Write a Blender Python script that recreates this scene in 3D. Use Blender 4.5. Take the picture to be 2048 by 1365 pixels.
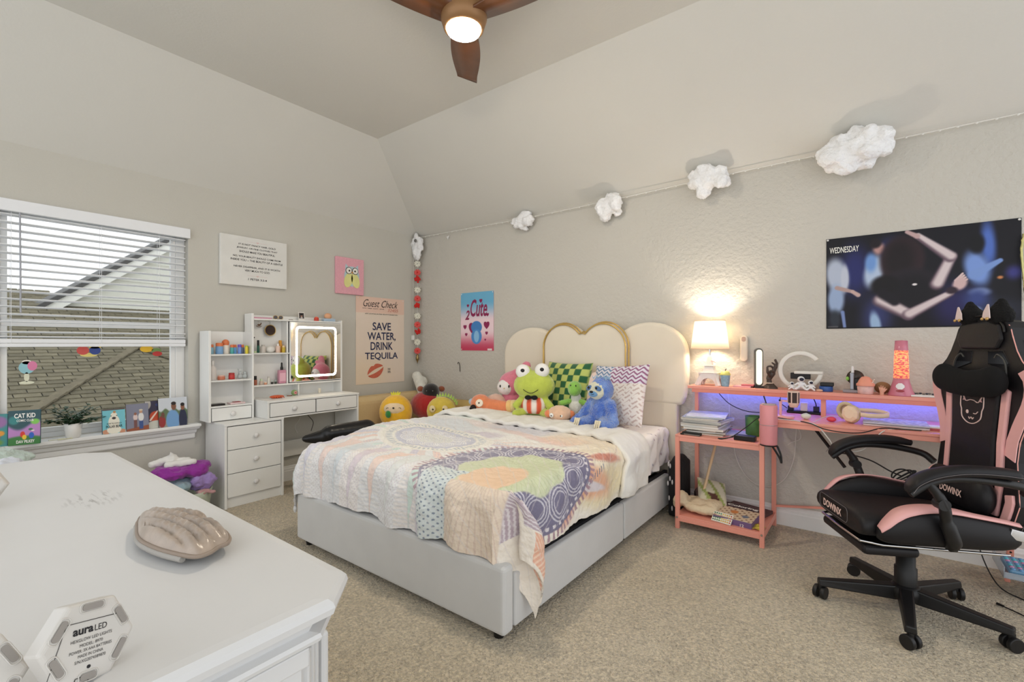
import bpy, bmesh, math, random
import numpy as np
from mathutils import Vector, Matrix, Euler
PI = math.pi
random.seed(7)
S = bpy.context.scene
COL = S.collection
for o in list(bpy.data.objects):
    bpy.data.objects.remove(o)

# ------------------------------------------------------------------ camera, world, lights, exposure
cd = bpy.data.cameras.new('camera')
cam = bpy.data.objects.new('camera', cd); COL.objects.link(cam)
cd.sensor_fit = 'HORIZONTAL'; cd.sensor_width = 36.0; cd.lens = 36.0 * 936 / 2048
cd.shift_y = 5.5 / 2048
cd.clip_start = 0.02; cd.clip_end = 200
cam.location = (4.13, -3.62, 1.22)
cam.rotation_euler = (PI / 2, 0, math.radians(37.4))
S.camera = cam
S.view_settings.view_transform = 'Standard'
S.view_settings.look = 'None'
S.view_settings.gamma = 1.0
S.view_settings.use_curve_mapping = False
S.view_settings.exposure = 0.93
w = bpy.data.worlds.new('sky'); S.world = w; w.use_nodes = True
wn = w.node_tree; wn.nodes.clear()
wo = wn.nodes.new('ShaderNodeOutputWorld'); wb = wn.nodes.new('ShaderNodeBackground')
tc = wn.nodes.new('ShaderNodeTexCoord'); nz = wn.nodes.new('ShaderNodeTexNoise'); cr = wn.nodes.new('ShaderNodeValToRGB')
nz.inputs['Scale'].default_value = 3.0; nz.inputs['Detail'].default_value = 6
cr.color_ramp.elements[0].position = 0.35; cr.color_ramp.elements[0].color = (0.86, 0.93, 1.0, 1)
cr.color_ramp.elements[1].position = 0.6; cr.color_ramp.elements[1].color = (1.0, 1.0, 1.0, 1)
wn.links.new(tc.outputs['Generated'], nz.inputs['Vector']); wn.links.new(nz.outputs['Fac'], cr.inputs['Fac'])
wn.links.new(cr.outputs['Color'], wb.inputs['Color']); wb.inputs['Strength'].default_value = 0.82
wn.links.new(wb.outputs['Background'], wo.inputs['Surface'])

# strengths of the lamps the room has
FAN_GLOBE = 125.0      # emission strength of the ceiling fan's globe
LAMP_BULB = 6.0       # watts, bulb in the table lamp
MIRROR_LED = 9.0
STRIP_BLUE = 2.4

# ------------------------------------------------------------------ materials
def lin(c):
    return tuple(((v / 255) / 12.92 if v / 255 <= .04045 else ((v / 255 + .055) / 1.055) ** 2.4) for v in c)
_M = {}
def mat(name, rgb, rough=.6, metal=0, bump=None, var=.06, vscale=8, emit=0, ecol=None, trans=0, alpha=1, sheen=0, coat=0, attr=False, ior=1.45, spec=.5, voro=None):
    if name in _M: return _M[name]
    m = bpy.data.materials.new(name); m.use_nodes = True; _M[name] = m
    nt = m.node_tree; N = nt.nodes; L = nt.links
    b = N['Principled BSDF']
    c = lin(rgb)
    b.inputs['Roughness'].default_value = rough; b.inputs['Metallic'].default_value = metal
    b.inputs['IOR'].default_value = ior
    b.inputs['Specular IOR Level'].default_value = spec
    b.inputs['Transmission Weight'].default_value = trans
    b.inputs['Alpha'].default_value = alpha
    b.inputs['Sheen Weight'].default_value = sheen
    b.inputs['Coat Weight'].default_value = coat
    tcn = N.new('ShaderNodeTexCoord')
    ns = N.new('ShaderNodeTexNoise'); ns.inputs['Scale'].default_value = vscale; ns.inputs['Detail'].default_value = 5
    L.new(tcn.outputs['Object'], ns.inputs['Vector'])
    mx = N.new('ShaderNodeMix'); mx.data_type = 'RGBA'; mx.blend_type = 'MULTIPLY'
    rp = N.new('ShaderNodeValToRGB')
    rp.color_ramp.elements[0].position = .3; rp.color_ramp.elements[1].position = .7
    lo = 1 - var; hi = 1.0
    rp.color_ramp.elements[0].color = (lo, lo, lo, 1); rp.color_ramp.elements[1].color = (hi, hi, hi, 1)
    L.new(ns.outputs['Fac'], rp.inputs['Fac'])
    mx.inputs[0].default_value = 1.0
    L.new(rp.outputs['Color'], mx.inputs['B'])
    if attr:
        at = N.new('ShaderNodeAttribute'); at.attribute_name = 'Col'
        L.new(at.outputs['Color'], mx.inputs['A'])
    else:
        mx.inputs['A'].default_value = (*c, 1)
    L.new(mx.outputs['Result'], b.inputs['Base Color'])
    h = None
    if voro:
        vn = N.new('ShaderNodeTexVoronoi'); vn.inputs['Scale'].default_value = voro[0]
        L.new(tcn.outputs['Object'], vn.inputs['Vector'])
        bp0 = N.new('ShaderNodeBump'); bp0.inputs['Strength'].default_value = voro[1]; bp0.inputs['Distance'].default_value = voro[2]
        bp0.invert = True
        L.new(vn.outputs['Distance'], bp0.inputs['Height']); h = bp0
        L.new(bp0.outputs['Normal'], b.inputs['Normal'])
    if bump:
        bn = N.new('ShaderNodeTexNoise'); bn.inputs['Scale'].default_value = bump[0]; bn.inputs['Detail'].default_value = 4
        L.new(tcn.outputs['Object'], bn.inputs['Vector'])
        bp = N.new('ShaderNodeBump'); bp.inputs['Strength'].default_value = bump[1]; bp.inputs['Distance'].default_value = bump[2]
        L.new(bn.outputs['Fac'], bp.inputs['Height'])
        if h: L.new(h.outputs['Normal'], bp.inputs['Normal'])
        L.new(bp.outputs['Normal'], b.inputs['Normal'])
    if emit:
        b.inputs['Emission Strength'].default_value = emit
        if attr: L.new(mx.outputs['Result'], b.inputs['Emission Color'])
        else: b.inputs['Emission Color'].default_value = (*lin(ecol or rgb), 1)
    return m

# ------------------------------------------------------------------ objects
WM = {}
def loc_of(p):
    return WM.get(p.name, Matrix.Identity(4)) if p is not None else Matrix.Identity(4)
def thing(name, label, cat, loc=(0, 0, 0), rotz=0, group=None, kind=None):
    o = bpy.data.objects.new(name, None); COL.objects.link(o)
    o.empty_display_size = .05
    o.location = loc; o.rotation_euler = (0, 0, rotz)
    WM[o.name] = Matrix.Translation(loc) @ Matrix.Rotation(rotz, 4, 'Z')
    if label: o['label'] = label
    if cat: o['category'] = cat
    if group: o['group'] = group
    if kind: o['kind'] = kind
    return o
def tag(o, label=None, cat=None, group=None, kind=None):
    if label: o['label'] = label
    if cat: o['category'] = cat
    if group: o['group'] = group
    if kind: o['kind'] = kind
    return o
def plabel(o, label):
    o['label'] = label; return o

class MB:
    """collects geometry (world coordinates unless built with world=False)"""
    def __init__(s): s.v = []; s.f = []; s.c = []; s.sm = []; s.cur = None
    def add(s, vs, fs, smooth=False):
        n = len(s.v); s.v += [tuple(v) for v in vs]
        for f in fs: s.f.append(tuple(i + n for i in f)); s.sm.append(smooth)
        if s.cur is not None: s.c += [s.cur] * len(vs)
        return s
    def box(s, x0, x1, y0, y1, z0, z1):
        return s.add([(x0, y0, z0), (x1, y0, z0), (x1, y1, z0), (x0, y1, z0), (x0, y0, z1), (x1, y0, z1), (x1, y1, z1), (x0, y1, z1)],
              [(0, 3, 2, 1), (4, 5, 6, 7), (0, 1, 5, 4), (1, 2, 6, 5), (2, 3, 7, 6), (3, 0, 4, 7)])
    def obox(s, c, ax, ay, az, hx, hy, hz):
        c = Vector(c); ax, ay, az = Vector(ax).normalized(), Vector(ay).normalized(), Vector(az).normalized()
        vs = [c + ax * hx * i + ay * hy * j + az * hz * k for k in (-1, 1) for (i, j) in ((-1, -1), (1, -1), (1, 1), (-1, 1))]
        return s.add(vs, [(0, 3, 2, 1), (4, 5, 6, 7), (0, 1, 5, 4), (1, 2, 6, 5), (2, 3, 7, 6), (3, 0, 4, 7)])
    def bar(s, p, q, wx, wz, up=(0, 0, 1)):
        p, q = Vector(p), Vector(q); d = (q - p); L = d.length; d.normalize(); up = Vector(up)
        if abs(d.dot(up)) > .99: up = Vector((1, 0, 0))
        a = d.cross(up).normalized(); b = a.cross(d).normalized()
        return s.obox((p + q) / 2, a, d, b, wx / 2, L / 2, wz / 2)
    def cyl(s, p, q, r0, r1=None, n=20, caps=True, smooth=True):
        r1 = r0 if r1 is None else r1
        p, q = Vector(p), Vector(q); d = (q - p).normalized()
        u = Vector((0, 0, 1)) if abs(d.z) < .9 else Vector((1, 0, 0))
        a = d.cross(u).normalized(); b = d.cross(a)
        vs = []
        for c, r in ((p, r0), (q, r1)):
            vs += [c + (a * math.cos(t) + b * math.sin(t)) * r for t in [2 * PI * i / n for i in range(n)]]
        s.add(vs, [(i, (i + 1) % n, n + (i + 1) % n, n + i) for i in range(n)], smooth)
        if caps:
            s.add(vs[:n], [tuple(reversed(range(n)))]); s.add(vs[n:], [tuple(range(n))])
        return s
    def lathe(s, prof, c=(0, 0, 0), n=28, axis='z', smooth=True, sx=1, sy=1):
        c = Vector(c); vs = []
        for (r, z) in prof:
            for i in range(n):
                t = 2 * PI * i / n; x, y = r * math.cos(t) * sx, r * math.sin(t) * sy
                if axis == 'z': vs.append(c + Vector((x, y, z)))
                elif axis == 'x': vs.append(c + Vector((z, x, y)))
                else: vs.append(c + Vector((y, z, x)))
        fs = []
        for j in range(len(prof) - 1):
            for i in range(n):
                k = (i + 1) % n
                fs.append((j * n + i, j * n + k, (j + 1) * n + k, (j + 1) * n + i))
        s.add(vs, fs, smooth)
        if prof[0][0] > 1e-5: s.add(vs[:n], [tuple(reversed(range(n)))])
        if prof[-1][0] > 1e-5: s.add(vs[-n:], [tuple(range(n))])
        return s
    def ball(s, c, r, n=16, m=10, rot=None, rz=None):
        if not hasattr(r, '__len__'): r = (r, r, r)
        R = rot or Matrix.Identity(3)
        if rz is not None: R = Matrix.Rotation(rz, 3, 'Z')
        c = Vector(c); vs = [c + R @ Vector((0, 0, -r[2]))]
        for j in range(1, m):
            ph = -PI / 2 + PI * j / m
            for i in range(n):
                t = 2 * PI * i / n
                vs.append(c + R @ Vector((r[0] * math.cos(ph) * math.cos(t), r[1] * math.cos(ph) * math.sin(t), r[2] * math.sin(ph))))
        vs.append(c + R @ Vector((0, 0, r[2])))
        fs = [(0, 1 + (i + 1) % n, 1 + i) for i in range(n)]
        for j in range(m - 2):
            for i in range(n):
                a = 1 + j * n + i; b = 1 + j * n + (i + 1) % n
                fs.append((a, b, b + n, a + n))
        e = len(vs) - 1
        fs += [(e, 1 + (m - 2) * n + i, 1 + (m - 2) * n + (i + 1) % n) for i in range(n)]
        return s.add(vs, fs, True)
    def cap(s, p, q, r0, r1=None, k=6):
        r1 = r0 if r1 is None else r1; p, q = Vector(p), Vector(q)
        for i in range(k + 1):
            t = i / k; s.ball(p.lerp(q, t), r0 + (r1 - r0) * t, 14, 8)
        return s
    def prism(s, pts, o, U, V, W, th, smooth=False):
        """outline pts (u,v) extruded th along W from origin o"""
        o, U, V, W = Vector(o), Vector(U), Vector(V), Vector(W); n = len(pts)
        a = [o + U * u + V * v for u, v in pts]; b = [p + W * th for p in a]
        s.add(a + b, [tuple(range(n)), tuple(reversed(range(n, 2 * n)))])
        s.add(a + b, [(i, i + n, (i + 1) % n + n, (i + 1) % n) for i in range(n)], smooth)
        return s
    def tube(s, pts, r, n=8, closed=False, smooth=True):
        pts = [Vector(p) for p in pts]; m = len(pts); vs = []; prev = None
        for i, p in enumerate(pts):
            a = pts[(i - 1) % m] if (closed or i > 0) else p; b = pts[(i + 1) % m] if (closed or i < m - 1) else p
            d = (b - a).normalized()
            if prev is None:
                u = Vector((0, 0, 1)) if abs(d.z) < .9 else Vector((1, 0, 0))
                x = d.cross(u).normalized()
            else:
                x = (prev - d * prev.dot(d))
                x = x.normalized() if x.length > 1e-6 else prev
            prev = x; y = d.cross(x)
            rr = r[i] if hasattr(r, '__len__') else r
            vs += [p + (x * math.cos(2 * PI * k / n) + y * math.sin(2 * PI * k / n)) * rr for k in range(n)]
        fs = []
        for i in range(m if closed else m - 1):
            j = (i + 1) % m
            fs += [(i * n + k, i * n + (k + 1) % n, j * n + (k + 1) % n, j * n + k) for k in range(n)]
        s.add(vs, fs, smooth)
        if not closed:
            s.add(vs[:n], [tuple(reversed(range(n)))]); s.add(vs[-n:], [tuple(range(n))])
        return s
    def build(s, name, m=None, parent=None, world=True, bevel=0, seg=2, sub=0, remesh=0, smooth_it=0, disp=None, kind=None, origin=None, weld=False, solid=0):
        me = bpy.data.meshes.new(name)
        M = loc_of(parent)
        if parent is None and world:
            if origin is None:
                A = np.array(s.v); lo, hi = A.min(0), A.max(0)
                origin = ((lo[0] + hi[0]) / 2, (lo[1] + hi[1]) / 2, lo[2])
            M = Matrix.Translation(origin)
        if world:
            A = np.array([tuple(v) for v in s.v]); Mi = np.array(M.inverted()); A = A @ Mi[:3, :3].T + Mi[:3, 3]
            me.from_pydata([tuple(map(float, v)) for v in A], [], s.f)
        else: me.from_pydata(s.v, [], s.f)
        me.polygons.foreach_set('use_smooth', s.sm if not (remesh or sub) else [True] * len(s.f))
        if s.c:
            ca = me.color_attributes.new('Col', 'FLOAT_COLOR', 'POINT')
            arr = np.ones((len(s.v), 4), np.float32); arr[:, :3] = np.array(s.c)
            ca.data.foreach_set('color', arr.ravel())
        me.update()
        o = bpy.data.objects.new(name, me); COL.objects.link(o)
        if m: me.materials.append(m)
        if parent is not None: o.parent = parent; WM[o.name] = M
        elif world: o.location = M.to_translation(); WM[o.name] = M
        if weld or bevel:
            wd = o.modifiers.new('weld', 'WELD'); wd.merge_threshold = 1e-5
        if bevel:
            b = o.modifiers.new('bevel', 'BEVEL'); b.width = bevel; b.segments = seg; b.limit_method = 'ANGLE'; b.angle_limit = .6
            b.use_clamp_overlap = True
        if remesh:
            r = o.modifiers.new('remesh', 'REMESH'); r.mode = 'VOXEL'; r.voxel_size = remesh; r.use_smooth_shade = True
        if smooth_it:
            k = o.modifiers.new('smooth', 'SMOOTH'); k.iterations = smooth_it; k.factor = .5
        if sub:
            k = o.modifiers.new('subd', 'SUBSURF'); k.levels = sub; k.render_levels = sub
        if solid:
            k = o.modifiers.new('solid', 'SOLIDIFY'); k.thickness = solid; k.offset = 0
        if disp:
            t = bpy.data.textures.new(name + '_relief', 'CLOUDS'); t.noise_scale = disp[0]; t.noise_depth = 3
            k = o.modifiers.new('relief', 'DISPLACE'); k.texture = t; k.strength = disp[1]; k.mid_level = .5; k.texture_coords = 'LOCAL'
        if kind: o['kind'] = kind
        return o

def bx(name, m, parent, x0, x1, y0, y1, z0, z1, bevel=.003, **k):
    return MB().box(x0, x1, y0, y1, z0, z1).build(name, m, parent, bevel=bevel, **k)

AX = {'A': (Vector((0, 1, 0)), Vector((0, 0, 1)), Vector((1, 0, 0))),      # on the window wall: right = +y, out = +x
      'B': (Vector((1, 0, 0)), Vector((0, 0, 1)), Vector((0, -1, 0)))}     # on the bed wall: right = +x, out = -y

def text(s, o, U, V, w, h, m, parent, shear=0, bold=0, name='lettering', lift=.0006, align='c', spacing=1.0, warp=None):
    """text fitted into a w x h box whose lower left corner is o, raised slightly off its surface"""
    cu = bpy.data.curves.new('t', 'FONT'); cu.body = s; cu.size = 1; cu.shear = shear; cu.offset = bold; cu.resolution_u = 3
    cu.space_character = spacing; cu.space_line = .95
    cu.align_x = 'CENTER' if align == 'c' else 'LEFT'
    ob = bpy.data.objects.new('t', cu)
    me = bpy.data.meshes.new_from_object(ob)
    bpy.data.objects.remove(ob)
    n = len(me.vertices); A = np.zeros(n * 3); me.vertices.foreach_get('co', A); A = A.reshape(-1, 3)
    if n == 0: return None
    lo, hi = A.min(0), A.max(0)
    X = (A[:, 0] - lo[0]) / max(hi[0] - lo[0], 1e-6) * w; Y = (A[:, 1] - lo[1]) / max(hi[1] - lo[1], 1e-6) * h
    if warp: X, Y = warp(X, Y)
    o, U, V = Vector(o), Vector(U), Vector(V); W = U.cross(V).normalized()
    P = np.outer(X, U) + np.outer(Y, V) + np.array(o + W * lift)
    mb = MB(); mb.v = [tuple(p) for p in P]; mb.f = [tuple(p.vertices) for p in me.polygons]; mb.sm = [False] * len(mb.f)
    bpy.data.meshes.remove(me)
    return mb.build(name, m, parent)

def art(name, o, U, V, w, h, nx, ny, fn, parent, m=None, th=.0015, curve=None, lab=None):
    """a flat printed sheet: a fine grid coloured by fn(u, v) -> sRGB 0..1, with a thin body behind"""
    U, V, o = Vector(U), Vector(V), Vector(o); W = U.cross(V).normalized()
    u, v = np.meshgrid(np.linspace(0, 1, nx), np.linspace(0, 1, ny))
    c = np.clip(fn(u, v), 0, 1)
    c = np.where(c <= .04045, c / 12.92, ((c + .055) / 1.055) ** 2.4)
    P = np.array(o)[None, None, :] + u[..., None] * w * np.array(U) + v[..., None] * h * np.array(V) + th * np.array(W)
    if curve is not None: P = P + curve(u, v)[..., None] * np.array(W)
    mb = MB(); mb.v = [tuple(p) for p in P.reshape(-1, 3)]
    mb.c = [tuple(p) for p in c.reshape(-1, 3)]
    mb.f = [(j * nx + i, j * nx + i + 1, (j + 1) * nx + i + 1, (j + 1) * nx + i) for j in range(ny - 1) for i in range(nx - 1)]
    mb.sm = [True] * len(mb.f)
    mb.cur = mb.c[0]
    if curve is None:
        e = o + W * th
        q = [e, e + U * w, e + U * w + V * h, e + V * h]
        r = [p - W * th for p in q]
        mb.add(q + r, [(0, 4, 5, 1), (1, 5, 6, 2), (2, 6, 7, 3), (3, 7, 4, 0), (4, 7, 6, 5)])
    o2 = mb.build(name, m or M_print, parent)
    return o2

def sm(a, b, x):
    t = np.clip((x - a) / (b - a), 0, 1); return t * t * (3 - 2 * t)
def C(r, g, b): return np.array([r, g, b]) / 255.
class Pic:
    """soft shapes composed over a background for printed pictures; x, y in 0..aspect, 0..1"""
    def __init__(s, u, v, asp, bg):
        s.x = u * asp; s.y = v; s.c = np.zeros(u.shape + (3,)) + (bg if hasattr(bg, 'shape') else C(*bg))
    def mix(s, k, col):
        col = C(*col) if not hasattr(col, 'shape') else col
        s.c = s.c * (1 - k[..., None]) + col * k[..., None]; return s
    def ell(s, cx, cy, rx, ry, col, soft=.1, ang=0, op=1):
        ca, sa = math.cos(ang), math.sin(ang); dx, dy = s.x - cx, s.y - cy
        d = np.sqrt(((dx * ca + dy * sa) / rx) ** 2 + ((-dx * sa + dy * ca) / ry) ** 2)
        return s.mix((1 - sm(1 - soft, 1 + soft, d)) * op, col)
    def seg(s, x0, y0, x1, y1, r0, r1, col, soft=.25, op=1):
        dx, dy = x1 - x0, y1 - y0; t = np.clip(((s.x - x0) * dx + (s.y - y0) * dy) / (dx * dx + dy * dy), 0, 1)
        d = np.hypot(s.x - x0 - t * dx, s.y - y0 - t * dy) / (r0 + (r1 - r0) * t)
        return s.mix((1 - sm(1 - soft, 1 + soft, d)) * op, col)
    def rect(s, x0, x1, y0, y1, col, soft=.003, op=1):
        k = sm(x0 - soft, x0 + soft, s.x) * (1 - sm(x1 - soft, x1 + soft, s.x)) * sm(y0 - soft, y0 + soft, s.y) * (1 - sm(y1 - soft, y1 + soft, s.y))
        return s.mix(k * op, col)
    def heart(s, cx, cy, r, col, soft=.08):
        X = (s.x - cx) / r; Y = (s.y - cy) / r + .15
        d = X ** 2 + (1.15 * Y - .75 * np.sqrt(np.abs(X))) ** 2
        return s.mix(1 - sm(1 - soft, 1 + soft, d), col)
def fbm(x, y, sc, seed=0, oct=4):
    r = np.random.RandomState(seed); o = np.zeros_like(x); a = 1; tot = 0
    for k in range(oct):
        for j in range(3):
            th = r.rand() * 2 * PI; ph = r.rand() * 2 * PI; f = sc * (2 ** k) * (0.8 + .5 * r.rand())
            o = o + a * np.sin((x * math.cos(th) + y * math.sin(th)) * f + ph + 1.3 * np.sin((x * math.sin(th) - y * math.cos(th)) * f * .7 + ph * 2))
            tot += a
        a *= .55
    return o / tot

def arch(cx, z0, w, z1, ry=None, n=20):
    """outline (x, z): straight sides then an elliptic top"""
    r = w / 2; ry = ry or r
    return [(cx - r, z0), (cx + r, z0)] + [(cx + r * math.cos(t), z1 - ry + ry * math.sin(t)) for t in [PI * i / n for i in range(n + 1)]]
def rrect(x0, x1, z0, z1, r, n=5):
    p = []
    for cx, cz, a in ((x1 - r, z0 + r, -PI / 2), (x1 - r, z1 - r, 0), (x0 + r, z1 - r, PI / 2), (x0 + r, z0 + r, PI)):
        p += [(cx + r * math.cos(a + PI / 2 * i / n), cz + r * math.sin(a + PI / 2 * i / n)) for i in range(n + 1)]
    return p
def spline(pts, k=8):
    P = [Vector(p) for p in pts]; P = [P[0] * 2 - P[1]] + P + [P[-1] * 2 - P[-2]]; out = []
    for i in range(1, len(P) - 2):
        for j in range(k):
            t = j / k; a, b, c, d = P[i - 1], P[i], P[i + 1], P[i + 2]
            out.append(.5 * ((2 * b) + (c - a) * t + (2 * a - 5 * b + 4 * c - d) * t * t + (3 * b - 3 * c + d - a) * t ** 3))
    out.append(P[-2]); return out
def cord(name, pts, r, m, label=None, parent=None, k=8, cat='cord', group=None):
    o = MB().tube(spline(pts, k), r, 6).build(name, m, parent)
    if label: tag(o, label, cat, group)
    return o

# common materials
M_print = mat('print', (255, 255, 255), .55, attr=True, var=.02)
M_poster = mat('poster_print', (255, 255, 255), .45, attr=True, var=.02, spec=.35)
M_wall = mat('wall_paint', (199, 196, 187), .85, bump=(90, .35, .004), var=.03, vscale=2)
M_wallB = mat('wall_paint_textured', (199, 195, 186), .8, bump=(42, .8, .009), var=.03, vscale=2)
M_ceil = mat('ceiling_paint', (212, 210, 203), .9, bump=(70, .3, .003), var=.02, vscale=2)
M_white = mat('white_trim', (232, 232, 230), .45, var=.02)
M_vanity = mat('white_laminate', (236, 236, 233), .35, var=.02)
M_blind = mat('blind_slat', (235, 237, 240), .5, var=.02)
M_pink = mat('pink_metal', (236, 158, 140), .45, var=.04)
M_black = mat('black_plastic', (20, 19, 20), .4, var=.1)
M_cordb = mat('black_rubber', (28, 27, 28), .5)
M_cordw = mat('white_rubber', (225, 222, 215), .5)
M_ink = mat('ink', (35, 33, 36), .7)
M_glassy = mat('clear_glass', (245, 248, 248), .05, trans=1, var=0, ior=1.1)
M_chrome = mat('chrome', (210, 210, 212), .15, 1, var=.02)
# ------------------------------------------------------------------ room shell
X1, Y0 = 6.2, -5.2          # far ends of the built room
def struct(name, mb, m, bevel=0, **k):
    o = mb.build(name, m, bevel=bevel, **k); o['kind'] = 'structure'; return o
# carpet
mc = mat('carpet', (240, 224, 195), 1.0, bump=(105, 1.0, .020), var=.50, vscale=95, sheen=.4, voro=(90, .5, .010), spec=.1)
nt = mc.node_tree; N = nt.nodes; L = nt.links
b_ = N['Principled BSDF']; src = b_.inputs['Base Color'].links[0].from_socket
n2 = N.new('ShaderNodeTexNoise'); n2.inputs['Scale'].default_value = 1.6; n2.inputs['Detail'].default_value = 3
tcn = N.new('ShaderNodeTexCoord'); L.new(tcn.outputs['Object'], n2.inputs['Vector'])
r2 = N.new('ShaderNodeValToRGB'); r2.color_ramp.elements[0].position = .3; r2.color_ramp.elements[1].position = .6
r2.color_ramp.elements[0].color = (.90, .87, .81, 1); r2.color_ramp.elements[1].color = (1, 1, 1, 1)
L.new(n2.outputs['Fac'], r2.inputs['Fac'])
mm = N.new('ShaderNodeMix'); mm.data_type = 'RGBA'; mm.blend_type = 'MULTIPLY'; mm.inputs[0].default_value = .8
L.new(src, mm.inputs['A']); L.new(r2.outputs['Color'], mm.inputs['B']); L.new(mm.outputs['Result'], b_.inputs['Base Color'])
struct('floor', MB().box(-.1, X1, Y0, .1, -.1, 0), mc)
# window wall with its opening
WY0, WY1, WZ0, WZ1 = -4.35, -2.285, .615, 2.075
mb = MB()
mb.box(-.14, 0, WY1, .14, 0, 2.44).box(-.14, 0, Y0, WY0, 0, 2.44).box(-.14, 0, WY0, WY1, 0, WZ0 - .02).box(-.14, 0, WY0, WY1, WZ1, 2.44)
struct('wall_left', mb, M_wall)
struct('wall_back', MB().box(0, X1, 0, .12, 0, 2.44), M_wallB)
# ceiling: two slopes rising to a flat field
A, B, Z0, Z1 = .64, -1.03, 2.44, 3.05
v = [(0, 0, Z0), (A, B, Z1), (A, Y0, Z1), (0, Y0, Z0), (X1, 0, Z0), (X1, B, Z1), (X1, Y0, Z1)]
v2 = [(x, y, z + .1) for x, y, z in v]
mb = MB(); f = [(0, 1, 2, 3), (0, 4, 5, 1), (1, 5, 6, 2)]
mb.add(v, f); mb.add(v2, [tuple(reversed(q)) for q in f])
struct('ceiling', mb, M_ceil)
# baseboards with a stepped profile
def baseboard(name, p, q, n):
    mb = MB(); p, q, n = Vector(p), Vector(q), Vector(n)
    prof = [(0, 0), (.016, 0), (.016, .085), (.013, .09), (.013, .104), (.008, .112), (.006, .125), (0, .13)]
    a = [p + n * d + Vector((0, 0, h)) for d, h in prof]; b = [q + n * d + Vector((0, 0, h)) for d, h in prof]; k = len(prof)
    mb.add(a + b, [(i, i + 1, k + i + 1, k + i) for i in range(k - 1)] + [tuple(range(k)), tuple(reversed(range(k, 2 * k)))])
    struct(name, mb, M_white)
baseboard('baseboard_left', (0, Y0, 0), (0, -.016, 0), (1, 0, 0))
baseboard('baseboard_back', (0, 0, 0), (X1, 0, 0), (0, -1, 0))
# window: frame, mullion, two sashes, glass, stool
wi = thing('window_1', None, None, (0, -3.3, WZ0), kind='structure')
mf = M_white
for nm, a in (('frame_jamb', (-.12, -.07, -2.345, -2.285, WZ0, WZ1)), ('frame_jamb', (-.12, -.07, WY0, WY0 + .06, WZ0, WZ1)),
              ('mullion', (-.12, -.06, -3.36, -3.25, WZ0, WZ1)), ('frame_head', (-.12, -.07, WY0 + .06, -2.345, WZ1 - .05, WZ1)),
              ('frame_foot', (-.12, -.07, WY0 + .06, -2.345, WZ0, WZ0 + .035))):
    bx(nm, mf, wi, *a, bevel=.004)
for y0, y1 in ((-3.25, -2.345), (WY0 + .06, -3.36)):
    bx('meeting_rail', mf, wi, -.119, -.071, y0 + .002, y1 - .002, 1.33, 1.375, .003)
    bx('sash_rail', mf, wi, -.105, -.075, y0, y1, WZ0 + .035, WZ0 + .065, .003)
    bx('sash_stile', mf, wi, -.105, -.075, y1 - .03, y1, WZ0 + .065, WZ1 - .05, .003)
    bx('sash_stile', mf, wi, -.105, -.075, y0, y0 + .03, WZ0 + .065, WZ1 - .05, .003)
    g = bx('pane', M_glassy, wi, -.092, -.089, y0 + .025, y1 - .025, WZ0 + .06, 1.335, 0)
    g = bx('pane', M_glassy, wi, -.102, -.099, y0 + .025, y1 - .025, 1.37, WZ1 - .045, 0)
mb = MB(); mb.box(-.07, .085, WY0 - .06, -2.225, .585, .61)
bx('stool', mf, wi, -.07, .085, WY0 - .06, -2.222, .59, .614, .006)
mb = MB(); prof = [(0, .59), (.07, .59), (.062, .575), (.04, .565), (.034, .545), (.022, .535), (.02, .505), (.014, .497), (0, .497)]
a = [(x, WY0 - .04, z) for x, z in prof]; b = [(x, -2.255 + (x * .4), z) for x, z in prof]; k = len(prof)
mb.add(a + b, [(i, i + 1, k + i + 1, k + i) for i in range(k - 1)] + [tuple(range(k)), tuple(reversed(range(k, 2 * k)))])
mb.build('apron', mf, wi)
# outside: the neighbour's house seen through the glass
M_roof = mat('roof_shingle', (150, 136, 108), .95, attr=True, var=.25, vscale=12, bump=(60, .6, .01))
M_siding = mat('pale_siding', (214, 212, 200), .8, var=.04)
M_fascia = mat('fascia', (232, 230, 222), .6)
M_dark = mat('dark_trim', (80, 78, 76), .7)
nh = thing('neighbour_house', 'neighbouring house with tan shingle roof and pale gable seen through the window', 'house', (-5, -2, -1))
SL = .41
def roofz(x): return .36 + SL * (-1.6 - x)
def shingles(xa, xb, ya, yb, zf, parent, name='roof_shingle', sx=.085, sy=.20, seed=1):
    rr = random.Random(seed); mb = MB(); x = xa; row = 0
    while x > xb:
        y = ya + (row % 2) * sy / 2 + rr.random() * .05
        while y < yb:
            g = rr.choice([.82, .9, 1, 1.08, 1.16]) ; base = (.19 * g, .165 * g, .108 * g)
            mb.cur = base; wy = sy - .008
            z0 = zf(x); z1 = zf(x - sx - .03)
            mb.add([(x, y, z0 + .018), (x, y + wy, z0 + .018), (x - sx - .03, y + wy, z1 + .006), (x - sx - .03, y, z1 + .006),
                    (x, y, z0 - .01), (x, y + wy, z0 - .01)], [(0, 1, 2, 3), (0, 4, 5, 1)])
            y += sy
        x -= sx; row += 1
    return mb.build(name, M_roof, parent, kind='stuff')
shingles(-1.2, -5.0, -4.6, 1.4, roofz, nh)
mb = MB(); mb.add([(-1.2, -4.6, roofz(-1.2) - .02), (-1.2, 1.4, roofz(-1.2) - .02), (-5, 1.4, roofz(-5) - .02), (-5, -4.6, roofz(-5) - .02)], [(0, 1, 2, 3)])
mb.build('roof_deck', M_dark, nh, solid=.03)
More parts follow.
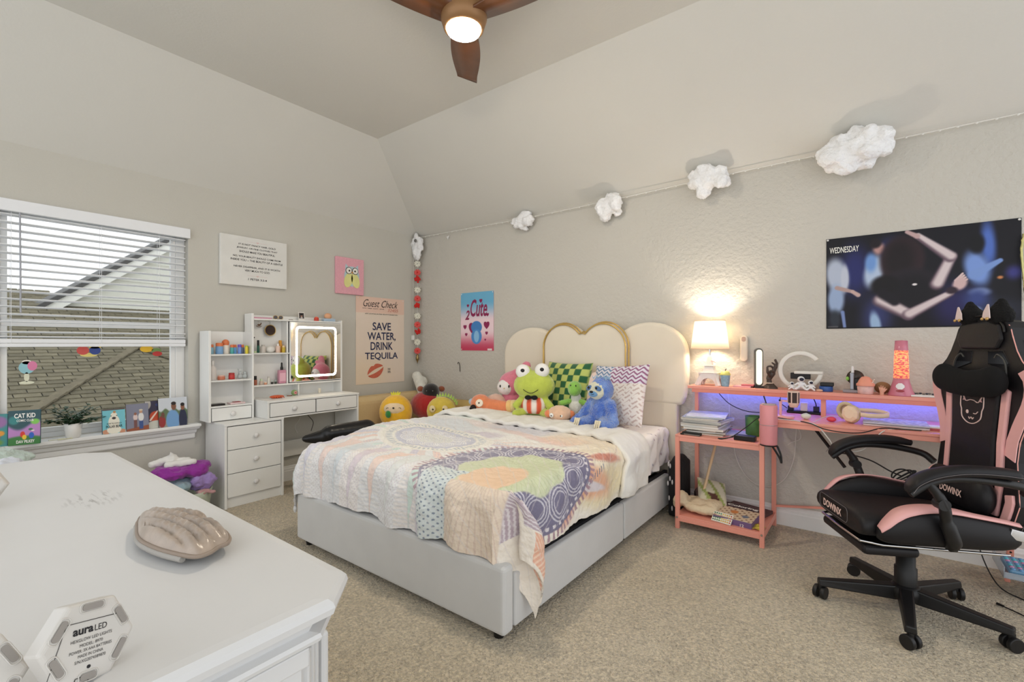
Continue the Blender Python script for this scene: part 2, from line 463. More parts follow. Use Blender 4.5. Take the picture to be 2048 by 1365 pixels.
# ridge caps running over the roof
def rz(x): return roofz(x) + .02
for p, q in (((-2.0, -2.95), (-3.55, -1.72)), ((-3.55, -1.72), (-2.9, -1.25))):
    n = 12
    for i in range(n):
        a = Vector((p[0] + (q[0] - p[0]) * i / n, p[1] + (q[1] - p[1]) * i / n, 0)); b = Vector((p[0] + (q[0] - p[0]) * (i + 1.25) / n, p[1] + (q[1] - p[1]) * (i + 1.25) / n, 0))
        a.z = rz(a.x); b.z = rz(b.x) + .012
        mb = MB(); mb.cur = (.19, .16, .105); mb.bar(a, b, .10, .016); mb.build('ridge_cap', M_roof, nh)
# gable wall with siding courses, rake board and soffit
ya, yb = -2.75, 1.2; za = roofz(-5)
SR = (2.957 - 1.545) / (2.634 - .856)
def rake(y): return 1.545 + SR * (y + 2.634)
mb = MB(); mb.add([(-5.02, ya, za - .3), (-5.02, yb, za - .3), (-5.02, yb, rake(yb)), (-5.02, ya, rake(ya))], [(0, 1, 2, 3)])
mb.build('gable_wall', M_siding, nh, solid=.05)
z = za - .02
while z < 4.6:
    yl = max(ya, -2.634 + (z - 1.545) / SR + .12)
    if yl < yb - .1:
        mb = MB(); mb.add([(-4.985, yl, z), (-4.985, yb, z), (-4.998, yb, z + .155), (-4.998, yl, z + .155), (-5.0, yl, z), (-5.0, yb, z)], [(0, 1, 2, 3), (0, 4, 5, 1)])
        mb.build('siding_board', M_siding, nh)
    z += .15
MB().bar((-4.9, ya - .1, rake(ya - .1) - .05), (-4.9, yb, rake(yb) - .05), .04, .14).build('rake_board', M_fascia, nh)
MB().bar((-4.9, ya - .1, rake(ya - .1) + .035), (-4.9, yb, rake(yb) + .035), .10, .05).build('drip_edge', M_dark, nh)
mb = MB(); mb.add([(-4.9, ya - .1, rake(ya - .1) + .05), (-4.9, yb, rake(yb) + .05), (-6.5, yb, rake(yb) + .05), (-6.5, ya - .1, rake(ya - .1) + .05)], [(0, 1, 2, 3)])
mb.build('upper_roof', M_dark, nh, solid=.04)
shingles(-6.3, -7.6, -6.5, -2.1, lambda x: 1.72 + .33 * (-6.3 - x), nh, seed=5)
mb = MB(); mb.add([(-6.3, -6.5, 1.0), (-6.3, -2.0, 1.0), (-6.3, -2.0, 1.72), (-6.3, -6.5, 1.72)], [(0, 1, 2, 3)]); mb.build('rear_wall', M_siding, nh, solid=.05)

# ------------------------------------------------------------------ blind
bl = thing('window_blind', 'white wooden slat blind lowered halfway over the window', 'blind', (.03, -3.3, 2.0))
BY0, BY1 = WY0 + .02, -2.30
bx('valance', M_blind, bl, .0, .028, WY0 - .03, -2.277, 2.02, 2.093, .004)
bx('head_rail', M_blind, bl, -.055, -.002, BY0, BY1, 2.03, 2.07, .002)
nsl = 17; zt = 2.005; zb = 1.262
c_, s_ = math.cos(math.radians(-6)), math.sin(math.radians(-6))
me0 = None
for i in range(nsl):
    z = zt + (zb - zt) * (i / (nsl - 1)) if i < nsl - 2 else zb + (nsl - 1 - i) * .03
    if me0 is None:
        mb = MB(); mb.obox((-.028, (BY0 + BY1) / 2, z), (c_, 0, -s_), (0, 1, 0), (s_, 0, c_), .0245, (BY1 - BY0) / 2, .0026)
        o = mb.build('slat', M_blind, bl, bevel=.001, seg=1); me0 = o
    else:
        o = me0.copy(); COL.objects.link(o); o.parent = bl; o.location = (0, 0, z - zt)
bx('bottom_rail', M_blind, bl, -.052, -.002, BY0, BY1, 1.2, 1.222, .003)
bx('bottom_rail_stack', M_blind, bl, -.05, -.004, BY0, BY1, 1.224, 1.25, .002)
for y in (-3.62, -3.21, -2.79, -2.465, -4.1):
    MB().tube([(-.003, y, 2.03), (-.003, y, 1.21)], .0011, 5).build('ladder_cord', M_blind, bl)
    MB().tube([(-.053, y, 2.03), (-.053, y, 1.21)], .0011, 5).build('ladder_cord', M_blind, bl)
MB().tube([(.012, -3.175, 2.02), (.012, -3.172, 1.41)], .0045, 6).build('tilt_wand', mat('clear_wand', (170, 172, 180), .2), bl)

# stickers on the pane
def sticker(lab, cx, cz, blobs):
    t = thing('window_sticker', lab, 'sticker', (-.086, cx, cz))
    for (dy, dz, ry, rz_, col) in blobs:
        MB().prism([(ry * math.cos(a), rz_ * math.sin(a)) for a in [2 * PI * i / 18 for i in range(18)]], (-.0885, cx + dy, cz + dz), (0, 1, 0), (0, 0, 1), (1, 0, 0), .001 + abs(dy) * .01)\
            .build('decal_shape', mat('sticker_%d_%d_%d' % col, col, .4), t)
# rays put these on the glass plane x = -.088
sticker('round blue and pink dessert sticker on a cream stand, left on the lower window pane', -3.135, 1.02,
        [(0, .05, .036, .04, (150, 200, 210)), (.025, .06, .022, .03, (225, 130, 170)), (0, .084, .022, .014, (240, 235, 225)), (0, -.01, .012, .03, (225, 225, 200)), (0, -.045, .034, .01, (225, 225, 200))])
sticker('red, blue and yellow sticker half under the blind, middle of the pane', -2.84, 1.165,
        [(-.03, .01, .032, .03, (216, 84, 74)), (.032, .01, .03, .03, (52, 74, 150)), (0, -.02, .045, .014, (226, 208, 120)), (.032, .032, .032, .01, (232, 192, 60))])
sticker('yellow and red food sticker just under the blind, nearest the right jamb', -2.49, 1.17,
        [(-.03, .012, .04, .024, (240, 190, 40)), (.03, .0, .03, .018, (120, 150, 80)), (.035, -.024, .03, .018, (190, 50, 44))])
# ------------------------------------------------------------------ bed
M_velvet = mat('grey_velvet', (205, 205, 204), .8, bump=(25, .15, .004), var=.06, vscale=6, sheen=.5)
M_creamv = mat('cream_velvet', (228, 218, 200), .75, bump=(30, .1, .003), var=.03, sheen=.4)
M_gold = mat('gold_piping', (206, 172, 100), .35, .7)
M_sheet = mat('white_sheet', (236, 232, 230), .9, attr=True, bump=(14, .5, .02), var=.03)
bed = thing('bed', 'upholstered queen bed with grey drawer base and cream heart headboard', 'bed', (2.16, -1.1, 0))
bx('footboard', M_velvet, bed, 1.35, 2.965, -2.15, -2.08, .035, .315, .018, seg=3)
bx('side_panel', M_velvet, bed, 1.36, 1.40, -2.08, -.13, .06, .30, .01)
bx('side_rail', mat('bed_gap', (26, 26, 30), .8), bed, 2.90, 2.925, -2.08, -.13, .05, .275, .004)
for (a, b) in ((-2.075, -1.0), (-.985, -.2)):
    d = bx('drawer', M_velvet, bed, 2.925, 2.965, a, b, .045, .27, .012, seg=3)
for x in (1.42, 2.9):
    for y in (-2.1, -.2): MB().cyl((x, y, 0), (x, y, .06), .022, .03, 12).build('foot', M_black, bed)
bx('slat_base', M_black, bed, 1.40, 2.90, -2.08, -.13, .2, .24, .004)
# headboard: two arches, the heart between them and the lower board
bx('lower_board', M_creamv, bed, 1.43, 2.985, -.09, -.02, .04, .80, .015, seg=3)
def side_outline(x0, x1, z0, z1):
    p = [(x0 + .06, z0), (x1 - .045, z0), (x1 - .02, z0 + .06), (x1, z0 + .22)]
    cx = (x0 + x1) / 2; r = (x1 - x0) / 2; ry = .27
    p += [(cx + r * math.cos(PI * i / 24), z1 - ry + ry * math.sin(PI * i / 24) ** .85) for i in range(25)]
    p += [(x0, z0 + .22), (x0 + .02, z0 + .06)]
    return p
def panel(nm, pts, y, th, m):
    mb = MB(); mb.prism(pts, (0, y, 0), (1, 0, 0), (0, 0, 1), (0, -1, 0), th)
    return mb.build(nm, m, bed, bevel=.028, seg=4)
panel('headboard_panel', side_outline(1.335, 1.97, .76, 1.37), -.022, .075, M_creamv)
panel('headboard_panel', side_outline(2.46, 3.065, .76, 1.388), -.022, .075, M_creamv)
H = []
for i in range(17): 
    t = -.12 + (PI * .80 + .12) * i / 16; H.append((2.405 + .20 * math.cos(t) , 1.185 + .20 * math.sin(t)))
H.append((2.215, 1.312))
for i in range(17):
    t = PI * .20 + (PI * .80 + .12) * i / 16; H.append((2.03 + .20 * math.cos(t), 1.185 + .20 * math.sin(t)))
low = [(1.835, 1.0), (1.86, .85), (1.93, .72), (2.05, .6), (2.215, .5), (2.38, .6), (2.50, .72), (2.575, .85), (2.60, 1.0)]
heart = H + low
panel('heart_panel', heart, -.03, .115, M_creamv)
cxh, czh = 2.215, .95
for dy, k in ((-.155, 1.0), (-.12, 1.03)):
    pts = [(cxh + (x - cxh) * k, dy, czh + (z - czh) * k) for x, z in H]
    pts = [(pts[0][0] + .004, dy, .72)] + pts + [(pts[-1][0] - .004, dy, .72)]
    MB().tube(pts, .0065, 8).build('gold_piping', M_gold, bed)

# mattress with its printed sheet
mt = thing('mattress', 'thick mattress in a white fitted sheet with a tiny print', 'mattress', (2.16, -1.1, .24))
def grid_box(x0, x1, y0, y1, z0, z1, n, fn=None):
    mb = MB(); mb.box(x0, x1, y0, y1, z0, z1); return mb
mbm = MB()
nx, ny = 150, 190
def sheet_surface():
    # side and top skin wrapped round the mattress, param s around the right edge
    us = np.linspace(-.27, 1.51 + .29, nx); vs = np.linspace(-2.06, -.10, ny)
    Uu, Vv = np.meshgrid(us, vs)
    X = np.where(Uu < 0, 0, np.where(Uu > 1.51, 1.51, Uu)); over = np.where(Uu < 0, -Uu, np.where(Uu > 1.51, Uu - 1.51, 0))
    r = .06; ang = np.clip(over / r, 0, PI / 2)
    out = r * np.sin(ang) * 1.0; drop = np.where(over < r * PI / 2, r * (1 - np.cos(ang)), r + (over - r * PI / 2))
    x = 1.385 + X + np.sign(Uu - .7) * out * .6; z = .575 - drop
    wr = .010 * np.sin(Vv * 34 + 3 * np.sin(Uu * 5)) * sm(.03, .2, over) + .008 * np.sin((Vv + Uu * .6) * 55) * sm(.02, .15, over)
    x = x + wr; z = z + .010 * fbm(Uu, Vv, 6, 3) + .02 * np.exp(-((Vv + .18) / .12) ** 2) * (Uu > 1.2)
    P = np.stack([x, Vv, z], -1)
    c = np.ones(P.shape) * np.array(lin((240, 236, 234)))
    rs = np.random.RandomState(3)
    ii = rs.randint(0, nx * ny, 420); flat = c.reshape(-1, 3)
    for k in ii: flat[k] = lin((150, 110, 120)) if rs.rand() < .5 else lin((90, 100, 140))
    mbm.v = [tuple(p) for p in P.reshape(-1, 3)]; mbm.c = [tuple(q) for q in flat]
    mbm.f = [(j * nx + i, j * nx + i + 1, (j + 1) * nx + i + 1, (j + 1) * nx + i) for j in range(ny - 1) for i in range(nx - 1)]
    mbm.sm = [True] * len(mbm.f)
sheet_surface(); mbm.build('fitted_sheet', M_sheet, mt)
bx('core', mat('mattress_core', (215, 212, 208), .9), mt, 1.40, 2.87, -2.04, -.11, .245, .55, .05, seg=4)

# quilt
M_quilt = mat('quilt_cotton', (240, 238, 232), .92, attr=True, bump=(38, .55, .012), var=.04, vscale=30)
QX0, QX1, QY0 = 1.42, 2.90, -2.06     # flat top of the quilt
OVR, OVF, OVL = .335, .345, .33
def q_top(x, y):
    z = .612 + .045 * sm(2.0, 1.5, x) * sm(-2.0, -1.6, y) + .012 * fbm(x, y, 4.2, 11) + .006 * fbm(x, y, 13, 12)
    return z
def quilt_pt(xc, yc):
    """cloth coordinates (bed coordinates run on past the edges) to space"""
    a = np.where(xc > QX1, xc - QX1, np.where(xc < QX0, xc - QX0, 0)); b = np.where(yc < QY0, yc - QY0, 0)
    Lh = np.hypot(a, b) + 1e-9; ux, uy = a / Lh, b / Lh
    r = .10; ang = np.clip(Lh / r, 0, PI / 2)
    out = r * np.sin(ang); drop = np.where(Lh < r * PI / 2, r * (1 - np.cos(ang)), r + (Lh - r * PI / 2))
    hang = sm(.05, .25, Lh)
    s = np.arctan2(uy, ux)
    fold = hang * (.018 * np.sin(xc * 21 + 2 * np.sin(xc * 5)) * np.abs(uy) + .014 * np.sin(yc * 17 + np.sin(yc * 6)) * np.abs(ux))
    corner = np.clip(np.abs(ux * uy) * 2, 0, 1)
    drop = drop * (1 + .20 * corner * hang * (xc > 2))
    ysh = .10 * corner * hang * (xc > 2)
    fold = fold * (1 - corner) + .010 * hang * corner * np.cos(s * 3)
    out = out * .75 + fold + (.012 + .035 * corner) * hang
    xe = np.clip(xc, QX0, QX1); ye = np.maximum(yc, QY0)
    z = q_top(xe, ye) - drop + .004 * fbm(xc * 2, yc * 2, 16, 5) * (1 - hang * .3)
    k_ = 1 - .55 * corner * (xc > 2)
    return np.stack([xe + ux * out * (2 - k_), ye + uy * out * k_ + ysh, z], -1)
def fold_y(x): return -.87 - .10 * sm(1.9, 1.4, x) - .14 * sm(2.6, 3.0, x) + .012 * np.sin(x * 5)
def quilt_color(x, y):
    cream = C(238, 232, 220); white = C(238, 238, 238)
    c = np.ones(x.shape + (3,)) * white
    warm = sm(2.0, 2.9, x)[..., None]; c = c * (1 - warm) + cream * warm
    def mixc(k, col, op=1.0):
        nonlocal c
        k = (np.clip(k, 0, 1) * op)[..., None]; c = c * (1 - k) + (C(*col) if not hasattr(col, 'shape') else col) * k
    n1 = fbm(x, y, 5, 21); n2_ = fbm(x, y, 9, 22)
    # wide soft watercolour areas
    def spot(cx, cy, rx, ry, col, op=.8, ang=0, soft=.35):
        ca, sa = math.cos(ang), math.sin(ang); dx, dy = x - cx, y - cy
        d = np.sqrt(((dx * ca + dy * sa) / rx) ** 2 + ((-dx * sa + dy * ca) / ry) ** 2) + .25 * n1
        mixc(1 - sm(1 - soft, 1 + soft, d), col, op)
    spot(1.7, -1.2, .25, .2, (205, 214, 226)); spot(1.9, -.95, .25, .10, (226, 205, 200)); spot(2.2, -.95, .28, .12, (190, 190, 206), .9)
    spot(2.35, -1.12, .35, .05, (226, 192, 186), .8, -.3); spot(2.05, -1.25, .16, .09, (196, 186, 204), .9); spot(1.6, -.85, .2, .12, (205, 225, 222))
    spot(2.62, -1.1, .16, .12, (236, 190, 170), .85); spot(2.75, -.98, .3, .2, (236, 214, 186), .7); spot(2.3, -.72, .3, .08, (232, 214, 206), .6)
    def coral():
        spot(2.97, -1.30, .22, .34, (238, 222, 192), .7)
        spot(3.12, -1.30, .10, .26, (232, 214, 168), .8); spot(3.05, -1.48, .085, .24, (226, 160, 124), .9, -.30, .35); spot(2.97, -1.22, .03, .14, (196, 112, 92), .9, -.30, .4)
        spot(3.12, -1.72, .09, .12, (226, 156, 128), .9); spot(3.07, -1.50, .028, .19, (214, 206, 212), .95, -.28, .2)
        ln = (np.sin((y + x * .7) * 300) > .2) & (np.abs(x - 3.075 + .28 * (y + 1.5)) < .012) & (y < -1.28) & (y > -1.72); mixc(ln * 1.0, (84, 92, 118), .75)
        dd = np.hypot(x - 2.72, y + 1.2); mixc((np.abs(dd - .28) < .005) * (np.sin(np.arctan2(y + 1.2, x - 2.72) * 90) > 0) * (x > 2.8), (190, 160, 140), .7)
    # first medallion
    def ring(cx, cy, ex, ey):
        return np.sqrt(((x - cx) / ex) ** 2 + ((y - cy) / ey) ** 2), np.arctan2((y - cy) / ey, (x - cx) / ex)
    d1, t1 = ring(1.93, -1.55, 1, .72)
    # wedges fanning out beyond it, over the foot and the left side
    pal = [(206, 206, 224), (236, 236, 234), (196, 224, 214), (236, 230, 232), (232, 234, 232), (202, 196, 214), (232, 208, 200), (224, 228, 232), (236, 200, 188), (238, 238, 236), (230, 205, 198), (222, 230, 234), (200, 224, 222), (236, 236, 234)]
    K = 62
    idx = np.floor((t1 + PI + .05 * np.sin(d1 * 5)) / (2 * PI) * K).astype(int) % K
    wed = np.array([C(*pal[i % len(pal)]) for i in range(K)])[idx]
    kk = sm(.42, .43, d1) * (1 - sm(2.45, 2.75, x)) * sm(-1.25, -1.45, y + .3 * (x - 1.9) * 0)
    mixc(kk, wed)
    fr = ((t1 + PI + .05 * np.sin(d1 * 5)) / (2 * PI) * K) % 1
    mixc(kk * (1 - sm(.0, .06, np.minimum(fr, 1 - fr))), (205, 202, 202), .7)
    # long triangles hanging down the foot
    kf = sm(-1.80, -1.83, y + .10 * np.cos((x - 1.93) * 2.6)) * (1 - sm(2.40, 2.43, x)); dn = np.clip((-1.74 - y) / .62, 0, 1)
    sx_ = (x + .10 * dn * (x - 1.6)) / .168; fi = np.floor(sx_).astype(int); fr2 = sx_ - fi; wv = 1 - np.abs(fr2 - .5) * 2 - dn * .96
    tri = sm(-.02, .02, wv); p2 = [(196, 224, 214), (208, 206, 226), (236, 205, 196), (204, 216, 226), (214, 198, 212), (240, 206, 192), (220, 226, 226)]
    base = np.array([C(234, 234, 236), C(230, 232, 236), C(236, 230, 228)])[fi % 3]; mixc(kf, base); mixc(kf * tri, np.array([C(*q_) for q_ in p2])[fi % 7])
    mixc(kf * (1 - sm(.0, .05, np.abs(wv))), (196, 192, 196), .8); mixc(kf * (1 - tri) * ((np.sin(y * 300) > .3) & (fi % 2 == 0)), (200, 204, 214), .5)
    mixc(kf * (1 - tri) * ((np.sin(x * 280) * np.sin(y * 280) > .5) & (fi % 2 == 1)), (186, 170, 190), .5)
    stripes = (np.sin(d1 * 330) > .2) & (idx % 5 == 0)
    kk = kk * (1 - kf)
    mixc(stripes * kk, (176, 180, 196), .45)
    dots = (np.sin(x * 260) * np.sin(y * 260) > .55) & (idx % 3 == 1)
    mixc(dots * kk, (168, 160, 190), .6)
    mixc((1 - sm(.40, .42, d1)), (236, 234, 226)); mixc((1 - sm(.36, .37, d1)) * sm(.31, .32, d1) * (np.sin(t1 * 70) > 0), (120, 140, 165), .6)
    mixc((1 - sm(.285, .30, d1)), (176, 180, 206), .9)
    for k in range(11):
        a = 2 * PI * k / 11; dd = np.hypot((x - 1.93) / 1 - .19 * math.cos(a), (y + 1.55) / .72 - .19 * math.sin(a))
        mixc((dd < .075) * (np.sin(dd * 420) > 0) * (d1 < .27), (238, 238, 240), .9)
    mixc((1 - sm(.13, .14, d1)), (230, 230, 220)); mixc((d1 < .13) * (np.sin(d1 * 380) > .3), (160, 170, 200), .6)
    # second, larger medallion by the near corner
    coral()
    d2, t2 = ring(2.76, -1.84, 1, 1.15)
    mixc((1 - sm(.47, .475, d2)) * sm(.43, .432, d2) * (np.sin(t2 * 90) > 0), (150, 112, 128), .85)
    mixc((1 - sm(.435, .44, d2)), (104, 100, 130))
    mixc((np.abs(d2 - .415) < .008) * (np.sin(t2 * 60) > .2), (230, 226, 230), .9)
    for k in range(13):
        a = 2 * PI * k / 13 + .2; dd = np.hypot((x - 2.76) - .33 * math.cos(a), (y + 1.84) / 1.15 - .33 * math.sin(a))
        mixc((dd < .088) * (dd > .040) * (np.sin(dd * 400 + 1) > .2), (206, 204, 216), .9)
    mixc((1 - sm(.255, .27, d2 + .012 * np.sin(t2 * 9))), (200, 208, 170)); mixc((d2 < .26) * (np.sin(t2 * 60) > .8), (176, 190, 140), .5)
    mixc((1 - sm(.13, .15, np.hypot((x - 2.76) / 1, (y + 1.98) / 1.5))), (234, 196, 160))
    # dotted teal band and cream fan at the foot, left of the corner
    k3 = sm(2.40, 2.41, x + .1 * (y + 2)) * (1 - sm(2.62, 2.63, x)) * (1 - sm(-1.98, -1.97, y)); mixc(k3, (205, 218, 220)); mixc(k3 * (np.sin(x * 150) * np.sin(y * 210) > .6), (70, 90, 120), .9)
    k4 = sm(2.60, 2.61, x) * (1 - sm(2.95, 2.96, x)) * (1 - sm(-2.10, -2.09, y)); mixc(k4, (228, 208, 186)); mixc(k4 * (np.sin(np.arctan2(y + 1.9, x - 2.8) * 90) > .75), (204, 176, 160), .6)
    # corner flap: striped mauve triangle, peach strip, cream, coral feather
    k5 = sm(2.93, 2.94, x) * (1 - sm(-2.06, -2.05, y)); mixc(k5, (238, 228, 214))
    u5 = (x - 2.93) / .28; v5 = (-2.06 - y) / .28
    tri = (u5 + v5 < .95) & (v5 > .05) & (u5 < .55); mixc(k5 * tri, (172, 152, 164)); mixc(k5 * tri * (np.sin((u5 - v5) * 60 + np.abs(u5 + v5 - .5) * 40) > .2), (222, 214, 218), .9)
    fea = (np.abs(u5 - .8) < .22) & (v5 > .2) & (v5 < .95 ); mixc(k5 * fea, (228, 166, 138)); mixc(k5 * fea * (np.sin((v5 + np.abs(u5 - .8)) * 70) > .3), (240, 206, 180), .8)
    mixc((np.sin((x + y) * 70 + 2 * n2_) > .96) * 1.0, (214, 206, 204), .4)
    wsh = (.40 - .22 * sm(2.3, 2.9, x))[..., None]; c = c * (1 - wsh) + C(240, 238, 234) * wsh
    return np.clip(c, 0, 1)
ql = thing('quilt', 'pastel patchwork quilt with medallions draped over the foot of the bed', 'quilt', (2.16, -1.4, .6))
nx, ny = 640, 560
tx = np.linspace(QX0 - OVL, QX1 + OVR, nx); ty = np.linspace(0, 1, ny)
TX, TY = np.meshgrid(tx, ty)
yend = fold_y(np.clip(TX, 1.3, 3.0)) - .10 * sm(2.95, 3.2, TX)
foot = QY0 - OVF - .010 * np.sin(TX * 9) - .006 * np.sin(TX * 23 + 1) - .05 * sm(2.9, 3.2, TX)
YC = foot + (yend - foot) * TY
P = quilt_pt(TX, YC); cc = quilt_color(TX, YC)
cc = np.where(cc <= .04045, cc / 12.92, ((cc + .055) / 1.055) ** 2.4)
# stitched quilting: shallow grooves along the patch seams
mb = MB(); mb.v = [tuple(p) for p in P.reshape(-1, 3)]; mb.c = [tuple(p) for p in cc.reshape(-1, 3)]
mb.f = [(j * nx + i, j * nx + i + 1, (j + 1) * nx + i + 1, (j + 1) * nx + i) for j in range(ny - 1) for i in range(nx - 1)]
mb.sm = [True] * len(mb.f)
q = mb.build('printed_top', M_quilt, ql)
k = q.modifiers.new('solid', 'SOLIDIFY'); k.thickness = .012; k.offset = -1; k.use_rim = True
for nm_, sc, st in (('crinkle_fine', .035, .010), ('crinkle_broad', .11, .016)):
    t = bpy.data.textures.new(nm_, 'CLOUDS'); t.noise_scale = sc; t.noise_depth = 2
    k = q.modifiers.new(nm_, 'DISPLACE'); k.texture = t; k.strength = st; k.mid_level = .5
# turned back edge, plain side up
nx, ny = 260, 40
TX, T = np.meshgrid(np.linspace(QX0 - OVL, QX1 + OVR, nx), np.linspace(0, 1, ny))
y0 = fold_y(np.clip(TX, 1.3, 3.0)) - .10 * sm(2.95, 3.2, TX)
wid = .42 - .04 * sm(2.4, 3.0, TX)
YC = y0 - .02 + wid * T
P = quilt_pt(TX, YC)
puff = .012 + .026 * np.sqrt(np.clip(1 - (2 * T - .7) ** 2 / 1.75, 0, 1)) * (1 + .3 * np.sin(TX * 40) * (T < .5))
a = np.where(TX > QX1, TX - QX1, 0); tt = np.clip(a / .12, 0, 1)
P[..., 2] += puff * (1 - tt); P[..., 0] += puff * tt * np.where(TX > QX1, 1, 0)
a = np.where(TX < QX0, QX0 - TX, 0); tt = np.clip(a / .12, 0, 1); P[..., 0] -= puff * tt * (TX < QX0)
mb = MB(); mb.v = [tuple(p) for p in P.reshape(-1, 3)]; mb.f = [(j * nx + i, j * nx + i + 1, (j + 1) * nx + i + 1, (j + 1) * nx + i) for j in range(ny - 1) for i in range(nx - 1)]
mb.sm = [True] * len(mb.f)
q2 = mb.build('turned_back_edge', mat('quilt_lining', (236, 234, 228), .9, bump=(22, .4, .015), var=.03), ql)
k = q2.modifiers.new('solid', 'SOLIDIFY'); k.thickness = .03; k.offset = -1
t = bpy.data.textures.new('lining_relief', 'CLOUDS'); t.noise_scale = .06; k = q2.modifiers.new('relief', 'DISPLACE'); k.texture = t; k.strength = .010
plabel(q2, 'plain white quilt lining turned back')

# ------------------------------------------------------------------ pillows
def cushion(mbox, c, U, V, w, h, th, n=24, pinch=.12, colfn=None):
    """soft square cushion centred at c spanned by U, V"""
    c, U, V = Vector(c), Vector(U).normalized(), Vector(V).normalized(); W = U.cross(V).normalized()
    for sgn in (1, -1):
        vs = []; cs = []
        for j in range(n + 1):
            for i in range(n + 1):
                u, v = 2 * i / n - 1, 2 * j / n - 1
                k = (1 - abs(u) ** 3.2) * (1 - abs(v) ** 3.2); b = th / 2 * max(k, 0) ** .5
                pu = u * (1 - pinch * (1 - abs(v)) * 0 - pinch * v * v * 0) * (1 - pinch * .5 * (1 - v * v)) if abs(u) > .0 else 0
                pv = v * (1 - pinch * .5 * (1 - u * u))
                vs.append(c + U * pu * w / 2 + V * pv * h / 2 + W * (sgn * b + .004 * math.sin(9 * u + 5 * v) * max(k, 0)))
                if colfn: cs.append(colfn(u, v))
        fs = [(j * (n + 1) + i, j * (n + 1) + i + 1, (j + 1) * (n + 1) + i + 1, (j + 1) * (n + 1) + i) for j in range(n) for i in range(n)]
        if sgn < 0: fs = [tuple(reversed(f)) for f in fs]
        mbox.cur = None; mbox.add(vs, fs, True); mbox.c += cs
    return mbox
M_fab = mat('cushion_cloth', (255, 255, 255), .9, attr=True, bump=(60, .3, .006), var=.05, sheen=.3)
def nrm(*a): return Vector(a).normalized()
mb = cushion(MB(), (2.13, -.27, .845), (1, -.12, 0), (0.02, .30, 1), .46, .46, .15, n=56,
             colfn=lambda u, v: lin((190, 200, 110)) if (math.floor((u + 1) * 4) + math.floor((v + 1) * 4)) % 2 else lin((38, 96, 58)))
tag(mb.build('checkered_pillow', M_fab), 'green and lime checkerboard cushion behind the frog plush', 'pillow')
mb = cushion(MB(), (2.40, -.22, .80), (1, .02, 0), (0, .22, 1), .55, .42, .16, n=30, colfn=lambda u, v: lin((238, 214, 204)))
tag(mb.build('fluffy_pillow', M_fab, disp=(.02, .02)), 'fluffy pale peach pillow leaning on the heart headboard', 'pillow')
def patt(u, v):
    g = .5 + .5 * math.sin(26 * (u + v) + 3 * math.sin(7 * v)); h = .5 + .5 * math.sin(31 * (u - v))
    if v > .35: a, b = (226, 222, 232), ((150, 90, 130) if u > -.2 else (96, 130, 170))
    elif v < -.2 and u < .1: a, b = (236, 234, 236), (70, 88, 116)
    else: a, b = (238, 230, 224), (206, 184, 176)
    zz_ = abs(((u * 4) % 1) - .5); k = 1 if math.sin(44 * (v + .22 * zz_) + (6 * u if v < .35 else 0)) > .25 else 0
    if v < .35 and h < .35: k = 0
    return lin(b) if k else lin(a)
mb = cushion(MB(), (2.60, -.29, .83), (1, -.22, 0.06), (0.03, .28, 1), .50, .47, .13, n=130, colfn=patt)
tag(mb.build('printed_pillow', M_fab), 'white pillow with pink, teal and navy print behind the blue sloth', 'pillow')
# ------------------------------------------------------------------ plush toys on the bed
def fur(name, rgb, st=.35, sc=90, **k): return mat(name, rgb, .95, bump=(sc, st, .012), var=.14, vscale=26, sheen=.6, **k)
M_eyeb = mat('plush_eye', (16, 14, 16), .2); M_eyew = mat('plush_eye_white', (242, 240, 236), .6)
def plush(name, lab, cat, base): return thing(name, lab, cat, base)
def blob(nm, mb, m, t, vox=.009, it=5, disp=(.02, .006)):
    return mb.build(nm, m, t, remesh=vox, smooth_it=it, disp=disp)
def FF(az):  # frame facing the camera direction: forward (out of the face), right (as seen), up
    f = Vector((math.cos(az), math.sin(az), 0)); r = Vector((-f.y, f.x, 0)); return f, r, Vector((0, 0, 1))
def at(o, fr, a, b, c):
    f, r, u = fr; return Vector(o) + r * a + f * b + u * c
TOP = .645
# green frog plush with a striped shirt
F = FF(math.radians(-68)); o = (1.97, -.50, TOP)
t = plush('frog_plush', 'big green frog plush in a red and white striped shirt and black bow tie', 'plush toy', o)
G = fur('frog_green', (192, 206, 84))
mb = MB(); mb.ball(at(o, F, 0, 0, .238), (.172, .128, .122), rot=Matrix.Rotation(math.radians(22), 3, 'Z'))
mb.ball(at(o, F, -.075, .02, .345), .062).ball(at(o, F, .07, .02, .355), .062)
mb.ball(at(o, F, 0, 0, .09), (.10, .08, .10)); mb.cap(at(o, F, .06, .02, .03), at(o, F, .13, .10, .02), .035, .03); mb.cap(at(o, F, -.06, .02, .03), at(o, F, -.13, .10, .02), .035, .03)
mb.cap(at(o, F, .08, .02, .14), at(o, F, .15, .05, .07), .03); mb.cap(at(o, F, -.08, .02, .14), at(o, F, -.14, .05, .08), .03)
blob('body', mb, G, t)
for s, dz in ((-.082, .352), (.075, .362)):
    MB().ball(at(o, F, s, .048, dz), (.060, .046, .058), rot=Matrix.Rotation(math.radians(22), 3, 'Z')).build('eye', M_eyew, t)
    MB().ball(at(o, F, s + .008, .090, dz + .010), (.017, .01, .015), rot=Matrix.Rotation(math.radians(22), 3, 'Z')).build('pupil', M_eyeb, t)
MB().tube([at(o, F, -.06 + .12 * i / 8, .127 - .5 * (-.06 + .12 * i / 8) ** 2, .215 - .028 * math.sin(PI * i / 8)) for i in range(9)], .0028, 6).build('mouth', M_eyeb, t)
Ms = mat('stripe_shirt', (255, 255, 255), .9, attr=True, var=.05, bump=(60, .2, .004))
mb = MB(); n = 48; prof = [(.085, .02), (.108, .05), (.11, .10), (.09, .15), (.05, .165)]
cyl = []
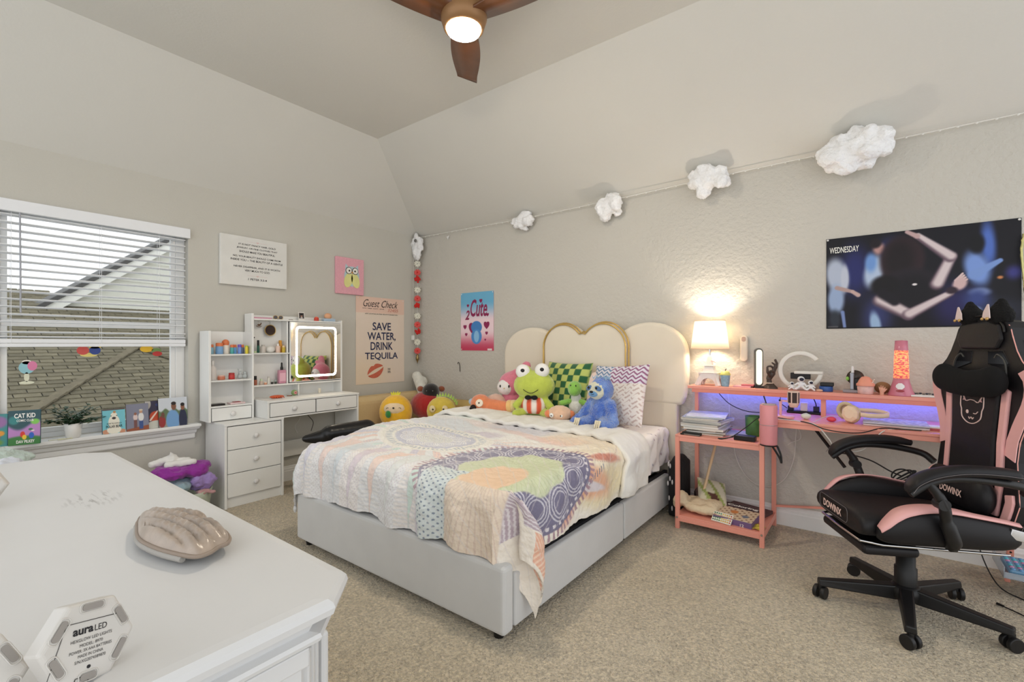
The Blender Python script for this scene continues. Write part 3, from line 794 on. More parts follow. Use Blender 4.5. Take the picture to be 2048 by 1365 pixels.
for (r_, z_) in prof:
    for i in range(n):
        a = 2 * PI * i / n; cyl.append(Vector(o) + Vector((r_ * math.cos(a), r_ * .86 * math.sin(a), z_)))
mb.add(cyl, [(j * n + i, j * n + (i + 1) % n, (j + 1) * n + (i + 1) % n, (j + 1) * n + i) for j in range(len(prof) - 1) for i in range(n)], True)
mb.c = [lin((222, 96, 66)) if (i % 6) < 3 else lin((240, 230, 220)) for j in range(len(prof)) for i in range(n)]
mb.build('striped_shirt', Ms, t, solid=.006)
mb = MB(); c0 = at(o, F, 0, .105, .150)
for s in (-1, 1): mb.ball(c0 + F[1] * .027 * s, (.026, .012, .018), rot=Matrix.Rotation(math.radians(22), 3, 'Z'))
mb.ball(c0, .011); mb.build('bow_tie', mat('black_felt', (18, 18, 20), .95), t)
# pink rabbit plush
F = FF(math.radians(-72)); o = (1.66, -.40, TOP)
t = plush('rabbit_plush', 'pink rabbit plush with a white face slumped left of the frog', 'plush toy', o)
Pk = fur('rabbit_pink', (226, 128, 150))
mb = MB(); mb.ball(at(o, F, 0, 0, .22), (.115, .105, .115)).ball(at(o, F, 0, 0, .09), (.095, .08, .09))
mb.cap(at(o, F, .02, -.02, .30), at(o, F, .13, -.03, .385), .036, .04); mb.cap(at(o, F, .0, .0, .31), at(o, F, .08, .03, .34), .03, .03)
mb.cap(at(o, F, -.06, .03, .03), at(o, F, -.10, .12, .03), .034); mb.cap(at(o, F, .06, .03, .03), at(o, F, .10, .12, .03), .034)
blob('body', mb, Pk, t)
MB().ball(at(o, F, -.025, .055, .205), (.082, .062, .07), rot=Matrix.Rotation(math.radians(18), 3, 'Z')).build('face', fur('rabbit_white', (240, 236, 234), .2), t)
for s in (-.06, .018): MB().ball(at(o, F, s, .112, .215), (.007, .005, .012)).build('eye', M_eyeb, t)
MB().ball(at(o, F, -.022, .119, .198), (.006, .004, .004)).build('nose', mat('nose_yellow', (226, 190, 90), .5), t)
# round tan-pink plush hidden behind the orange bird
mb = MB(); mb.ball((1.57, -.50, TOP + .06), (.10, .09, .085))
o_ = mb.build('round_plush', fur('blush_tan', (232, 190, 170)), remesh=.01, smooth_it=4, disp=(.02, .005)); tag(o_, 'plain blush coloured round plush behind the orange bird', 'plush toy')
# orange bird plush lying on its side
o = (1.55, -.62, TOP + .01)
t = plush('orange_bird_plush', 'orange long bird plush lying down with a black beak and striped tail', 'plush toy', o)
Or = fur('orange_fur', (232, 138, 92))
hd = Vector((1.535, -.66, TOP + .075))
mb = MB(); mb.ball(hd, (.085, .085, .078)); mb.cap(hd + Vector((.02, .02, -.01)), hd + Vector((.20, .09, -.025)), .06, .052)
blob('body', mb, Or, t)
for i, col in enumerate(((244, 200, 130), (240, 214, 150), (120, 126, 150), (240, 196, 120), (110, 116, 140))):
    a = hd + Vector((.215 + .036 * i, .095 + .012 * i, -.02 + .004 * i)); b = a + Vector((.04, .013, .004))
    MB().cyl(a, b, .055 - .002 * i, .053 - .002 * i, 18).build('tail_stripe', fur('tail_%d' % i, col), t, bevel=.008)
MB().cap(hd + Vector((-.005, -.085, -.03)), hd + Vector((-.02, -.115, -.065)), .028, .014).build('beak', mat('beak_black', (30, 22, 22), .8), t)
MB().cyl(hd + Vector((.045, -.065, .012)), hd + Vector((.052, -.078, .014)), .033, .030, 20).build('eye', mat('eye_cream', (240, 226, 206), .8), t, bevel=.004)
MB().ball(hd + Vector((.052, -.08, .015)), .0065).build('pupil', M_eyeb, t)
MB().cap(hd + Vector((-.07, .03, -.01)), hd + Vector((-.13, .05, -.005)), .022, .026).build('wing', fur('pale_pinkish', (240, 214, 206)), t)
MB().ball(hd + Vector((-.15, .055, -.002)), .027).build('wing_tip', fur('baby_blue', (170, 200, 226)), t)
# small green bird plush
F = FF(math.radians(-75)); o = (2.30, -.40, TOP)
t = plush('green_bird_plush', 'small lime green plush with a white belly beside the blue sloth', 'plush toy', o)
Lg = fur('lime_fur', (140, 196, 84)); Wf = fur('white_fur', (232, 232, 222))
mb = MB(); mb.ball(at(o, F, 0, 0, .075), (.06, .055, .075)).ball(at(o, F, 0, 0, .15), (.042, .04, .05)); blob('body', mb, Wf, t, .008)
mb = MB(); mb.ball(at(o, F, -.005, .02, .225), (.056, .058, .062)).ball(at(o, F, -.005, .055, .205), (.04, .035, .034)); blob('head', mb, Lg, t, .007)
for s in (-1, 1):
    MB().cap(at(o, F, .045 * s, .02, .125), at(o, F, .10 * s, .04, .11), .020, .024).build('wing', Lg, t)
    MB().ball(at(o, F, -.005 + .02 * s, .065, .25), (.006, .004, .008)).build('eye', M_eyeb, t)
# pale round plush peeping over the turned back edge
F = FF(math.radians(-65)); o = (2.25, -.56, TOP - .02)
t = plush('peach_plush', 'pale peach round plush face down with white eyes and orange ears', 'plush toy', o)
mb = MB(); mb.ball(at(o, F, 0, 0, .065), (.095, .085, .06)); blob('body', mb, fur('peach_fur', (238, 196, 164)), t)
for s in (-1, 1):
    MB().ball(at(o, F, .088 * s, .01, .06), (.03, .025, .03)).build('ear', Or, t)
    MB().ball(at(o, F, .035 * s - .02, .072, .058), (.018, .01, .017)).build('eye', M_eyew, t)
    MB().ball(at(o, F, .035 * s - .02, .082, .056), (.005, .004, .005)).build('pupil', M_eyeb, t)
# blue sloth plush
F = FF(math.radians(-100)); o = (2.59, -.52, TOP - .03)
t = plush('sloth_plush', 'shaggy blue sloth plush sitting at the right of the plush row', 'plush toy', o)
Bl = mat('sloth_blue', (255, 255, 255), .95, attr=True, bump=(120, .8, .02), var=.2, vscale=30, sheen=.7)
mb = MB(); mb.ball(at(o, F, 0, 0, .11), (.10, .085, .12)).ball(at(o, F, 0, .01, .275), (.085, .078, .09))
mb.cap(at(o, F, .08, .02, .17), at(o, F, .145, .07, .06), .042, .036); mb.cap(at(o, F, .145, .07, .06), at(o, F, .13, .13, .03), .036, .034)
mb.cap(at(o, F, -.08, .02, .17), at(o, F, -.15, .06, .07), .042, .036); mb.cap(at(o, F, -.15, .06, .07), at(o, F, -.17, .12, .03), .036, .034)
mb.cap(at(o, F, .055, .04, .045), at(o, F, .095, .15, .045), .045, .04); mb.cap(at(o, F, -.055, .04, .045), at(o, F, -.085, .15, .04), .045, .04)
Ms2 = mat('sloth_fur', (128, 164, 234), .95, bump=(120, .9, .02), var=.35, vscale=11, sheen=.8)
for nd_ in Ms2.node_tree.nodes:
    if nd_.type == 'VALTORGB': nd_.color_ramp.elements[0].color = (.20, .42, .80, 1); nd_.color_ramp.elements[0].position = .42; nd_.color_ramp.elements[1].position = .62
blob('body', mb, Ms2, t, .009, 3, (.012, .022))
mb = MB()
rs = random.Random(4)
for i in range(60):
    p = at(o, F, rs.uniform(-.06, .06), rs.uniform(-.02, .04), .345 + rs.uniform(-.02, .01)); mb.cyl(p, p + Vector((rs.uniform(-.02, .02), rs.uniform(-.02, .02), rs.uniform(.02, .035))), .004, .0005, 5)
mb.build('crown_tuft', fur('tuft_blue', (150, 190, 226)), t, kind='stuff')
MB().ball(at(o, F, -.015, .05, .268), (.076, .05, .066), rot=Matrix.Rotation(math.radians(-10), 3, 'Z')).build('face_mask', fur('mask_cream', (222, 220, 196), .2), t)
for s in (-1, 1):
    MB().ball(at(o, F, .038 * s - .015, .088, .287), (.027, .016, .018), rot=Matrix.Rotation(.5 * s, 3, 'Y')).build('eye_patch', fur('eye_blue', (86, 122, 170), .2), t)
    MB().ball(at(o, F, .034 * s - .015, .103, .290), .009).build('eye', M_eyeb, t)
MB().ball(at(o, F, -.015, .095, .245), (.036, .022, .022)).build('muzzle', fur('muzzle_blue', (110, 156, 200), .2), t)
MB().ball(at(o, F, -.015, .116, .262), (.014, .008, .009)).build('nose', M_eyeb, t)
MB().tube([at(o, F, -.036 + .006 * i, .117 - .0006 * abs(i - 4) ** 2, .243 + .0007 * (i - 4) ** 2) for i in range(8)], .0018, 5).build('smile', M_eyeb, t)
for (a, b) in ((.095, .19), (-.085, .19)):
    for k in (-1, 0, 1): MB().cap(at(o, F, a + .016 * k, b - .005, .07), at(o, F, a + .016 * k, b + .012, .03), .009, .006, 4).build('claw', mat('claw_cream', (232, 222, 196), .7), t)

# ------------------------------------------------------------------ plush heap in the room corner on a beige cushion
M_beige = mat('beige_cloth', (214, 190, 144), .9, bump=(50, .25, .006), var=.05)
mb = MB(); mb.box(.03, .24, -1.0, -.06, .0, .70)
tag(mb.build('floor_cushion', M_beige, bevel=.07, seg=4), 'tall beige cushion block in the corner beside the vanity', 'cushion')
tag(MB().box(.26, 1.26, -1.0, -.22, 0, .40).build('folded_futon', M_beige, bevel=.05, seg=3), 'low folded beige futon under the plush heap in the corner', 'cushion')
mb = MB(); mb.cap((.55, -.10, .55), (1.02, -.12, .56), .095, .095)
mb.ball((1.1, -.12, .56), (.06, .085, .09))
mb.box(.5, 1.15, -.2, -.04, 0, .5)
tag(mb.build('bolster', mat('bolster_cloth', (200, 174, 112), .9, var=.05), remesh=.02, smooth_it=6), 'tan bolster cushion along the wall between the corner and headboard', 'cushion')
def face_round(name, lab, c, R, col, az, cat='plush toy'):
    return
F = FF(math.radians(-48)); o = (.48, -.70, .40)
t = plush('yellow_sloth_plush', 'round yellow pineapple plush with a sleepy smiling face', 'plush toy', o)
mb = MB(); mb.ball(at(o, F, 0, 0, .16), (.16, .13, .17), rot=Matrix.Rotation(math.radians(42), 3, 'Z')); blob('body', mb, fur('pineapple_yellow', (244, 190, 44), .2), t, .011)
MB().ball(at(o, F, 0.0, .072, .20), (.105, .068, .066), rot=Matrix.Rotation(math.radians(42), 3, 'Z')).build('face', fur('face_cream', (244, 218, 180), .2), t)
MB().ball(at(o, F, 0.0, .140, .215), (.012, .008, .009)).build('nose', M_eyeb, t)
for s in (-1, 1): MB().tube([at(o, F, .055 * s + .014 * math.cos(a), .128, .205 + .012 * math.sin(a)) for a in [PI * i / 6 for i in range(7)]], .0022, 5).build('closed_eye', M_eyeb, t)
for k in range(5): MB().cap(at(o, F, -.03 + .014 * k, .0, .32), at(o, F, -.045 + .022 * k, 0, .35 + .008 * (k % 2)), .014, .004, 4).build('leaf_tuft', fur('tuft_yellow', (226, 220, 60), .2), t)
MB().ball(at(o, F, -.05, .13, .155), (.035, .02, .035)).build('green_paw', fur('paw_green', (44, 140, 60), .2), t)
# red plush with a black dog-like head
F = FF(math.radians(-50)); o = (.60, -.38, .47)
t = plush('ladybug_plush', 'dark red plush with a black head and brown ears behind the yellow one', 'plush toy', o)
mb = MB(); mb.ball(at(o, F, -.03, 0, .13), (.19, .13, .14)); blob('body', mb, fur('deep_red', (170, 26, 26), .2), t, .012)
MB().ball(at(o, F, .02, .02, .27), (.088, .085, .085)).build('head', fur('soft_black', (24, 18, 18), .3), t)
for s in (-1, 1): MB().ball(at(o, F, .02 + .105 * s, .0, .295), (.04, .028, .03)).build('ear', fur('ear_brown', (140, 74, 44), .3), t)
for s in (-1, 1): MB().ball(at(o, F, .02 + .03 * s, .107, .285), .006).build('eye', mat('eye_shine', (120, 120, 120), .2), t)
o = (.27, -.17, .60)
t = plush('white_plush', 'white plush arm and head leaning in the corner behind the heap', 'plush toy', o)
mb = MB(); mb.cap((.30, -.18, .68), (.12, -.12, .86), .06, .055); mb.ball((.17, -.09, .80), .06); blob('body', mb, Wf, t)
# taco-like yellow plush
F = FF(math.radians(-55)); o = (.84, -.44, .46)
t = plush('taco_plush', 'yellow taco plush with green frill peeping over the quilt', 'plush toy', o)
mb = MB(); mb.ball(at(o, F, 0, 0, .11), (.145, .09, .14), rot=Matrix.Rotation(math.radians(35), 3, 'Z')); blob('body', mb, fur('taco_yellow', (222, 196, 80), .2), t)
for s in (-1, 1):
    MB().ball(at(o, F, .06 * s - .01, .085, .14), (.038, .02, .034)).build('eye_patch', fur('patch_cream', (240, 220, 170), .2), t)
    MB().ball(at(o, F, .05 * s - .01, .108, .14), .009).build('eye', M_eyeb, t)
for k in range(9):
    a = PI * (.15 + .5 * k / 8)
    p = at(o, F, .135 * math.cos(a) + .02, -.03, .11 + .14 * math.sin(a)); MB().cyl(p, p + Vector((.02 * math.cos(a), 0, .035)), .016, .002, 8).build('lettuce_frill', fur('frill_green', (176, 208, 100), .2), t)
# ------------------------------------------------------------------ vanity with hutch
va = thing('vanity', 'white dressing table with drawers, shelf towers and lit mirror on window wall', 'dressing table', (.2, -1.6, 0))
V = M_vanity; M_gap = mat('shadow_gap', (96, 96, 98), .8)
def knob(p, parent, d=(1, 0, 0)):
    p = Vector(p); d = Vector(d)
    return MB().lathe([(.008, 0), (.008, .008), (.017, .013), (.019, .02), (.014, .026), (.0, .028)], p, 18, 'x').build('knob', mat('knob_white', (226, 224, 222), .3), parent)
def drawer(x, y0, y1, z0, z1, parent, knobs=True):
    bx('drawer_gap', M_gap, parent, x - .012, x - .001, y0 - .003, y1 + .003, z0 - .003, z1 + .003, 0)
    d = bx('drawer', V, parent, x - .001, x + .012, y0, y1, z0, z1, .002)
    knob((x + .012, (y0 + y1) / 2, (z0 + z1) / 2), d)
    return d
# low chest
bx('chest_side', V, va, .02, .375, -2.175, -2.157, 0, .61, .002)
bx('chest_side', V, va, .02, .375, -1.757, -1.739, 0, .61, .002)
bx('chest_top', V, va, .02, .378, -2.178, -1.738, .61, .626, .002)
bx('chest_back', V, va, .02, .03, -2.157, -1.757, .0, .61, 0)
bx('plinth', V, va, .34, .355, -2.157, -1.757, 0, .075, .001)
for i in range(3): drawer(.362, -2.153, -1.761, .08 + i * .176, .251 + i * .176, va)
# table
bx('table_top', V, va, .02, .385, -1.872, -1.045, .752, .768, .002)
bx('table_side', V, va, .02, .38, -1.87, -1.853, .627, .752, .002)
bx('table_leg_panel', V, va, .02, .38, -1.063, -1.046, 0, .752, .002)
bx('table_bottom', V, va, .02, .375, -1.853, -1.063, .622, .634, .002)
drawer(.37, -1.848, -1.470, .640, .747, va); drawer(.37, -1.460, -1.070, .640, .747, va)
bx('back_rail', V, va, .02, .035, -1.738, -1.063, .22, .36, .002)
# left tower
bx('tower_side', V, va, .02, .195, -2.215, -2.198, .626, 1.318, .002)
bx('tower_back', V, va, .02, .03, -2.198, -1.90, .626, 1.318, 0)
bx('tower_side', V, va, .02, .195, -1.905, -1.890, .626, 1.318, .002)
for z in (1.128, .928): bx('shelf', V, va, .03, .19, -2.198, -1.905, z, z + .012, .002)
bx('shelf', V, va, .03, .195, -2.198, -1.905, .732, .744, .002)
drawer(.186, -2.193, -1.910, .632, .728, va)
# right tower with pegboard, shelves and the mirror
bx('hutch_side', V, va, .02, .15, -1.888, -1.870, .768, 1.468, .002)
bx('hutch_side', V, va, .02, .15, -1.083, -1.068, .768, 1.44, .002)
bx('hutch_back', V, va, .02, .03, -1.87, -1.083, .768, 1.4265, 0)
bx('hutch_top', V, va, .03, .15, -1.87, -1.083, 1.415, 1.427, .002)
bx('top_rail', V, va, .02, .03, -1.87, -1.083, 1.427, 1.462, .002)
bx('shelf', V, va, .03, .148, -1.87, -1.575, 1.132, 1.144, .002)
bx('shelf', V, va, .03, .148, -1.87, -1.083, .866, .879, .002)
bx('divider', V, va, .03, .13, -1.590, -1.577, .879, 1.415, .002)
bx('divider', V, va, .03, .13, -1.49, -1.478, .768, .866, .002)
mp = bx('mirror_panel', V, va, .134, .150, -1.572, -1.083, .886, 1.412, .002)
M_mir = mat('mirror_glass', (235, 235, 235), .02, 1, var=0)
gl = bx('mirror_glass', M_mir, mp, .150, .1525, -1.566, -1.089, .892, 1.406, 0)
y0, y1, z0, z1 = -1.523, -1.132, .925, 1.374
path = [(.1545, a, b) for a, b in rrect(y0, y1, z0, z1, .035, 6)]
led = MB()
pt = rrect(y0, y1, z0, z1, .035, 6); inn = rrect(y0 + .017, y1 - .017, z0 + .017, z1 - .017, .022, 6); n = len(pt)
led.add([(.1532, a, b) for a, b in pt] + [(.1532, a, b) for a, b in inn], [(i, (i + 1) % n, n + (i + 1) % n, n + i) for i in range(n)])
led.build('light_band', mat('mirror_led', (255, 244, 222), .5, emit=MIRROR_LED, ecol=(255, 240, 214)), mp)

# small things on the vanity: bottles turned on the lathe
def bottle(lab, name, x, y, z, r, h, col, cap=None, ch=.2, cr=.6, gl_=.35, neck=False, group=None, shape='round', cat=None):
    t = thing(name, lab, cat or name.replace('_', ' '), (x, y, z), group=group)
    m = mat('c_%d_%d_%d' % col, col, gl_, var=.03)
    hb = h * (1 - ch) if cap else h
    if neck: prof = [(r * .92, 0), (r, .004), (r, hb * .72), (r * .85, hb * .84), (r * .4, hb * .95), (r * .36, hb)]
    else: prof = [(r * .92, 0), (r, .003), (r, hb - .004), (r * .9, hb)]
    MB().lathe(prof, (x, y, z), 20).build('body', m, t)
    if cap:
        MB().lathe([(r * cr, 0), (r * cr, h * ch - .003), (r * cr * .85, h * ch)], (x, y, z + hb), 18).build('lid', mat('c_%d_%d_%d' % cap, cap, .35, var=.03), t)
    return t
zs = 1.1405; xs = .12
row = [(-2.170, .019, .074, (150, 190, 206), (222, 130, 88), 'pale blue short bottle with orange cap, leftmost on the top tower shelf'),
       (-2.118, .026, .086, (128, 170, 214), (226, 126, 80), 'wide sky blue bottle with orange cap on the top tower shelf'),
       (-2.066, .023, .098, (236, 226, 214), (226, 128, 82), 'white bottle under a big round orange cap on the top tower shelf'),
       (-2.028, .013, .072, (84, 170, 168), (220, 120, 78), 'slim teal bottle with orange cap right of the round capped one'),
       (-2.000, .014, .072, (112, 168, 220), (222, 118, 74), 'slim blue bottle with orange cap fifth along the top tower shelf'),
       (-1.972, .014, .074, (120, 150, 216), (120, 88, 190), 'slim blue bottle with violet cap on the top tower shelf'),
       (-1.944, .014, .072, (104, 118, 150), (222, 118, 70), 'slim slate bottle with orange cap right of the violet capped one'),
       (-1.918, .012, .062, (224, 200, 70), (180, 200, 60), 'small yellow tube with lime cap, rightmost on the top tower shelf')]
for i, (y, r, h, c, cp, lab) in enumerate(row):
    t = bottle(lab, 'lotion_bottle', xs + .02 * (i % 2) - .01, y, zs, r, h, c, cp, .30, .96, cat='bottle', group='orange capped bottles on the tower shelf')
    if i == 2: MB().ball((xs - .01, y, zs + .088), .026).build('round_cap', mat('c_orange_cap', (226, 128, 82), .35), t)
t = thing('mini_tube', 'small yellow and green tube standing before the slate bottle', 'tube', (.16, -1.928, zs)); MB().cyl((.16, -1.932, zs), (.16, -1.932, zs + .055), .009, .011, 14).build('body', mat('tube_yellow', (232, 214, 70), .4), t); MB().cyl((.16, -1.932, zs + .055), (.16, -1.932, zs + .065), .009, .009, 14).build('lid', mat('tube_lime', (190, 206, 60), .4), t)
zs = .9405
bottle('frosted white pump bottle at the left of the middle tower shelf', 'pump_bottle', .12, -2.16, zs, .024, .15, (226, 220, 216), (236, 234, 232), .22, .45, neck=True, cat='bottle')
bottle('low tan jar with a pale lid on the middle tower shelf', 'cream_jar', .13, -2.105, zs, .026, .036, (206, 124, 96), (226, 190, 176), .25, .9, cat='jar')
bottle('small red jar with a red lid on the middle tower shelf', 'lip_jar', .13, -2.03, zs, .022, .05, (198, 62, 58), (176, 52, 50), .3, .95, cat='jar')
t = thing('clear_figurine', 'tiny clear glass rabbit ornament at the right of the middle tower shelf', 'ornament', (.12, -1.96, zs))
mb = MB(); mb.ball((.12, -1.965, zs + .02), .02).ball((.12, -1.965, zs + .048), .014).cap((.12, -1.972, zs + .055), (.12, -1.978, zs + .078), .006, .004).cap((.12, -1.958, zs + .055), (.12, -1.95, zs + .078), .006, .004).ball((.12, -1.93, zs + .02), .018).ball((.12, -1.928, zs + .046), .012)
mb.build('body', mat('frosted_glass', (226, 232, 232), .25, trans=.5), t, remesh=.003, smooth_it=2)
zs = .7445
tag(bx('compact_palette', mat('palette_black', (34, 30, 26), .3), None, .10, .17, -2.19, -2.09, zs, zs + .014, .003), 'flat black makeup palette on the tower\'s lowest shelf', 'palette')
t = thing('pink_palette', 'pale pink makeup palette stacked with a red one on the lowest tower shelf', 'palette', (.13, -2.0, zs))
bx('case', mat('pal_pink', (232, 206, 206), .3), t, .09, .16, -2.05, -1.94, zs, zs + .012, .003); bx('red_pan', mat('pal_red', (160, 60, 66), .4), t, .11, .15, -2.02, -1.97, zs + .012, zs + .017, .002)
# upper hutch shelf
zs = 1.1445
bottle('slim dark green dropper bottle with a tall black cap by the hanging comb', 'serum_bottle', .10, -1.815, zs, .010, .105, (40, 96, 78), (24, 24, 26), .42, .9, cat='bottle')
bottle('ribbed clear bottle with a dark label on the upper hutch shelf', 'toner_bottle', .105, -1.778, zs, .020, .068, (214, 206, 198), (196, 190, 182), .2, .6, cat='bottle')
t = thing('spray_label_bottle', None, None) if False else None
t = thing('round_cream_tub', 'round white tub lying between the ribbed bottle and pink bottle', 'tub', (.09, -1.71, zs))
MB().ball((.09, -1.71, zs + .028), (.022, .038, .028)).build('body', mat('tub_white', (234, 232, 226), .3), t)
bottle('pale pink square shouldered bottle with white cap on the upper hutch shelf', 'moisturiser_bottle', .10, -1.652, zs, .018, .076, (236, 206, 190), (244, 242, 238), .25, .5, cat='bottle')
bottle('tall amber bottle at the right end of the upper hutch shelf', 'amber_bottle', .075, -1.620, zs, .018, .105, (214, 150, 60), (216, 150, 40), .3, .7, cat='bottle')
bottle('short golden oil bottle before the amber bottle', 'oil_bottle', .115, -1.612, zs, .014, .06, (206, 176, 60), (230, 200, 150), .25, .8, cat='bottle')
bottle('flat green glass pot at the left of the upper hutch shelf', 'flat_pot', .11, -1.848, zs, .017, .014, (186, 206, 160), cat='pot')
# lower hutch shelf
zs = .8795
bottle('amber nail polish with a black cap at the left of the lower hutch shelf', 'nail_polish', .11, -1.842, zs, .013, .075, (170, 100, 76), (20, 18, 20), .42, .85, cat='nail polish')
bottle('clear perfume bottle with pale green stopper on the lower hutch shelf', 'perfume_bottle', .11, -1.795, zs, .014, .05, (214, 196, 180), (206, 220, 190), .4, .7, cat='bottle')
bottle('tiny peach pot between the perfume and the clear vial', 'tiny_pot', .12, -1.765, zs, .012, .022, (226, 160, 126), (240, 226, 206), .3, .9, cat='pot')
bottle('tall clear vial in the middle of the lower hutch shelf', 'glass_vial', .11, -1.735, zs, .010, .065, (232, 230, 220), (206, 200, 190), .2, .8, cat='vial')
bottle('small dark bottle with a clear cap left of another on the lower hutch shelf', 'sample_bottle', .115, -1.708, zs, .010, .034, (52, 50, 46), (190, 196, 190), .45, .9, cat='bottle')
bottle('small dark bottle with grey cap nearest the big pink bottle', 'sample_bottle', .115, -1.680, zs, .010, .034, (60, 70, 58), (150, 160, 156), .45, .9, cat='bottle')
t = thing('dropper_bottle', 'large pink bottle with a black dropper top left of the mirror', 'bottle', (.105, -1.622, zs))
bx('body', mat('rose_glass', (214, 150, 170), .2), t, .085, .125, -1.652, -1.592, zs, zs + .115, .006)
MB().lathe([(.012, 0), (.012, .02), (.008, .03), (.007, .06), (.0, .066)], (.105, -1.622, zs + .115), 16).build('dropper', M_black, t)
lb = bx('label', mat('rose_label', (236, 186, 200), .5), t, .125, .1262, -1.646, -1.598, zs + .02, zs + .09, 0)
text('Rose\nwater', (.1263, -1.640, zs + .035), (0, 1, 0), (0, 0, 1), .036, .035, mat('rose_ink', (140, 60, 90), .6), t) if False else None
# hung from hooks at the top
t = thing('hanging_comb', 'white comb hanging from a hook in the hutch', 'comb', (.06, -1.84, 1.40))
mb = MB(); mb.obox((.055, -1.838, 1.33), (1, 0, 0), (0, 1, .35), (0, -.35, 1), .003, .011, .055); mb.build('comb_body', V, t)
MB().ball((.058, -1.829, 1.272), .006).build('tip', M_black, t); MB().tube([(.03, -1.855, 1.41), (.06, -1.855, 1.40), (.06, -1.853, 1.385)], .0015, 6).build('hook', M_chrome, t)
t = thing('charm_keychain', 'small bronze rocking horse charm hanging near the comb', 'charm', (.06, -1.79, 1.38))
mb = MB(); mb.tube([(.06, -1.79 + .022 * math.cos(a), 1.372 + .012 * math.sin(a)) for a in [PI + PI * i / 8 for i in range(9)]], .002, 6)
mb.ball((.06, -1.79, 1.378), (.006, .014, .007)).cap((.06, -1.778, 1.38), (.06, -1.773, 1.393), .004).cyl((.06, -1.795, 1.376), (.06, -1.80, 1.36), .002).cyl((.06, -1.785, 1.376), (.06, -1.78, 1.36), .002); mb.build('charm_body', mat('bronze', (120, 88, 60), .4, .6), t)
MB().tube([(.03, -1.79, 1.412), (.06, -1.79, 1.405), (.06, -1.79, 1.385)], .0013, 6).build('hook', M_chrome, t)
t = thing('hanging_mirror', 'round black hand mirror hanging from a hook in the hutch', 'mirror', (.06, -1.70, 1.34))
MB().cyl((.056, -1.70, 1.335), (.064, -1.70, 1.335), .044, .044, 32).build('disc', mat('dark_glass', (44, 26, 24), .1), t)
MB().tube([(.0655, -1.70 + .045 * math.cos(a), 1.335 + .045 * math.sin(a)) for a in [2 * PI * i / 32 for i in range(32)]], .003, 6, True).build('rim', M_gold, t)
MB().tube([(.03, -1.70, 1.412), (.06, -1.70, 1.405), (.06, -1.70, 1.38)], .0013, 6).build('hook', M_chrome, t)
# on the hutch top
zs = 1.4275
t = thing('pink_strip', 'translucent pink hair clip strip on the hutch top', 'hair clip', (.09, -1.78, zs)); bx('strip', mat('clear_pink', (236, 176, 200), .2, trans=.2), t, .08, .10, -1.86, -1.70, zs, zs + .014, .004)
t = thing('sunglasses', 'folded round sunglasses lying on the hutch top', 'sunglasses', (.1, -1.65, zs))
for y in (-1.672, -1.628): MB().tube([(.10, y + .019 * math.cos(a), zs + .018 + .015 * math.sin(a)) for a in [2 * PI * i / 20 for i in range(20)]], .0022, 6, True).build('rim', M_gold, t); MB().cyl((.099, y, zs + .018), (.101, y, zs + .018), .017, .017, 20).build('lens', mat('lens_grey', (90, 88, 96), .1), t)
MB().tube([(.09, -1.69, zs + .006), (.07, -1.64, zs + .006), (.075, -1.60, zs + .006)], .002, 6).build('temple', M_black, t)
t = thing('instant_photo', 'instant photo print standing on the hutch top', 'photo', (.09, -1.43, zs))
def f_(u, v): p = Pic(u, v, .8, (238, 234, 228)); p.rect(.08, .72, .25, .92, (60, 52, 50), .01); p.ell(.4, .62, .13, .17, (196, 150, 130)).ell(.4, .72, .16, .13, (30, 24, 24), .2).rect(.26, .54, .27, .42, (206, 200, 196), .03); return p.c
art('print', (.09, -1.463, zs), (0, 1, 0), (-.12, 0, .99), .056, .075, 30, 36, f_, t)
bottle('small round red ornament on the hutch top, left of the blue block', 'red_pot', .09, -1.295, zs, .021, .04, (206, 70, 50), (226, 110, 80), .2, .6, cat='ornament')
t = thing('blue_calendar_block', 'pale blue block with a round tan face on top, right end of hutch', 'ornament', (.09, -1.19, zs))
bx('block', mat('block_blue', (176, 196, 214), .5), t, .07, .12, -1.235, -1.12, zs, zs + .028, .005)
MB().ball((.09, -1.18, zs + .05), (.026, .036, .03)).build('face', mat('face_tan', (226, 170, 130), .5), t)
tag(bx('coin_case', mat('case_brown', (110, 80, 70), .4), None, .08, .10, -1.55, -1.52, zs, zs + .006, .002), 'tiny brown clip on the hutch top left of the photo', 'clip')
# on the table
zs = .7685
t = thing('claw_clip', 'orange red hair claw clip lying on the vanity top', 'hair clip', (.20, -1.72, zs))
mb = MB(); mb.ball((.22, -1.72, zs + .013), (.03, .06, .013)); mb.build('clip_body', mat('clip_orange', (206, 90, 50), .35), t)
for k in range(6): MB().cap((.245, -1.765 + .018 * k, zs + .008), (.255, -1.765 + .018 * k, zs + .004), .004, .003, 3).build('tooth', mat('clip_orange', (206, 90, 50), .35), t)
t = thing('flower_ball', 'green ball with a pink and red flower on the vanity top', 'ornament', (.14, -1.53, zs))
MB().ball((.14, -1.53, zs + .025), .025).build('ball', mat('ball_green', (140, 170, 110), .4), t)
for k in range(6): MB().ball((.163, -1.53 + .009 * math.cos(k * PI / 3), zs + .026 + .009 * math.sin(k * PI / 3)), (.004, .006, .006)).build('petal', mat('petal_pink', (226, 150, 150), .5), t)
MB().ball((.168, -1.53, zs + .026), .004).build('flower_eye', mat('petal_red', (150, 30, 30), .5), t)
tag(MB().tube([(.15, -1.60, zs + .004), (.17, -1.58, zs + .004), (.16, -1.56, zs + .004)], .004, 6).build('hair_tie', mat('tie_brown', (130, 84, 60), .7)), 'thin brown hair tie left of the flower ball', 'hair tie')
bottle('pale candle stub under the right end of the mirror', 'candle', .1, -1.27, zs, .012, .04, (236, 226, 206), cat='candle')

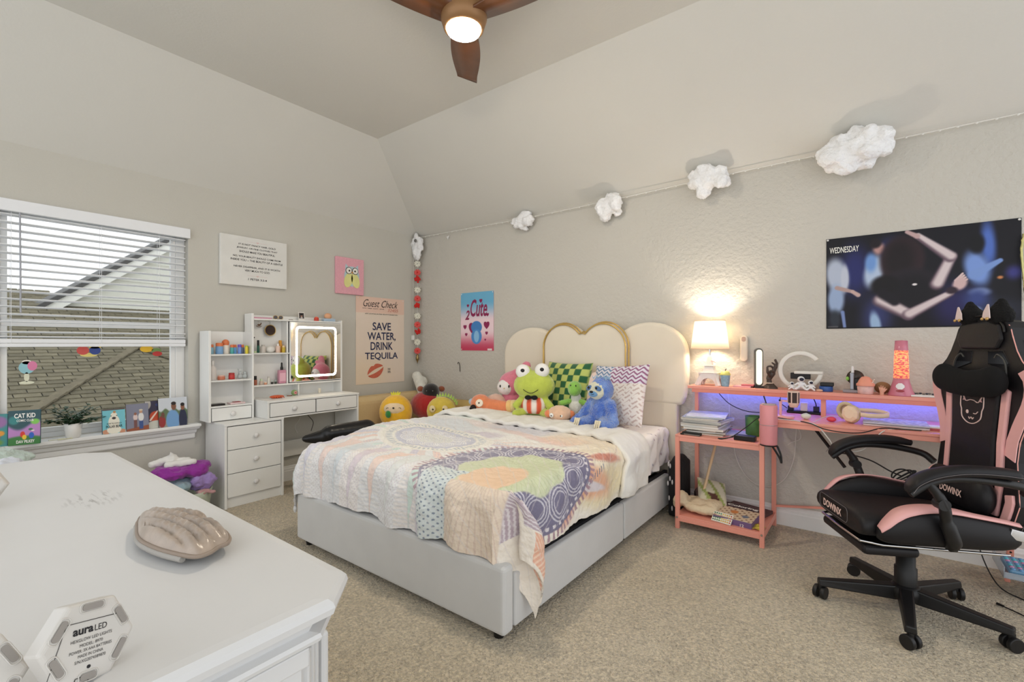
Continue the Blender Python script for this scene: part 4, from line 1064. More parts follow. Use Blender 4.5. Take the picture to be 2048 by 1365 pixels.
# stool under the vanity
st = thing('saddle_stool', 'black saddle shaped salon stool tucked under the vanity', 'stool', (.62, -1.42, 0))
mb = MB(); mb.cap((.56, -1.66, .462), (.64, -1.50, .465), .03, .075).cap((.66, -1.50, .49), (.74, -1.22, .49), .075, .09).ball((.68, -1.38, .43), (.085, .13, .075))
mb.cap((.62, -1.50, .42), (.70, -1.42, .32), .06, .035).build('seat', mat('black_leather', (22, 22, 24), .3, bump=(60, .1, .002)), st, remesh=.012, smooth_it=10)
MB().cyl((.70, -1.40, .12), (.70, -1.40, .43), .022, .026, 16).build('gas_post', M_black, st)
for k in range(5):
    a = 2 * PI * k / 5 + .62 + PI; dx, dy = math.cos(a), math.sin(a)
    MB().bar((.70, -1.40, .09), (.70 + .27 * dx, -1.40 + .27 * dy, .065), .03, .025).build('leg', M_black, st)
    MB().cyl((.70 + .27 * dx - .012 * dy, -1.40 + .27 * dy + .012 * dx, .028), (.70 + .27 * dx + .012 * dy, -1.40 + .27 * dy - .012 * dx, .028), .028, .028, 16).build('caster', M_black, st)
cord('cord', [(.03, -1.42, .63), (.05, -1.43, .55), (.04, -1.47, .48), (.06, -1.46, .42)], .003, M_cordw, 'white mirror cord dangling beneath the vanity drawers')
cord('cord', [(.03, -1.34, .63), (.04, -1.35, .57), (.06, -1.31, .5), (.06, -1.33, .42)], .003, M_cordb, 'black cord dangling beneath the right vanity drawer')

# laundry between window and vanity
lb_ = thing('laundry_basket', 'low pale sage fabric basket heaped with clothes beside the vanity', 'basket', (.27, -2.42, 0))
mb = MB(); mb.lathe([(.13, 0), (.15, .02), (.165, .14), (.172, .18), (.160, .18), (.15, .03), (.0, .02)], (.27, -2.40, 0), 32); mb.build('tub', mat('basket_sage', (196, 204, 186), .9, bump=(40, .6, .01)), lb_, disp=(.05, .012))
def cloth_lump(nm, lab, c, r, col, seed, cat='clothing', amp=.035):
    rr = random.Random(seed); mb = MB()
    for k in range(7): mb.ball((c[0] + rr.uniform(-.6, .6) * r[0], c[1] + rr.uniform(-.6, .6) * r[1], c[2] + rr.uniform(-.4, .4) * r[2]), (r[0] * rr.uniform(.4, .7), r[1] * rr.uniform(.4, .7), r[2] * rr.uniform(.4, .8)), rz=rr.random() * 3)
    o = mb.build(nm, mat(nm + '_cloth', col, .85, bump=(18, .9, .02), var=.15, vscale=20, sheen=.3), remesh=.010, smooth_it=2, disp=(.035, amp)); return tag(o, lab, cat)
cloth_lump('purple_top', 'shiny purple garment on top of the laundry heap', (.25, -2.42, .335), (.16, .17, .055), (150, 44, 156), 3)
cloth_lump('lilac_shirt', 'lilac garment spilling down the front of the laundry heap', (.35, -2.31, .235), (.07, .09, .06), (168, 142, 206), 5)
cloth_lump('teal_towel', 'pale teal towel under the purple garment', (.32, -2.42, .24), (.11, .14, .05), (150, 176, 186), 8)
cloth_lump('pink_sock', 'dusty pink cloth low at the basket rim', (.38, -2.30, .175), (.05, .07, .025), (196, 150, 150), 9, amp=.02)
t = thing('white_sandals', 'white knotted cloth shoe lying on the purple garment', 'shoe', (.24, -2.50, .38))
mb = MB(); mb.cap((.22, -2.57, .39), (.26, -2.46, .42), .025, .03).cap((.26, -2.46, .42), (.28, -2.48, .47), .022, .006).cap((.30, -2.50, .385), (.34, -2.36, .39), .025, .022).cap((.26, -2.44, .40), (.30, -2.38, .40), .018, .02)
mb.build('shoe_body', mat('white_canvas', (234, 232, 228), .8, bump=(30, .3, .006)), t, remesh=.008, smooth_it=3, disp=(.03, .014))
# fluffy cushions between the dresser and window
t = cloth_lump('fluffy_mint_cushion', 'fluffy mint white cushion between dresser and window sill', (.32, -3.36, .60), (.14, .20, .09), (206, 222, 214), 12, 'cushion', .05)
t = cloth_lump('white_blue_blanket', 'white blanket with faint blue print in front of the mint cushion', (.55, -3.35, .56), (.12, .16, .06), (222, 226, 236), 15, 'blanket', .03)
tag(bx('storage_ottoman', mat('ottoman_grey', (190, 190, 186), .8), None, .09, .7, -3.75, -3.15, 0, .53, .02), 'grey storage box under the fluffy cushions, hidden behind the dresser', 'box')

# ------------------------------------------------------------------ things on the window stool
zs = .6145
def book(lab, y, x, w, h, th, cover, spine, lean=.12, rot=0, asp=None, grid=(90, 120)):
    t = thing('book', lab, 'book', (x, y, zs))
    U = Vector((math.sin(rot), math.cos(rot), 0)); Vv = Vector((-lean * math.cos(rot), lean * math.sin(rot), 1)).normalized(); W = U.cross(Vv).normalized()
    o = Vector((x, y, zs))
    mb = MB(); mb.obox(o + U * w / 2 + Vv * h / 2 - W * th / 2, U, Vv, W, w / 2 - .003, h / 2 - .003, th / 2 - .002); mb.build('pages', mat('paper_edge', (226, 220, 206), .9), t)
    mb = MB(); mb.obox(o + U * w / 2 + Vv * h / 2 - W * th, U, Vv, W, w / 2, h / 2, .001); mb.build('back_cover', spine, t)
    mb = MB(); mb.obox(o + Vv * h / 2 - W * th / 2, U, Vv, W, .0015, h / 2, th / 2); mb.build('spine', spine, t)
    art('front_cover', o, U, Vv, w, h, grid[0], grid[1], cover, t, th=.001)
    return t, o + W * .0012, U, Vv
def cov1(u, v):
    p = Pic(u, v, .72, (52, 84, 92)); p.mix(1 - sm(.5, .62, v + .12 * np.sin(u * 5)), (184, 132, 190)); p.ell(.36, .02, .6, .24, (66, 126, 66), .15).ell(.12, .72, .12, .12, (60, 130, 130), .3).ell(.6, .66, .10, .08, (130, 196, 90), .3)
    p.ell(.32, .30, .055, .09, (210, 60, 50)).ell(.36, .22, .05, .07, (236, 196, 60)).ell(.52, .26, .06, .09, (54, 100, 190)).ell(.50, .44, .05, .035, (80, 120, 90)).ell(.55, .40, .04, .02, (230, 220, 210)); return p.c
t, o, U, Vv = book('comic book with a green and pink cover, reading CAT KID, on the sill', -3.232, .085, .135, .205, .022, cov1, mat('spine_teal', (60, 96, 108), .5), .06, .28)
Mw = mat('white_ink', (240, 238, 232), .6)
text('CAT KID', o + U * .024 + Vv * .160, U, Vv, .090, .028, Mw, t, bold=.03); text('COMIC CLUB', o + U * .034 + Vv * .138, U, Vv, .072, .014, Mw, t, bold=.02); text('DAV PILKEY', o + U * .034 + Vv * .010, U, Vv, .078, .018, Mw, t, bold=.03)
def cov2(u, v):
    p = Pic(u, v, .72, (70, 140, 140)); p.ell(.5, .75, .22, .18, (150, 110, 160), .3).ell(.4, .3, .14, .16, (206, 60, 60), .3).ell(.3, .12, .3, .12, (120, 150, 60), .3).ell(.55, .4, .1, .08, (220, 150, 60), .3); return p.c
book('comic book with a teal and red cover, left of and behind the green one', -3.35, .045, .12, .19, .02, cov2, mat('spine_blue', (44, 60, 110), .5), .06, .25, grid=(40, 60))
def cov3(u, v):
    p = Pic(u, v, .8, (120, 196, 210)); p.ell(.4, .45, .20, .30, (234, 230, 214), .06).ell(.4, .72, .12, .14, (236, 232, 216), .06).ell(.34, .55, .28, .0001, (0, 0, 0)); p.ell(.30, .72, .02, .02, (40, 40, 40)).ell(.50, .72, .02, .02, (40, 40, 40)).ell(.40, .62, .07, .05, (60, 56, 56), .15)
    p.ell(.12, .08, .14, .10, (206, 150, 120), .15).ell(.7, .06, .12, .09, (206, 150, 120), .15).ell(.4, .15, .25, .17, (236, 232, 216), .06).rect(0, .8, .95, 1, (90, 70, 66), .01).ell(.42, .87, .05, .05, (190, 140, 90), .2); return p.c
t, o, U, Vv = book('picture book with a white polar bear on a blue cover', -2.80, .075, .12, .165, .014, cov3, mat('spine_navy', (60, 90, 110), .5), .10, 0)
text('HOW TO CATCH A', o + U * .022 + Vv * .062, U, Vv, .078, .010, M_ink, t, bold=.01); text('POLAR BEAR', o + U * .018 + Vv * .038, U, Vv, .086, .018, M_ink, t, bold=.02)
def photo(lab, y, x, w, h, fn, lean=.12, grid=(60, 66)):
    t = thing('photo_panel', lab, 'photo', (x, y, zs)); U = Vector((0, 1, 0)); Vv = Vector((-lean, 0, 1)).normalized(); W = U.cross(Vv); o = Vector((x, y, zs))
    mb = MB(); mb.obox(o + U * w / 2 + Vv * h / 2 - W * .006, U, Vv, W, w / 2, h / 2, .006); mb.build('backing', mat('panel_edge', (70, 62, 60), .6), t)
    art('print', o, U, Vv, w, h, grid[0], grid[1], fn, t, th=.001)
def ph1(u, v):
    p = Pic(u, v, .55, (130, 132, 150)); p.mix(1 - sm(.06, .09, v - .1 * u), (150, 84, 56)); p.ell(.22, .5, .055, .12, (220, 200, 196)).ell(.22, .63, .035, .05, (150, 100, 80)).rect(.18, .26, .1, .4, (120, 80, 76), .01).ell(.36, .5, .07, .16, (226, 224, 222)).ell(.36, .70, .04, .06, (196, 150, 120)).ell(.36, .76, .05, .03, (210, 200, 180)).rect(.31, .41, .05, .35, (60, 84, 140), .01); return p.c
photo('photo of two people standing by the sea, right of the polar bear book', -2.672, .07, .125, .185, ph1, .12)
def ph2(u, v):
    p = Pic(u, v, .6, (56, 52, 76)); p.ell(.05, .9, .12, .2, (190, 186, 180)).ell(.3, .42, .18, .2, (196, 76, 44)).ell(.32, .12, .3, .16, (206, 206, 196)).seg(.14, .3, .36, .62, .03, .02, (236, 214, 200)).ell(.46, .66, .06, .1, (190, 70, 50)).ell(.4, .85, .1, .06, (60, 70, 120)); return p.c
photo('photo of a red and white toy scene between the two portraits', -2.562, .055, .12, .195, ph2, .12)
def ph3(u, v):
    p = Pic(u, v, 1.15, (206, 212, 220)); p.mix(1 - sm(.55, .62, v + .05 * np.sin(u * 20)), (96, 116, 84)); p.mix(1 - sm(.2, .25, v), (150, 150, 140)); p.ell(.55, .22, .27, .36, (116, 160, 206)).ell(.60, .70, .10, .14, (130, 86, 66)).ell(.60, .80, .10, .06, (40, 30, 30)).ell(.96, .2, .17, .38, (40, 44, 70)).ell(.96, .66, .08, .12, (140, 92, 70)).ell(.96, .74, .085, .06, (30, 24, 24)).ell(.12, .2, .14, .2, (150, 50, 50)).ell(.16, .42, .07, .1, (110, 72, 60)); return p.c
photo('photo of two smiling people outdoors, rightmost on the sill', -2.488, .075, .178, .21, ph3, .14, (90, 80))
pl = thing('potted_plant', 'small dark green leafy plant in a white pot on the sill', 'plant', (.045, -2.94, zs))
MB().lathe([(.030, 0), (.036, .006), (.046, .09), (.044, .094), (.040, .09), (.036, .08), (.0, .08)], (.045, -2.94, zs), 28).build('pot', mat('white_ceramic', (238, 236, 232), .25), pl)
rr = random.Random(11); mbs = MB(); lf = MB()
for k in range(22):
    a = 2 * PI * k / 22; el = rr.uniform(.1, 1.0); L_ = rr.uniform(.10, .165); p0 = Vector((.045, -2.94, zs + .085))
    d = Vector((math.cos(a) * math.cos(el) * .7, math.sin(a) * math.cos(el) * 1.15, math.sin(el) * 1.05)); p1 = p0 + d * L_
    if p1.x < -.02: p1.x = -.02
    mbs.tube(spline([p0, p0.lerp(p1, .5) + Vector((0, 0, .012)), p1], 4), .0015, 5)
    for j in range(22):
        q = p0.lerp(p1, .25 + .75 * j / 21) + Vector((rr.uniform(-.008, .008), rr.uniform(-.01, .01), rr.uniform(-.004, .012)))
        th = rr.random() * 6.28; u = Vector((math.cos(th), math.sin(th), rr.uniform(-.4, .4))).normalized(); v = u.cross(Vector((0, 0, 1))).normalized(); Lf = rr.uniform(.022, .036)
        lf.add([q, q + u * Lf * .5 + v * Lf * .36, q + u * Lf, q + u * Lf * .5 - v * Lf * .36, q + u * Lf * .5 + Vector((0, 0, .003))], [(0, 1, 4), (1, 2, 4), (2, 3, 4), (3, 0, 4)])
mbs.build('stems', mat('stem_green', (60, 80, 44), .7), pl); lf.build('leaves', mat('leaf_dark', (30, 66, 34), .5, var=.3, vscale=60), pl, kind='stuff')
for k in range(3): MB().obox((.085, -2.985 + .02 * k, zs + .0025 + .004 * k), (1, .2, 0), (-.2, 1, 0), (0, 0, 1), .004, .035, .0015).build('garden_tag', mat('tag_cream', (226, 222, 180), .6), pl) if k < 1 else None
tag(MB().obox((.06, -3.02, zs + .003), (1, .3, 0), (-.3, 1, 0), (0, 0, 1), .006, .04, .002).build('paper_scrap', mat('scrap_cream', (232, 232, 214), .8), bevel=.001), 'white paper strip lying on the sill left of the plant pot', 'paper')
# ------------------------------------------------------------------ pictures on the window wall
U, Vz, W = AX['A']
cv = thing('verse_canvas', 'white canvas print with black verse lettering beside the window', 'canvas print', (.01, -1.81, 1.70))
bx('canvas', mat('canvas_white', (226, 225, 220), .85, bump=(200, .2, .002)), cv, .002, .034, -2.075, -1.54, 1.700, 2.105, .004)
lines = ['IT IS NOT FANCY HAIR, GOLD', 'JEWELRY, OR FINE CLOTHES THAT', 'SHOULD MAKE YOU BEAUTIFUL.', 'NO, YOUR BEAUTY SHOULD COME FROM', 'INSIDE YOU -- THE BEAUTY OF A GENTLE', 'AND QUIET SPIRIT. THAT BEAUTY WILL', 'NEVER DISAPPEAR, AND IT IS WORTH', 'VERY MUCH TO GOD.']
zz = [2.030, 2.001, 1.972, 1.930, 1.902, 1.874, 1.846, 1.818]
ww = [.30, .33, .29, .385, .42, .40, .375, .205]
for s_, z_, w_ in zip(lines, zz, ww): text(s_, (.0345, -1.79 - w_ / 2, z_), U, Vz, w_, .0165, M_ink, cv, bold=.012, shear=.05)
text('1 PETER 3:3-4', (.0345, -1.79 - .075, 1.748), U, Vz, .15, .017, M_ink, cv, bold=.012)
M_blush = mat('blush_ink', (226, 200, 196), .8)
for z_ in (2.066, 1.785):
    for a_, b_2 in ((-1.87, -1.80), (-1.78, -1.71)): bx('rule', M_blush, cv, .034, .0347, a_, b_2, z_ - .0008, z_ + .0008, 0)
    MB().prism([(.009 * 1.1 * math.sin(t) ** 3, .009 * (.8 * math.cos(t) - .32 * math.cos(2 * t) - .12 * math.cos(3 * t))) for t in [2 * PI * i / 24 for i in range(24)]], (.0341, -1.79, z_), U, Vz, W, .0007).build('printed_heart', M_blush, cv)
ow = thing('owl_canvas', 'pink canvas with a pastel owl above the tequila poster', 'canvas print', (.01, -.90, 1.71))
bx('canvas', mat('canvas_pink', (234, 172, 184), .9, bump=(140, .5, .003), var=.12, vscale=90), ow, .002, .030, -1.056, -.745, 1.712, 2.072, .004)
def disc(nm, y, z, ry, rz_, m, x=.0305, th=.002, parent=ow, ang=0):
    ca, sa = math.cos(ang), math.sin(ang)
    return MB().prism([(ry * math.cos(a) * ca - rz_ * math.sin(a) * sa, ry * math.cos(a) * sa + rz_ * math.sin(a) * ca) for a in [2 * PI * i / 28 for i in range(28)]], (x, y, z), U, Vz, W, th).build(nm, m, parent)
Mo1 = mat('owl_blue', (184, 206, 212), .9); Mo2 = mat('owl_yellow', (228, 224, 150), .9); Mb_ = mat('owl_dark', (66, 50, 46), .8)
disc('body', -.885, 1.89, .085, .10, Mo1); disc('wing', -.925, 1.85, .045, .075, Mo2, .0322, ang=-.3); disc('wing', -.845, 1.85, .045, .075, Mo2, .0322, ang=.3)
mb = MB(); mb.prism([(-.075, .05), (-.07, .12), (-.03, .085), (.03, .085), (.07, .12), (.075, .05)], (.0303, -.885, 1.89), U, Vz, W, .002); mb.build('ear_tufts', Mo1, ow)
for s in (-1, 1):
    disc('eye_ring', -.885 + .036 * s, 1.945, .035, .035, Mb_, .0326); disc('eye_white', -.885 + .036 * s, 1.945, .029, .029, mat('owl_white', (240, 238, 230), .9), .0347); disc('pupil', -.885 + .032 * s, 1.944, .009, .009, Mb_, .0368)
MB().prism([(-.008, 0), (.008, 0), (0, -.022)], (.0348, -.885, 1.935), U, Vz, W, .003).build('beak', mat('owl_beak', (226, 150, 60), .8), ow)
tq = thing('tequila_poster', 'cream paper poster reading SAVE WATER, DRINK TEQUILA', 'poster', (.004, -.51, .80))
def tqf(u, v):
    p = Pic(u, v, .66, (232, 216, 200)); p.mix(sm(.815, .82, v), (232, 200, 182)); p.ell(.1, .1, .3, .2, (236, 214, 180), .6, op=.5); return p.c
art('sheet', (.002, -.822, .802), U, Vz, .618, .905, 60, 80, tqf, tq, M_poster, th=.001, curve=lambda u, v: .0012 * np.sin(u * 3 + v) + .003 * sm(.9, 1, u) * sm(.3, 0, v))
M_navy = mat('navy_ink', (36, 44, 82), .6)
for s_, z_, w_ in (('SAVE', 1.362, .235), ('WATER,', 1.258, .36), ('DRINK', 1.154, .285), ('TEQUILA', 1.045, .42)):
    hh = .083 if ',' not in s_ else .095; text(s_, (.0065, -.505 - w_ / 2, z_ - (.012 if ',' in s_ else 0)), U, Vz, w_, hh, M_navy, tq, bold=.012)
text('Guest Check', (.006, -.735, 1.605), U, Vz, .44, .075, M_ink, tq, shear=.45, bold=-.006)
text('DATE   TABLE   GUESTS   SERVER', (.006, -.745, 1.583), U, Vz, .27, .009, M_ink, tq); text('32455', (.006, -.43, 1.563), U, Vz, .14, .033, mat('red_ink', (206, 130, 110), .7), tq, shear=.2)
text('APPT-SOUP/SAL-ENTREE-VEG/POT-DESSERT-BEV', (.006, -.715, 1.527), U, Vz, .42, .011, M_ink, tq)
Ml = mat('lip_print', (216, 112, 86), .7, var=.25, vscale=90)
def lip(sgn):
    n = 16; out = []
    for i in range(n + 1):
        t = i / n; x = -.105 + .21 * t; out.append((x, sgn * (.006 + .012 * math.sin(PI * t))))
    for i in range(n, -1, -1):
        t = i / n; x = -.105 + .21 * t; hgt = .062 * math.sin(PI * t) ** .7 * (1 - (.25 * math.exp(-((t - .5) / .08) ** 2) if sgn > 0 else 0)); out.append((x, sgn * (.006 + hgt + .004)))
    ca, sa = math.cos(.42), math.sin(.42); return [(x * ca - y * sa, x * sa + y * ca) for x, y in out]
for sgn in (1, -1): MB().prism(lip(sgn), (.0055, -.585, .935), U, Vz, W, .001).build('lip_print', Ml, tq)
text('NA\n50%', (.006, -.43, .905), U, Vz, .04, .055, M_ink, tq)
for y, z in ((-.80, 1.69), (-.51, 1.695), (-.225, 1.69)): MB().ball((.008, y, z), (.004, .005, .005), 10, 6).build('pin', M_white, tq)

# ------------------------------------------------------------------ clouds, cord and flower garland
M_cloud = mat('cotton', (246, 246, 247), .95, bump=(40, .8, .02), var=.03)
def cloud(lab, c, r, seed, n=26, vox=.012, tall=1):
    rr = random.Random(seed); mb = MB()
    mb.ball(c, (r[0] * .75, r[1] * .6, r[2] * .65))
    for k in range(n):
        a = rr.random() * 2 * PI; q = rr.uniform(.45, .85); s = rr.uniform(.2, .38)
        mb.ball((c[0] + r[0] * q * math.cos(a), c[1] + rr.uniform(-.4, .35) * r[1], c[2] + r[2] * q * math.sin(a)), (r[0] * s, r[1] * s * 1.2, r[2] * s * 1.1), rz=rr.random())
    o = mb.build('cotton_cloud', M_cloud, remesh=vox, smooth_it=2, disp=(.045, .038), origin=(c[0], c[1], c[2]))
    t = bpy.data.textures.new('cotton_fine', 'CLOUDS'); t.noise_scale = .012; k = o.modifiers.new('fine', 'DISPLACE'); k.texture = t; k.strength = .012
    tag(o, lab, 'cloud decoration', 'cotton clouds on the ceiling edge')
cloud('smallest round cotton cloud on the ceiling cord, nearest the corner cloud', (1.54, -.07, 2.375), (.125, .07, .085), 2)
cloud('second small cotton cloud on the ceiling cord, above the heart headboard\'s right arch', (2.423, -.09, 2.352), (.115, .08, .105), 3)
cloud('medium jagged cotton cloud above the table lamp', (3.215, -.12, 2.395), (.145, .09, .11), 4)
cloud('largest cotton cloud, above the film poster', (4.06, -.16, 2.385), (.185, .12, .125), 8, 34)
cloud('upright ragged cotton cloud in the room corner above the flower garland', (.075, -.075, 2.31), (.085, .06, .145), 6, 30, .010)
tag(MB().ball((.075 + .03, -.13, 2.37), (.02, .012, .018)).build('mirror_ball', mat('grey_bulb', (110, 108, 104), .3)), 'small grey bulb nestled in the corner cloud', 'ornament')
pts = [(.10, -.03, 2.425), (.8, -.035, 2.415), (1.5, -.03, 2.405), (2.4, -.03, 2.41), (3.2, -.03, 2.425), (4.0, -.03, 2.44), (4.75, -.03, 2.455), (5.6, -.03, 2.45)]
P_ = spline([(x, y - .01, min(z, 2.432)) for x, y, z in pts], 30)
lc = thing('cloud_cord', 'thin twisted silver white cord strung along the ceiling edge', 'cord', (2, -.03, 2.42))
MB().tube(P_, .0035, 6).build('strand', mat('cord_silver', (228, 226, 220), .5), lc)
mb = MB()
for i, p in enumerate(P_):
    if i % 3 == 0: mb.ball(p + Vector((0, -.003, -.004)), (.007, .006, .006), 8, 5)
mb.build('tiny_lamps', mat('cord_silver', (228, 226, 220), .5), lc, kind='stuff')
tag(MB().prism([(-.02, .012), (.02, .022), (0, -.02)], (.50, -.012, 2.37), (1, 0, 0), (0, 0, 1), (0, -1, 0), .004).build('tape_scrap', M_white), 'white scrap of tape on the bed wall just below the cord', 'tape')
ga = thing('flower_garland', 'hanging string of red, white and coral felt flowers in the corner', 'garland', (.05, -.05, 1.0))
gx, gy = .055, -.055
MB().tube([(gx, gy, 2.2), (gx, gy, 1.12)], .0018, 5).build('thread', M_cordw, ga)
MB().tube([(gx - .02, gy - .04, 2.2), (gx - .025, gy - .045, 1.62), (gx - .02, gy - .04, 1.30)], .0022, 5).build('battery_wire', M_cordw, ga)
bx('battery_box', M_white, ga, gx - .045, gx - .005, gy - .055, gy - .035, 1.262, 1.315, .004)
Mfl = [mat('felt_red', (206, 44, 40), .9), mat('felt_white', (232, 230, 216), .9), mat('felt_coral', (226, 96, 92), .9)]
seq = [1, 2, 0, 1, 2, 0, 1, 2, 0, 1, 2]
f_dir = Vector((.72, -.69, 0)); f_r = Vector((.69, .72, 0))
for i, k in enumerate(seq):
    z = 2.125 - i * .0985 + (.02 if k == 0 else 0); c = Vector((gx, gy, z)) + f_dir * .01
    mb = MB()
    if k == 0:
        for j in range(22):
            a = rr.random() * 6.28; q = rr.uniform(.0, .03); mb.ball(c + f_r * q * math.cos(a) + Vector((0, 0, q * math.sin(a))) + f_dir * rr.uniform(0, .012), .013, 8, 6)
    else:
        for j in range(9):
            a = 2 * PI * j / 9; mb.ball(c + (f_r * math.cos(a) + Vector((0, 0, math.sin(a)))) * .024, (.010, .010, .010), 8, 6); mb.cap(c, c + (f_r * math.cos(a) + Vector((0, 0, math.sin(a)))) * .03, .006, .009, 3)
    fl = mb.build('flower', Mfl[k], ga)
    if k == 2: MB().ball(c + f_dir * .008, .009, 10, 6).build('flower_eye', Mfl[0], fl)
    if k == 1: MB().ball(c + f_dir * .008, .007, 10, 6).build('flower_eye', mat('felt_grey', (190, 190, 180), .9), fl)
MB().lathe([(.0, 0), (.008, .03), (.019, .055), (.019, .075), (.012, .085), (.016, .095), (.010, .11), (.0, .115)], (gx, gy, .99), 20).build('finial', mat('antique_gold', (150, 128, 84), .3, .8), ga)

# ------------------------------------------------------------------ bed wall: small poster, hook, wall device, big poster
U, Vz, W = AX['B']
cp = thing('cute_poster', 'small poster reading 2 Cute on blue to pink ground with hearts', 'poster', (.91, -.003, 1.15))
def cuf(u, v):
    asp = .757; g = v[..., None]
    col = C(196, 60, 92) * sm(.35, .0, v)[..., None] + C(240, 214, 222) * (sm(.0, .35, v) * sm(.85, .5, v))[..., None] + C(110, 178, 214) * sm(.5, .85, v)[..., None]
    k = (sm(.35, .0, v) + sm(.0, .35, v) * sm(.85, .5, v) + sm(.5, .85, v))[..., None]; p = Pic(u, v, asp, col / k)
    Pu = (142, 34, 84)
    for x, y, r in ((.47, .84, .035), (.62, .70 - .1, .03), (.60, .42, .065), (.17, .77, .028), (.10, .40, .04), (.13, .27, .03), (.60, .29, .03), (.57, .18, .02), (.30, .36, .11)): p.heart(x, y, r, Pu)
    p.ell(.37, .40, .125, .105, (70, 130, 196), .05).ell(.37, .24, .12, .13, (78, 140, 206), .05).ell(.37, .24, .06, .10, (140, 190, 230), .1)
    p.rect(.62, .72, .005, .035, (236, 226, 226), .004); return p.c
art('sheet', (.682, -.002, 1.150), U, Vz, .452, .604, 120, 160, cuf, cp, M_poster)
text('2', (.745, -.0042, 1.47), U, Vz, .065, .10, mat('plum_ink', (142, 34, 84), .5), cp, shear=.3, bold=.03); text('Cute', (.82, -.0042, 1.50), U, Vz, .23, .18, mat('plum_ink', (142, 34, 84), .5), cp, shear=.25, bold=.02)
for x, z in ((.694, 1.742), (1.122, 1.742), (.694, 1.162)): MB().ball((x, -.006, z), (.006, .003, .006), 10, 6).build('pin', M_white, cp)
tag(MB().tube([(.645, -.012, 1.005), (.650, -.016, 1.02), (.663, -.018, 1.024), (.672, -.016, 1.01), (.674, -.012, .98), (.674, -.008, .925)], .0035, 6).build('wall_hook', M_black), 'tiny black bent hook stuck on the bed wall beneath the small poster', 'hook')
wd = thing('wall_dispenser', 'slim cream capsule device stuck on the wall right of the lamp', 'wall device', (3.43, -.01, 1.15))
mb = MB(); mb.prism(rrect(3.405, 3.452, 1.095, 1.278, .0225, 7), (0, -.002, 0), U, Vz, W, .03); mb.build('shell', mat('cream_plastic', (226, 214, 198), .35), wd, bevel=.006)
mb = MB(); mb.prism(rrect(3.415, 3.442, 1.235, 1.27, .0125, 7), (0, -.031, 0), U, Vz, W, .003); mb.build('sensor', mat('rose_brown', (176, 150, 136), .3), wd)
wp = thing('dance_poster', 'wide dark blue film poster reading WEDNESDAY with dancing figures', 'poster', (4.34, -.003, 1.31))
def wef(u, v):
    asp = 1.52; p = Pic(u, v, asp, (16, 15, 24)); x, y = p.x, p.y
    p.ell(.26, .62, .13, .26, (44, 50, 120), .7, op=.8).ell(1.30, .78, .05, .22, (80, 110, 190), .6, .05).ell(.57, .82, .12, .12, (40, 44, 90), .7).ell(.45, .12, .12, .2, (50, 56, 104), .8).ell(1.05, .22, .14, .2, (40, 36, 84), .8).ell(1.35, .15, .16, .1, (40, 44, 60), .8).ell(1.47, .5, .05, .06, (60, 60, 130), .8)
    # blurred dancers in white
    p.ell(.10, .58, .10, .20, (176, 186, 206), .35, .15).ell(.09, .32, .075, .16, (150, 170, 204), .35).ell(.17, .55, .035, .14, (190, 196, 212), .35).seg(.10, .45, .24, .40, .022, .018, (176, 150, 146), .4).seg(.24, .40, .29, .36, .018, .022, (196, 166, 160), .4).seg(.15, .18, .17, .01, .018, .014, (120, 140, 190), .5).ell(.08, .1, .05, .1, (44, 50, 60), .5)
    p.ell(.43, .60, .085, .17, (176, 194, 220), .35, -.2).ell(.40, .70, .05, .1, (110, 150, 210), .5).ell(.47, .84, .05, .06, (180, 140, 136), .5).ell(.44, .90, .05, .05, (28, 22, 28), .4).ell(.44, .04, .045, .13, (150, 180, 214), .4, .15)
    p.ell(1.22, .56, .085, .17, (120, 150, 214), .4, .25).seg(1.20, .50, 1.38, .62, .045, .02, (120, 150, 210), .4).ell(1.22, .80, .055, .09, (14, 14, 20), .4).ell(1.24, .33, .07, .04, (170, 190, 226), .5).ell(1.22, .27, .09, .10, (56, 70, 130), .8).ell(1.21, .16, .04, .03, (150, 170, 210), .6).ell(1.38, .46, .02, .015, (200, 130, 80), .6)
    def limb(x0, y0, x1, y1, r0, r1):
        p.seg(x0, y0, x1, y1, r0, r1, (104, 84, 96), .35); p.seg(x0 + .008, y0 + .012, x1 + .008, y1 + .012, r0 * .72, r1 * .72, (212, 198, 200), .55)
    # dark dancer seen from behind with raised arms
    p.ell(.66, .70, .18, .25, (46, 30, 36), .2).ell(.64, .70, .12, .2, (26, 18, 22), .5).ell(.72, .38, .25, .23, (34, 28, 36), .2).ell(.74, .36, .18, .18, (18, 15, 22), .5).ell(.52, .45, .12, .10, (18, 14, 18), .3)
    limb(1.03, .68, .93, .43, .044, .056); limb(1.03, .69, .78, .93, .050, .026); p.seg(.78, .93, .70, .985, .024, .018, (190, 160, 160), .4)
    limb(.48, .29, .71, .13, .066, .052); limb(.71, .13, 1.03, .33, .052, .030); [p.seg(1.07, .40 + .018 * i, 1.15 - .01 * i, .46 + .02 * i, .012, .009, (214, 190, 188), .4) for i in range(4)]; p.seg(.50, .36, .60, .27, .05, .04, (22, 18, 26), .5); p.ell(1.10, .42, .05, .065, (206, 176, 176), .35, -.5).ell(1.04, .36, .045, .035, (50, 36, 48), .4)
    p.ell(.76, .44, .02, .012, (226, 220, 220), .4).rect(0, asp, 0, .012, (8, 8, 10), .002).rect(.015, .11, .012, .030, (120, 118, 120), .004, .5); 
    return p.c
art('sheet', (3.908, -.002, 1.316), U, Vz, .862, .574, 360, 240, wef, wp, M_poster)
text('WEDNESDAY', (3.926, -.0042, 1.795), U, Vz, .15, .038, Mw, wp, bold=.01)
for x, z in ((3.916, 1.882), (4.762, 1.882), (4.762, 1.325)): MB().ball((x, -.006, z), (.006, .003, .006), 10, 6).build('pin', M_white, wp)
# outlet low on the bed wall under the desk and the loose white cord

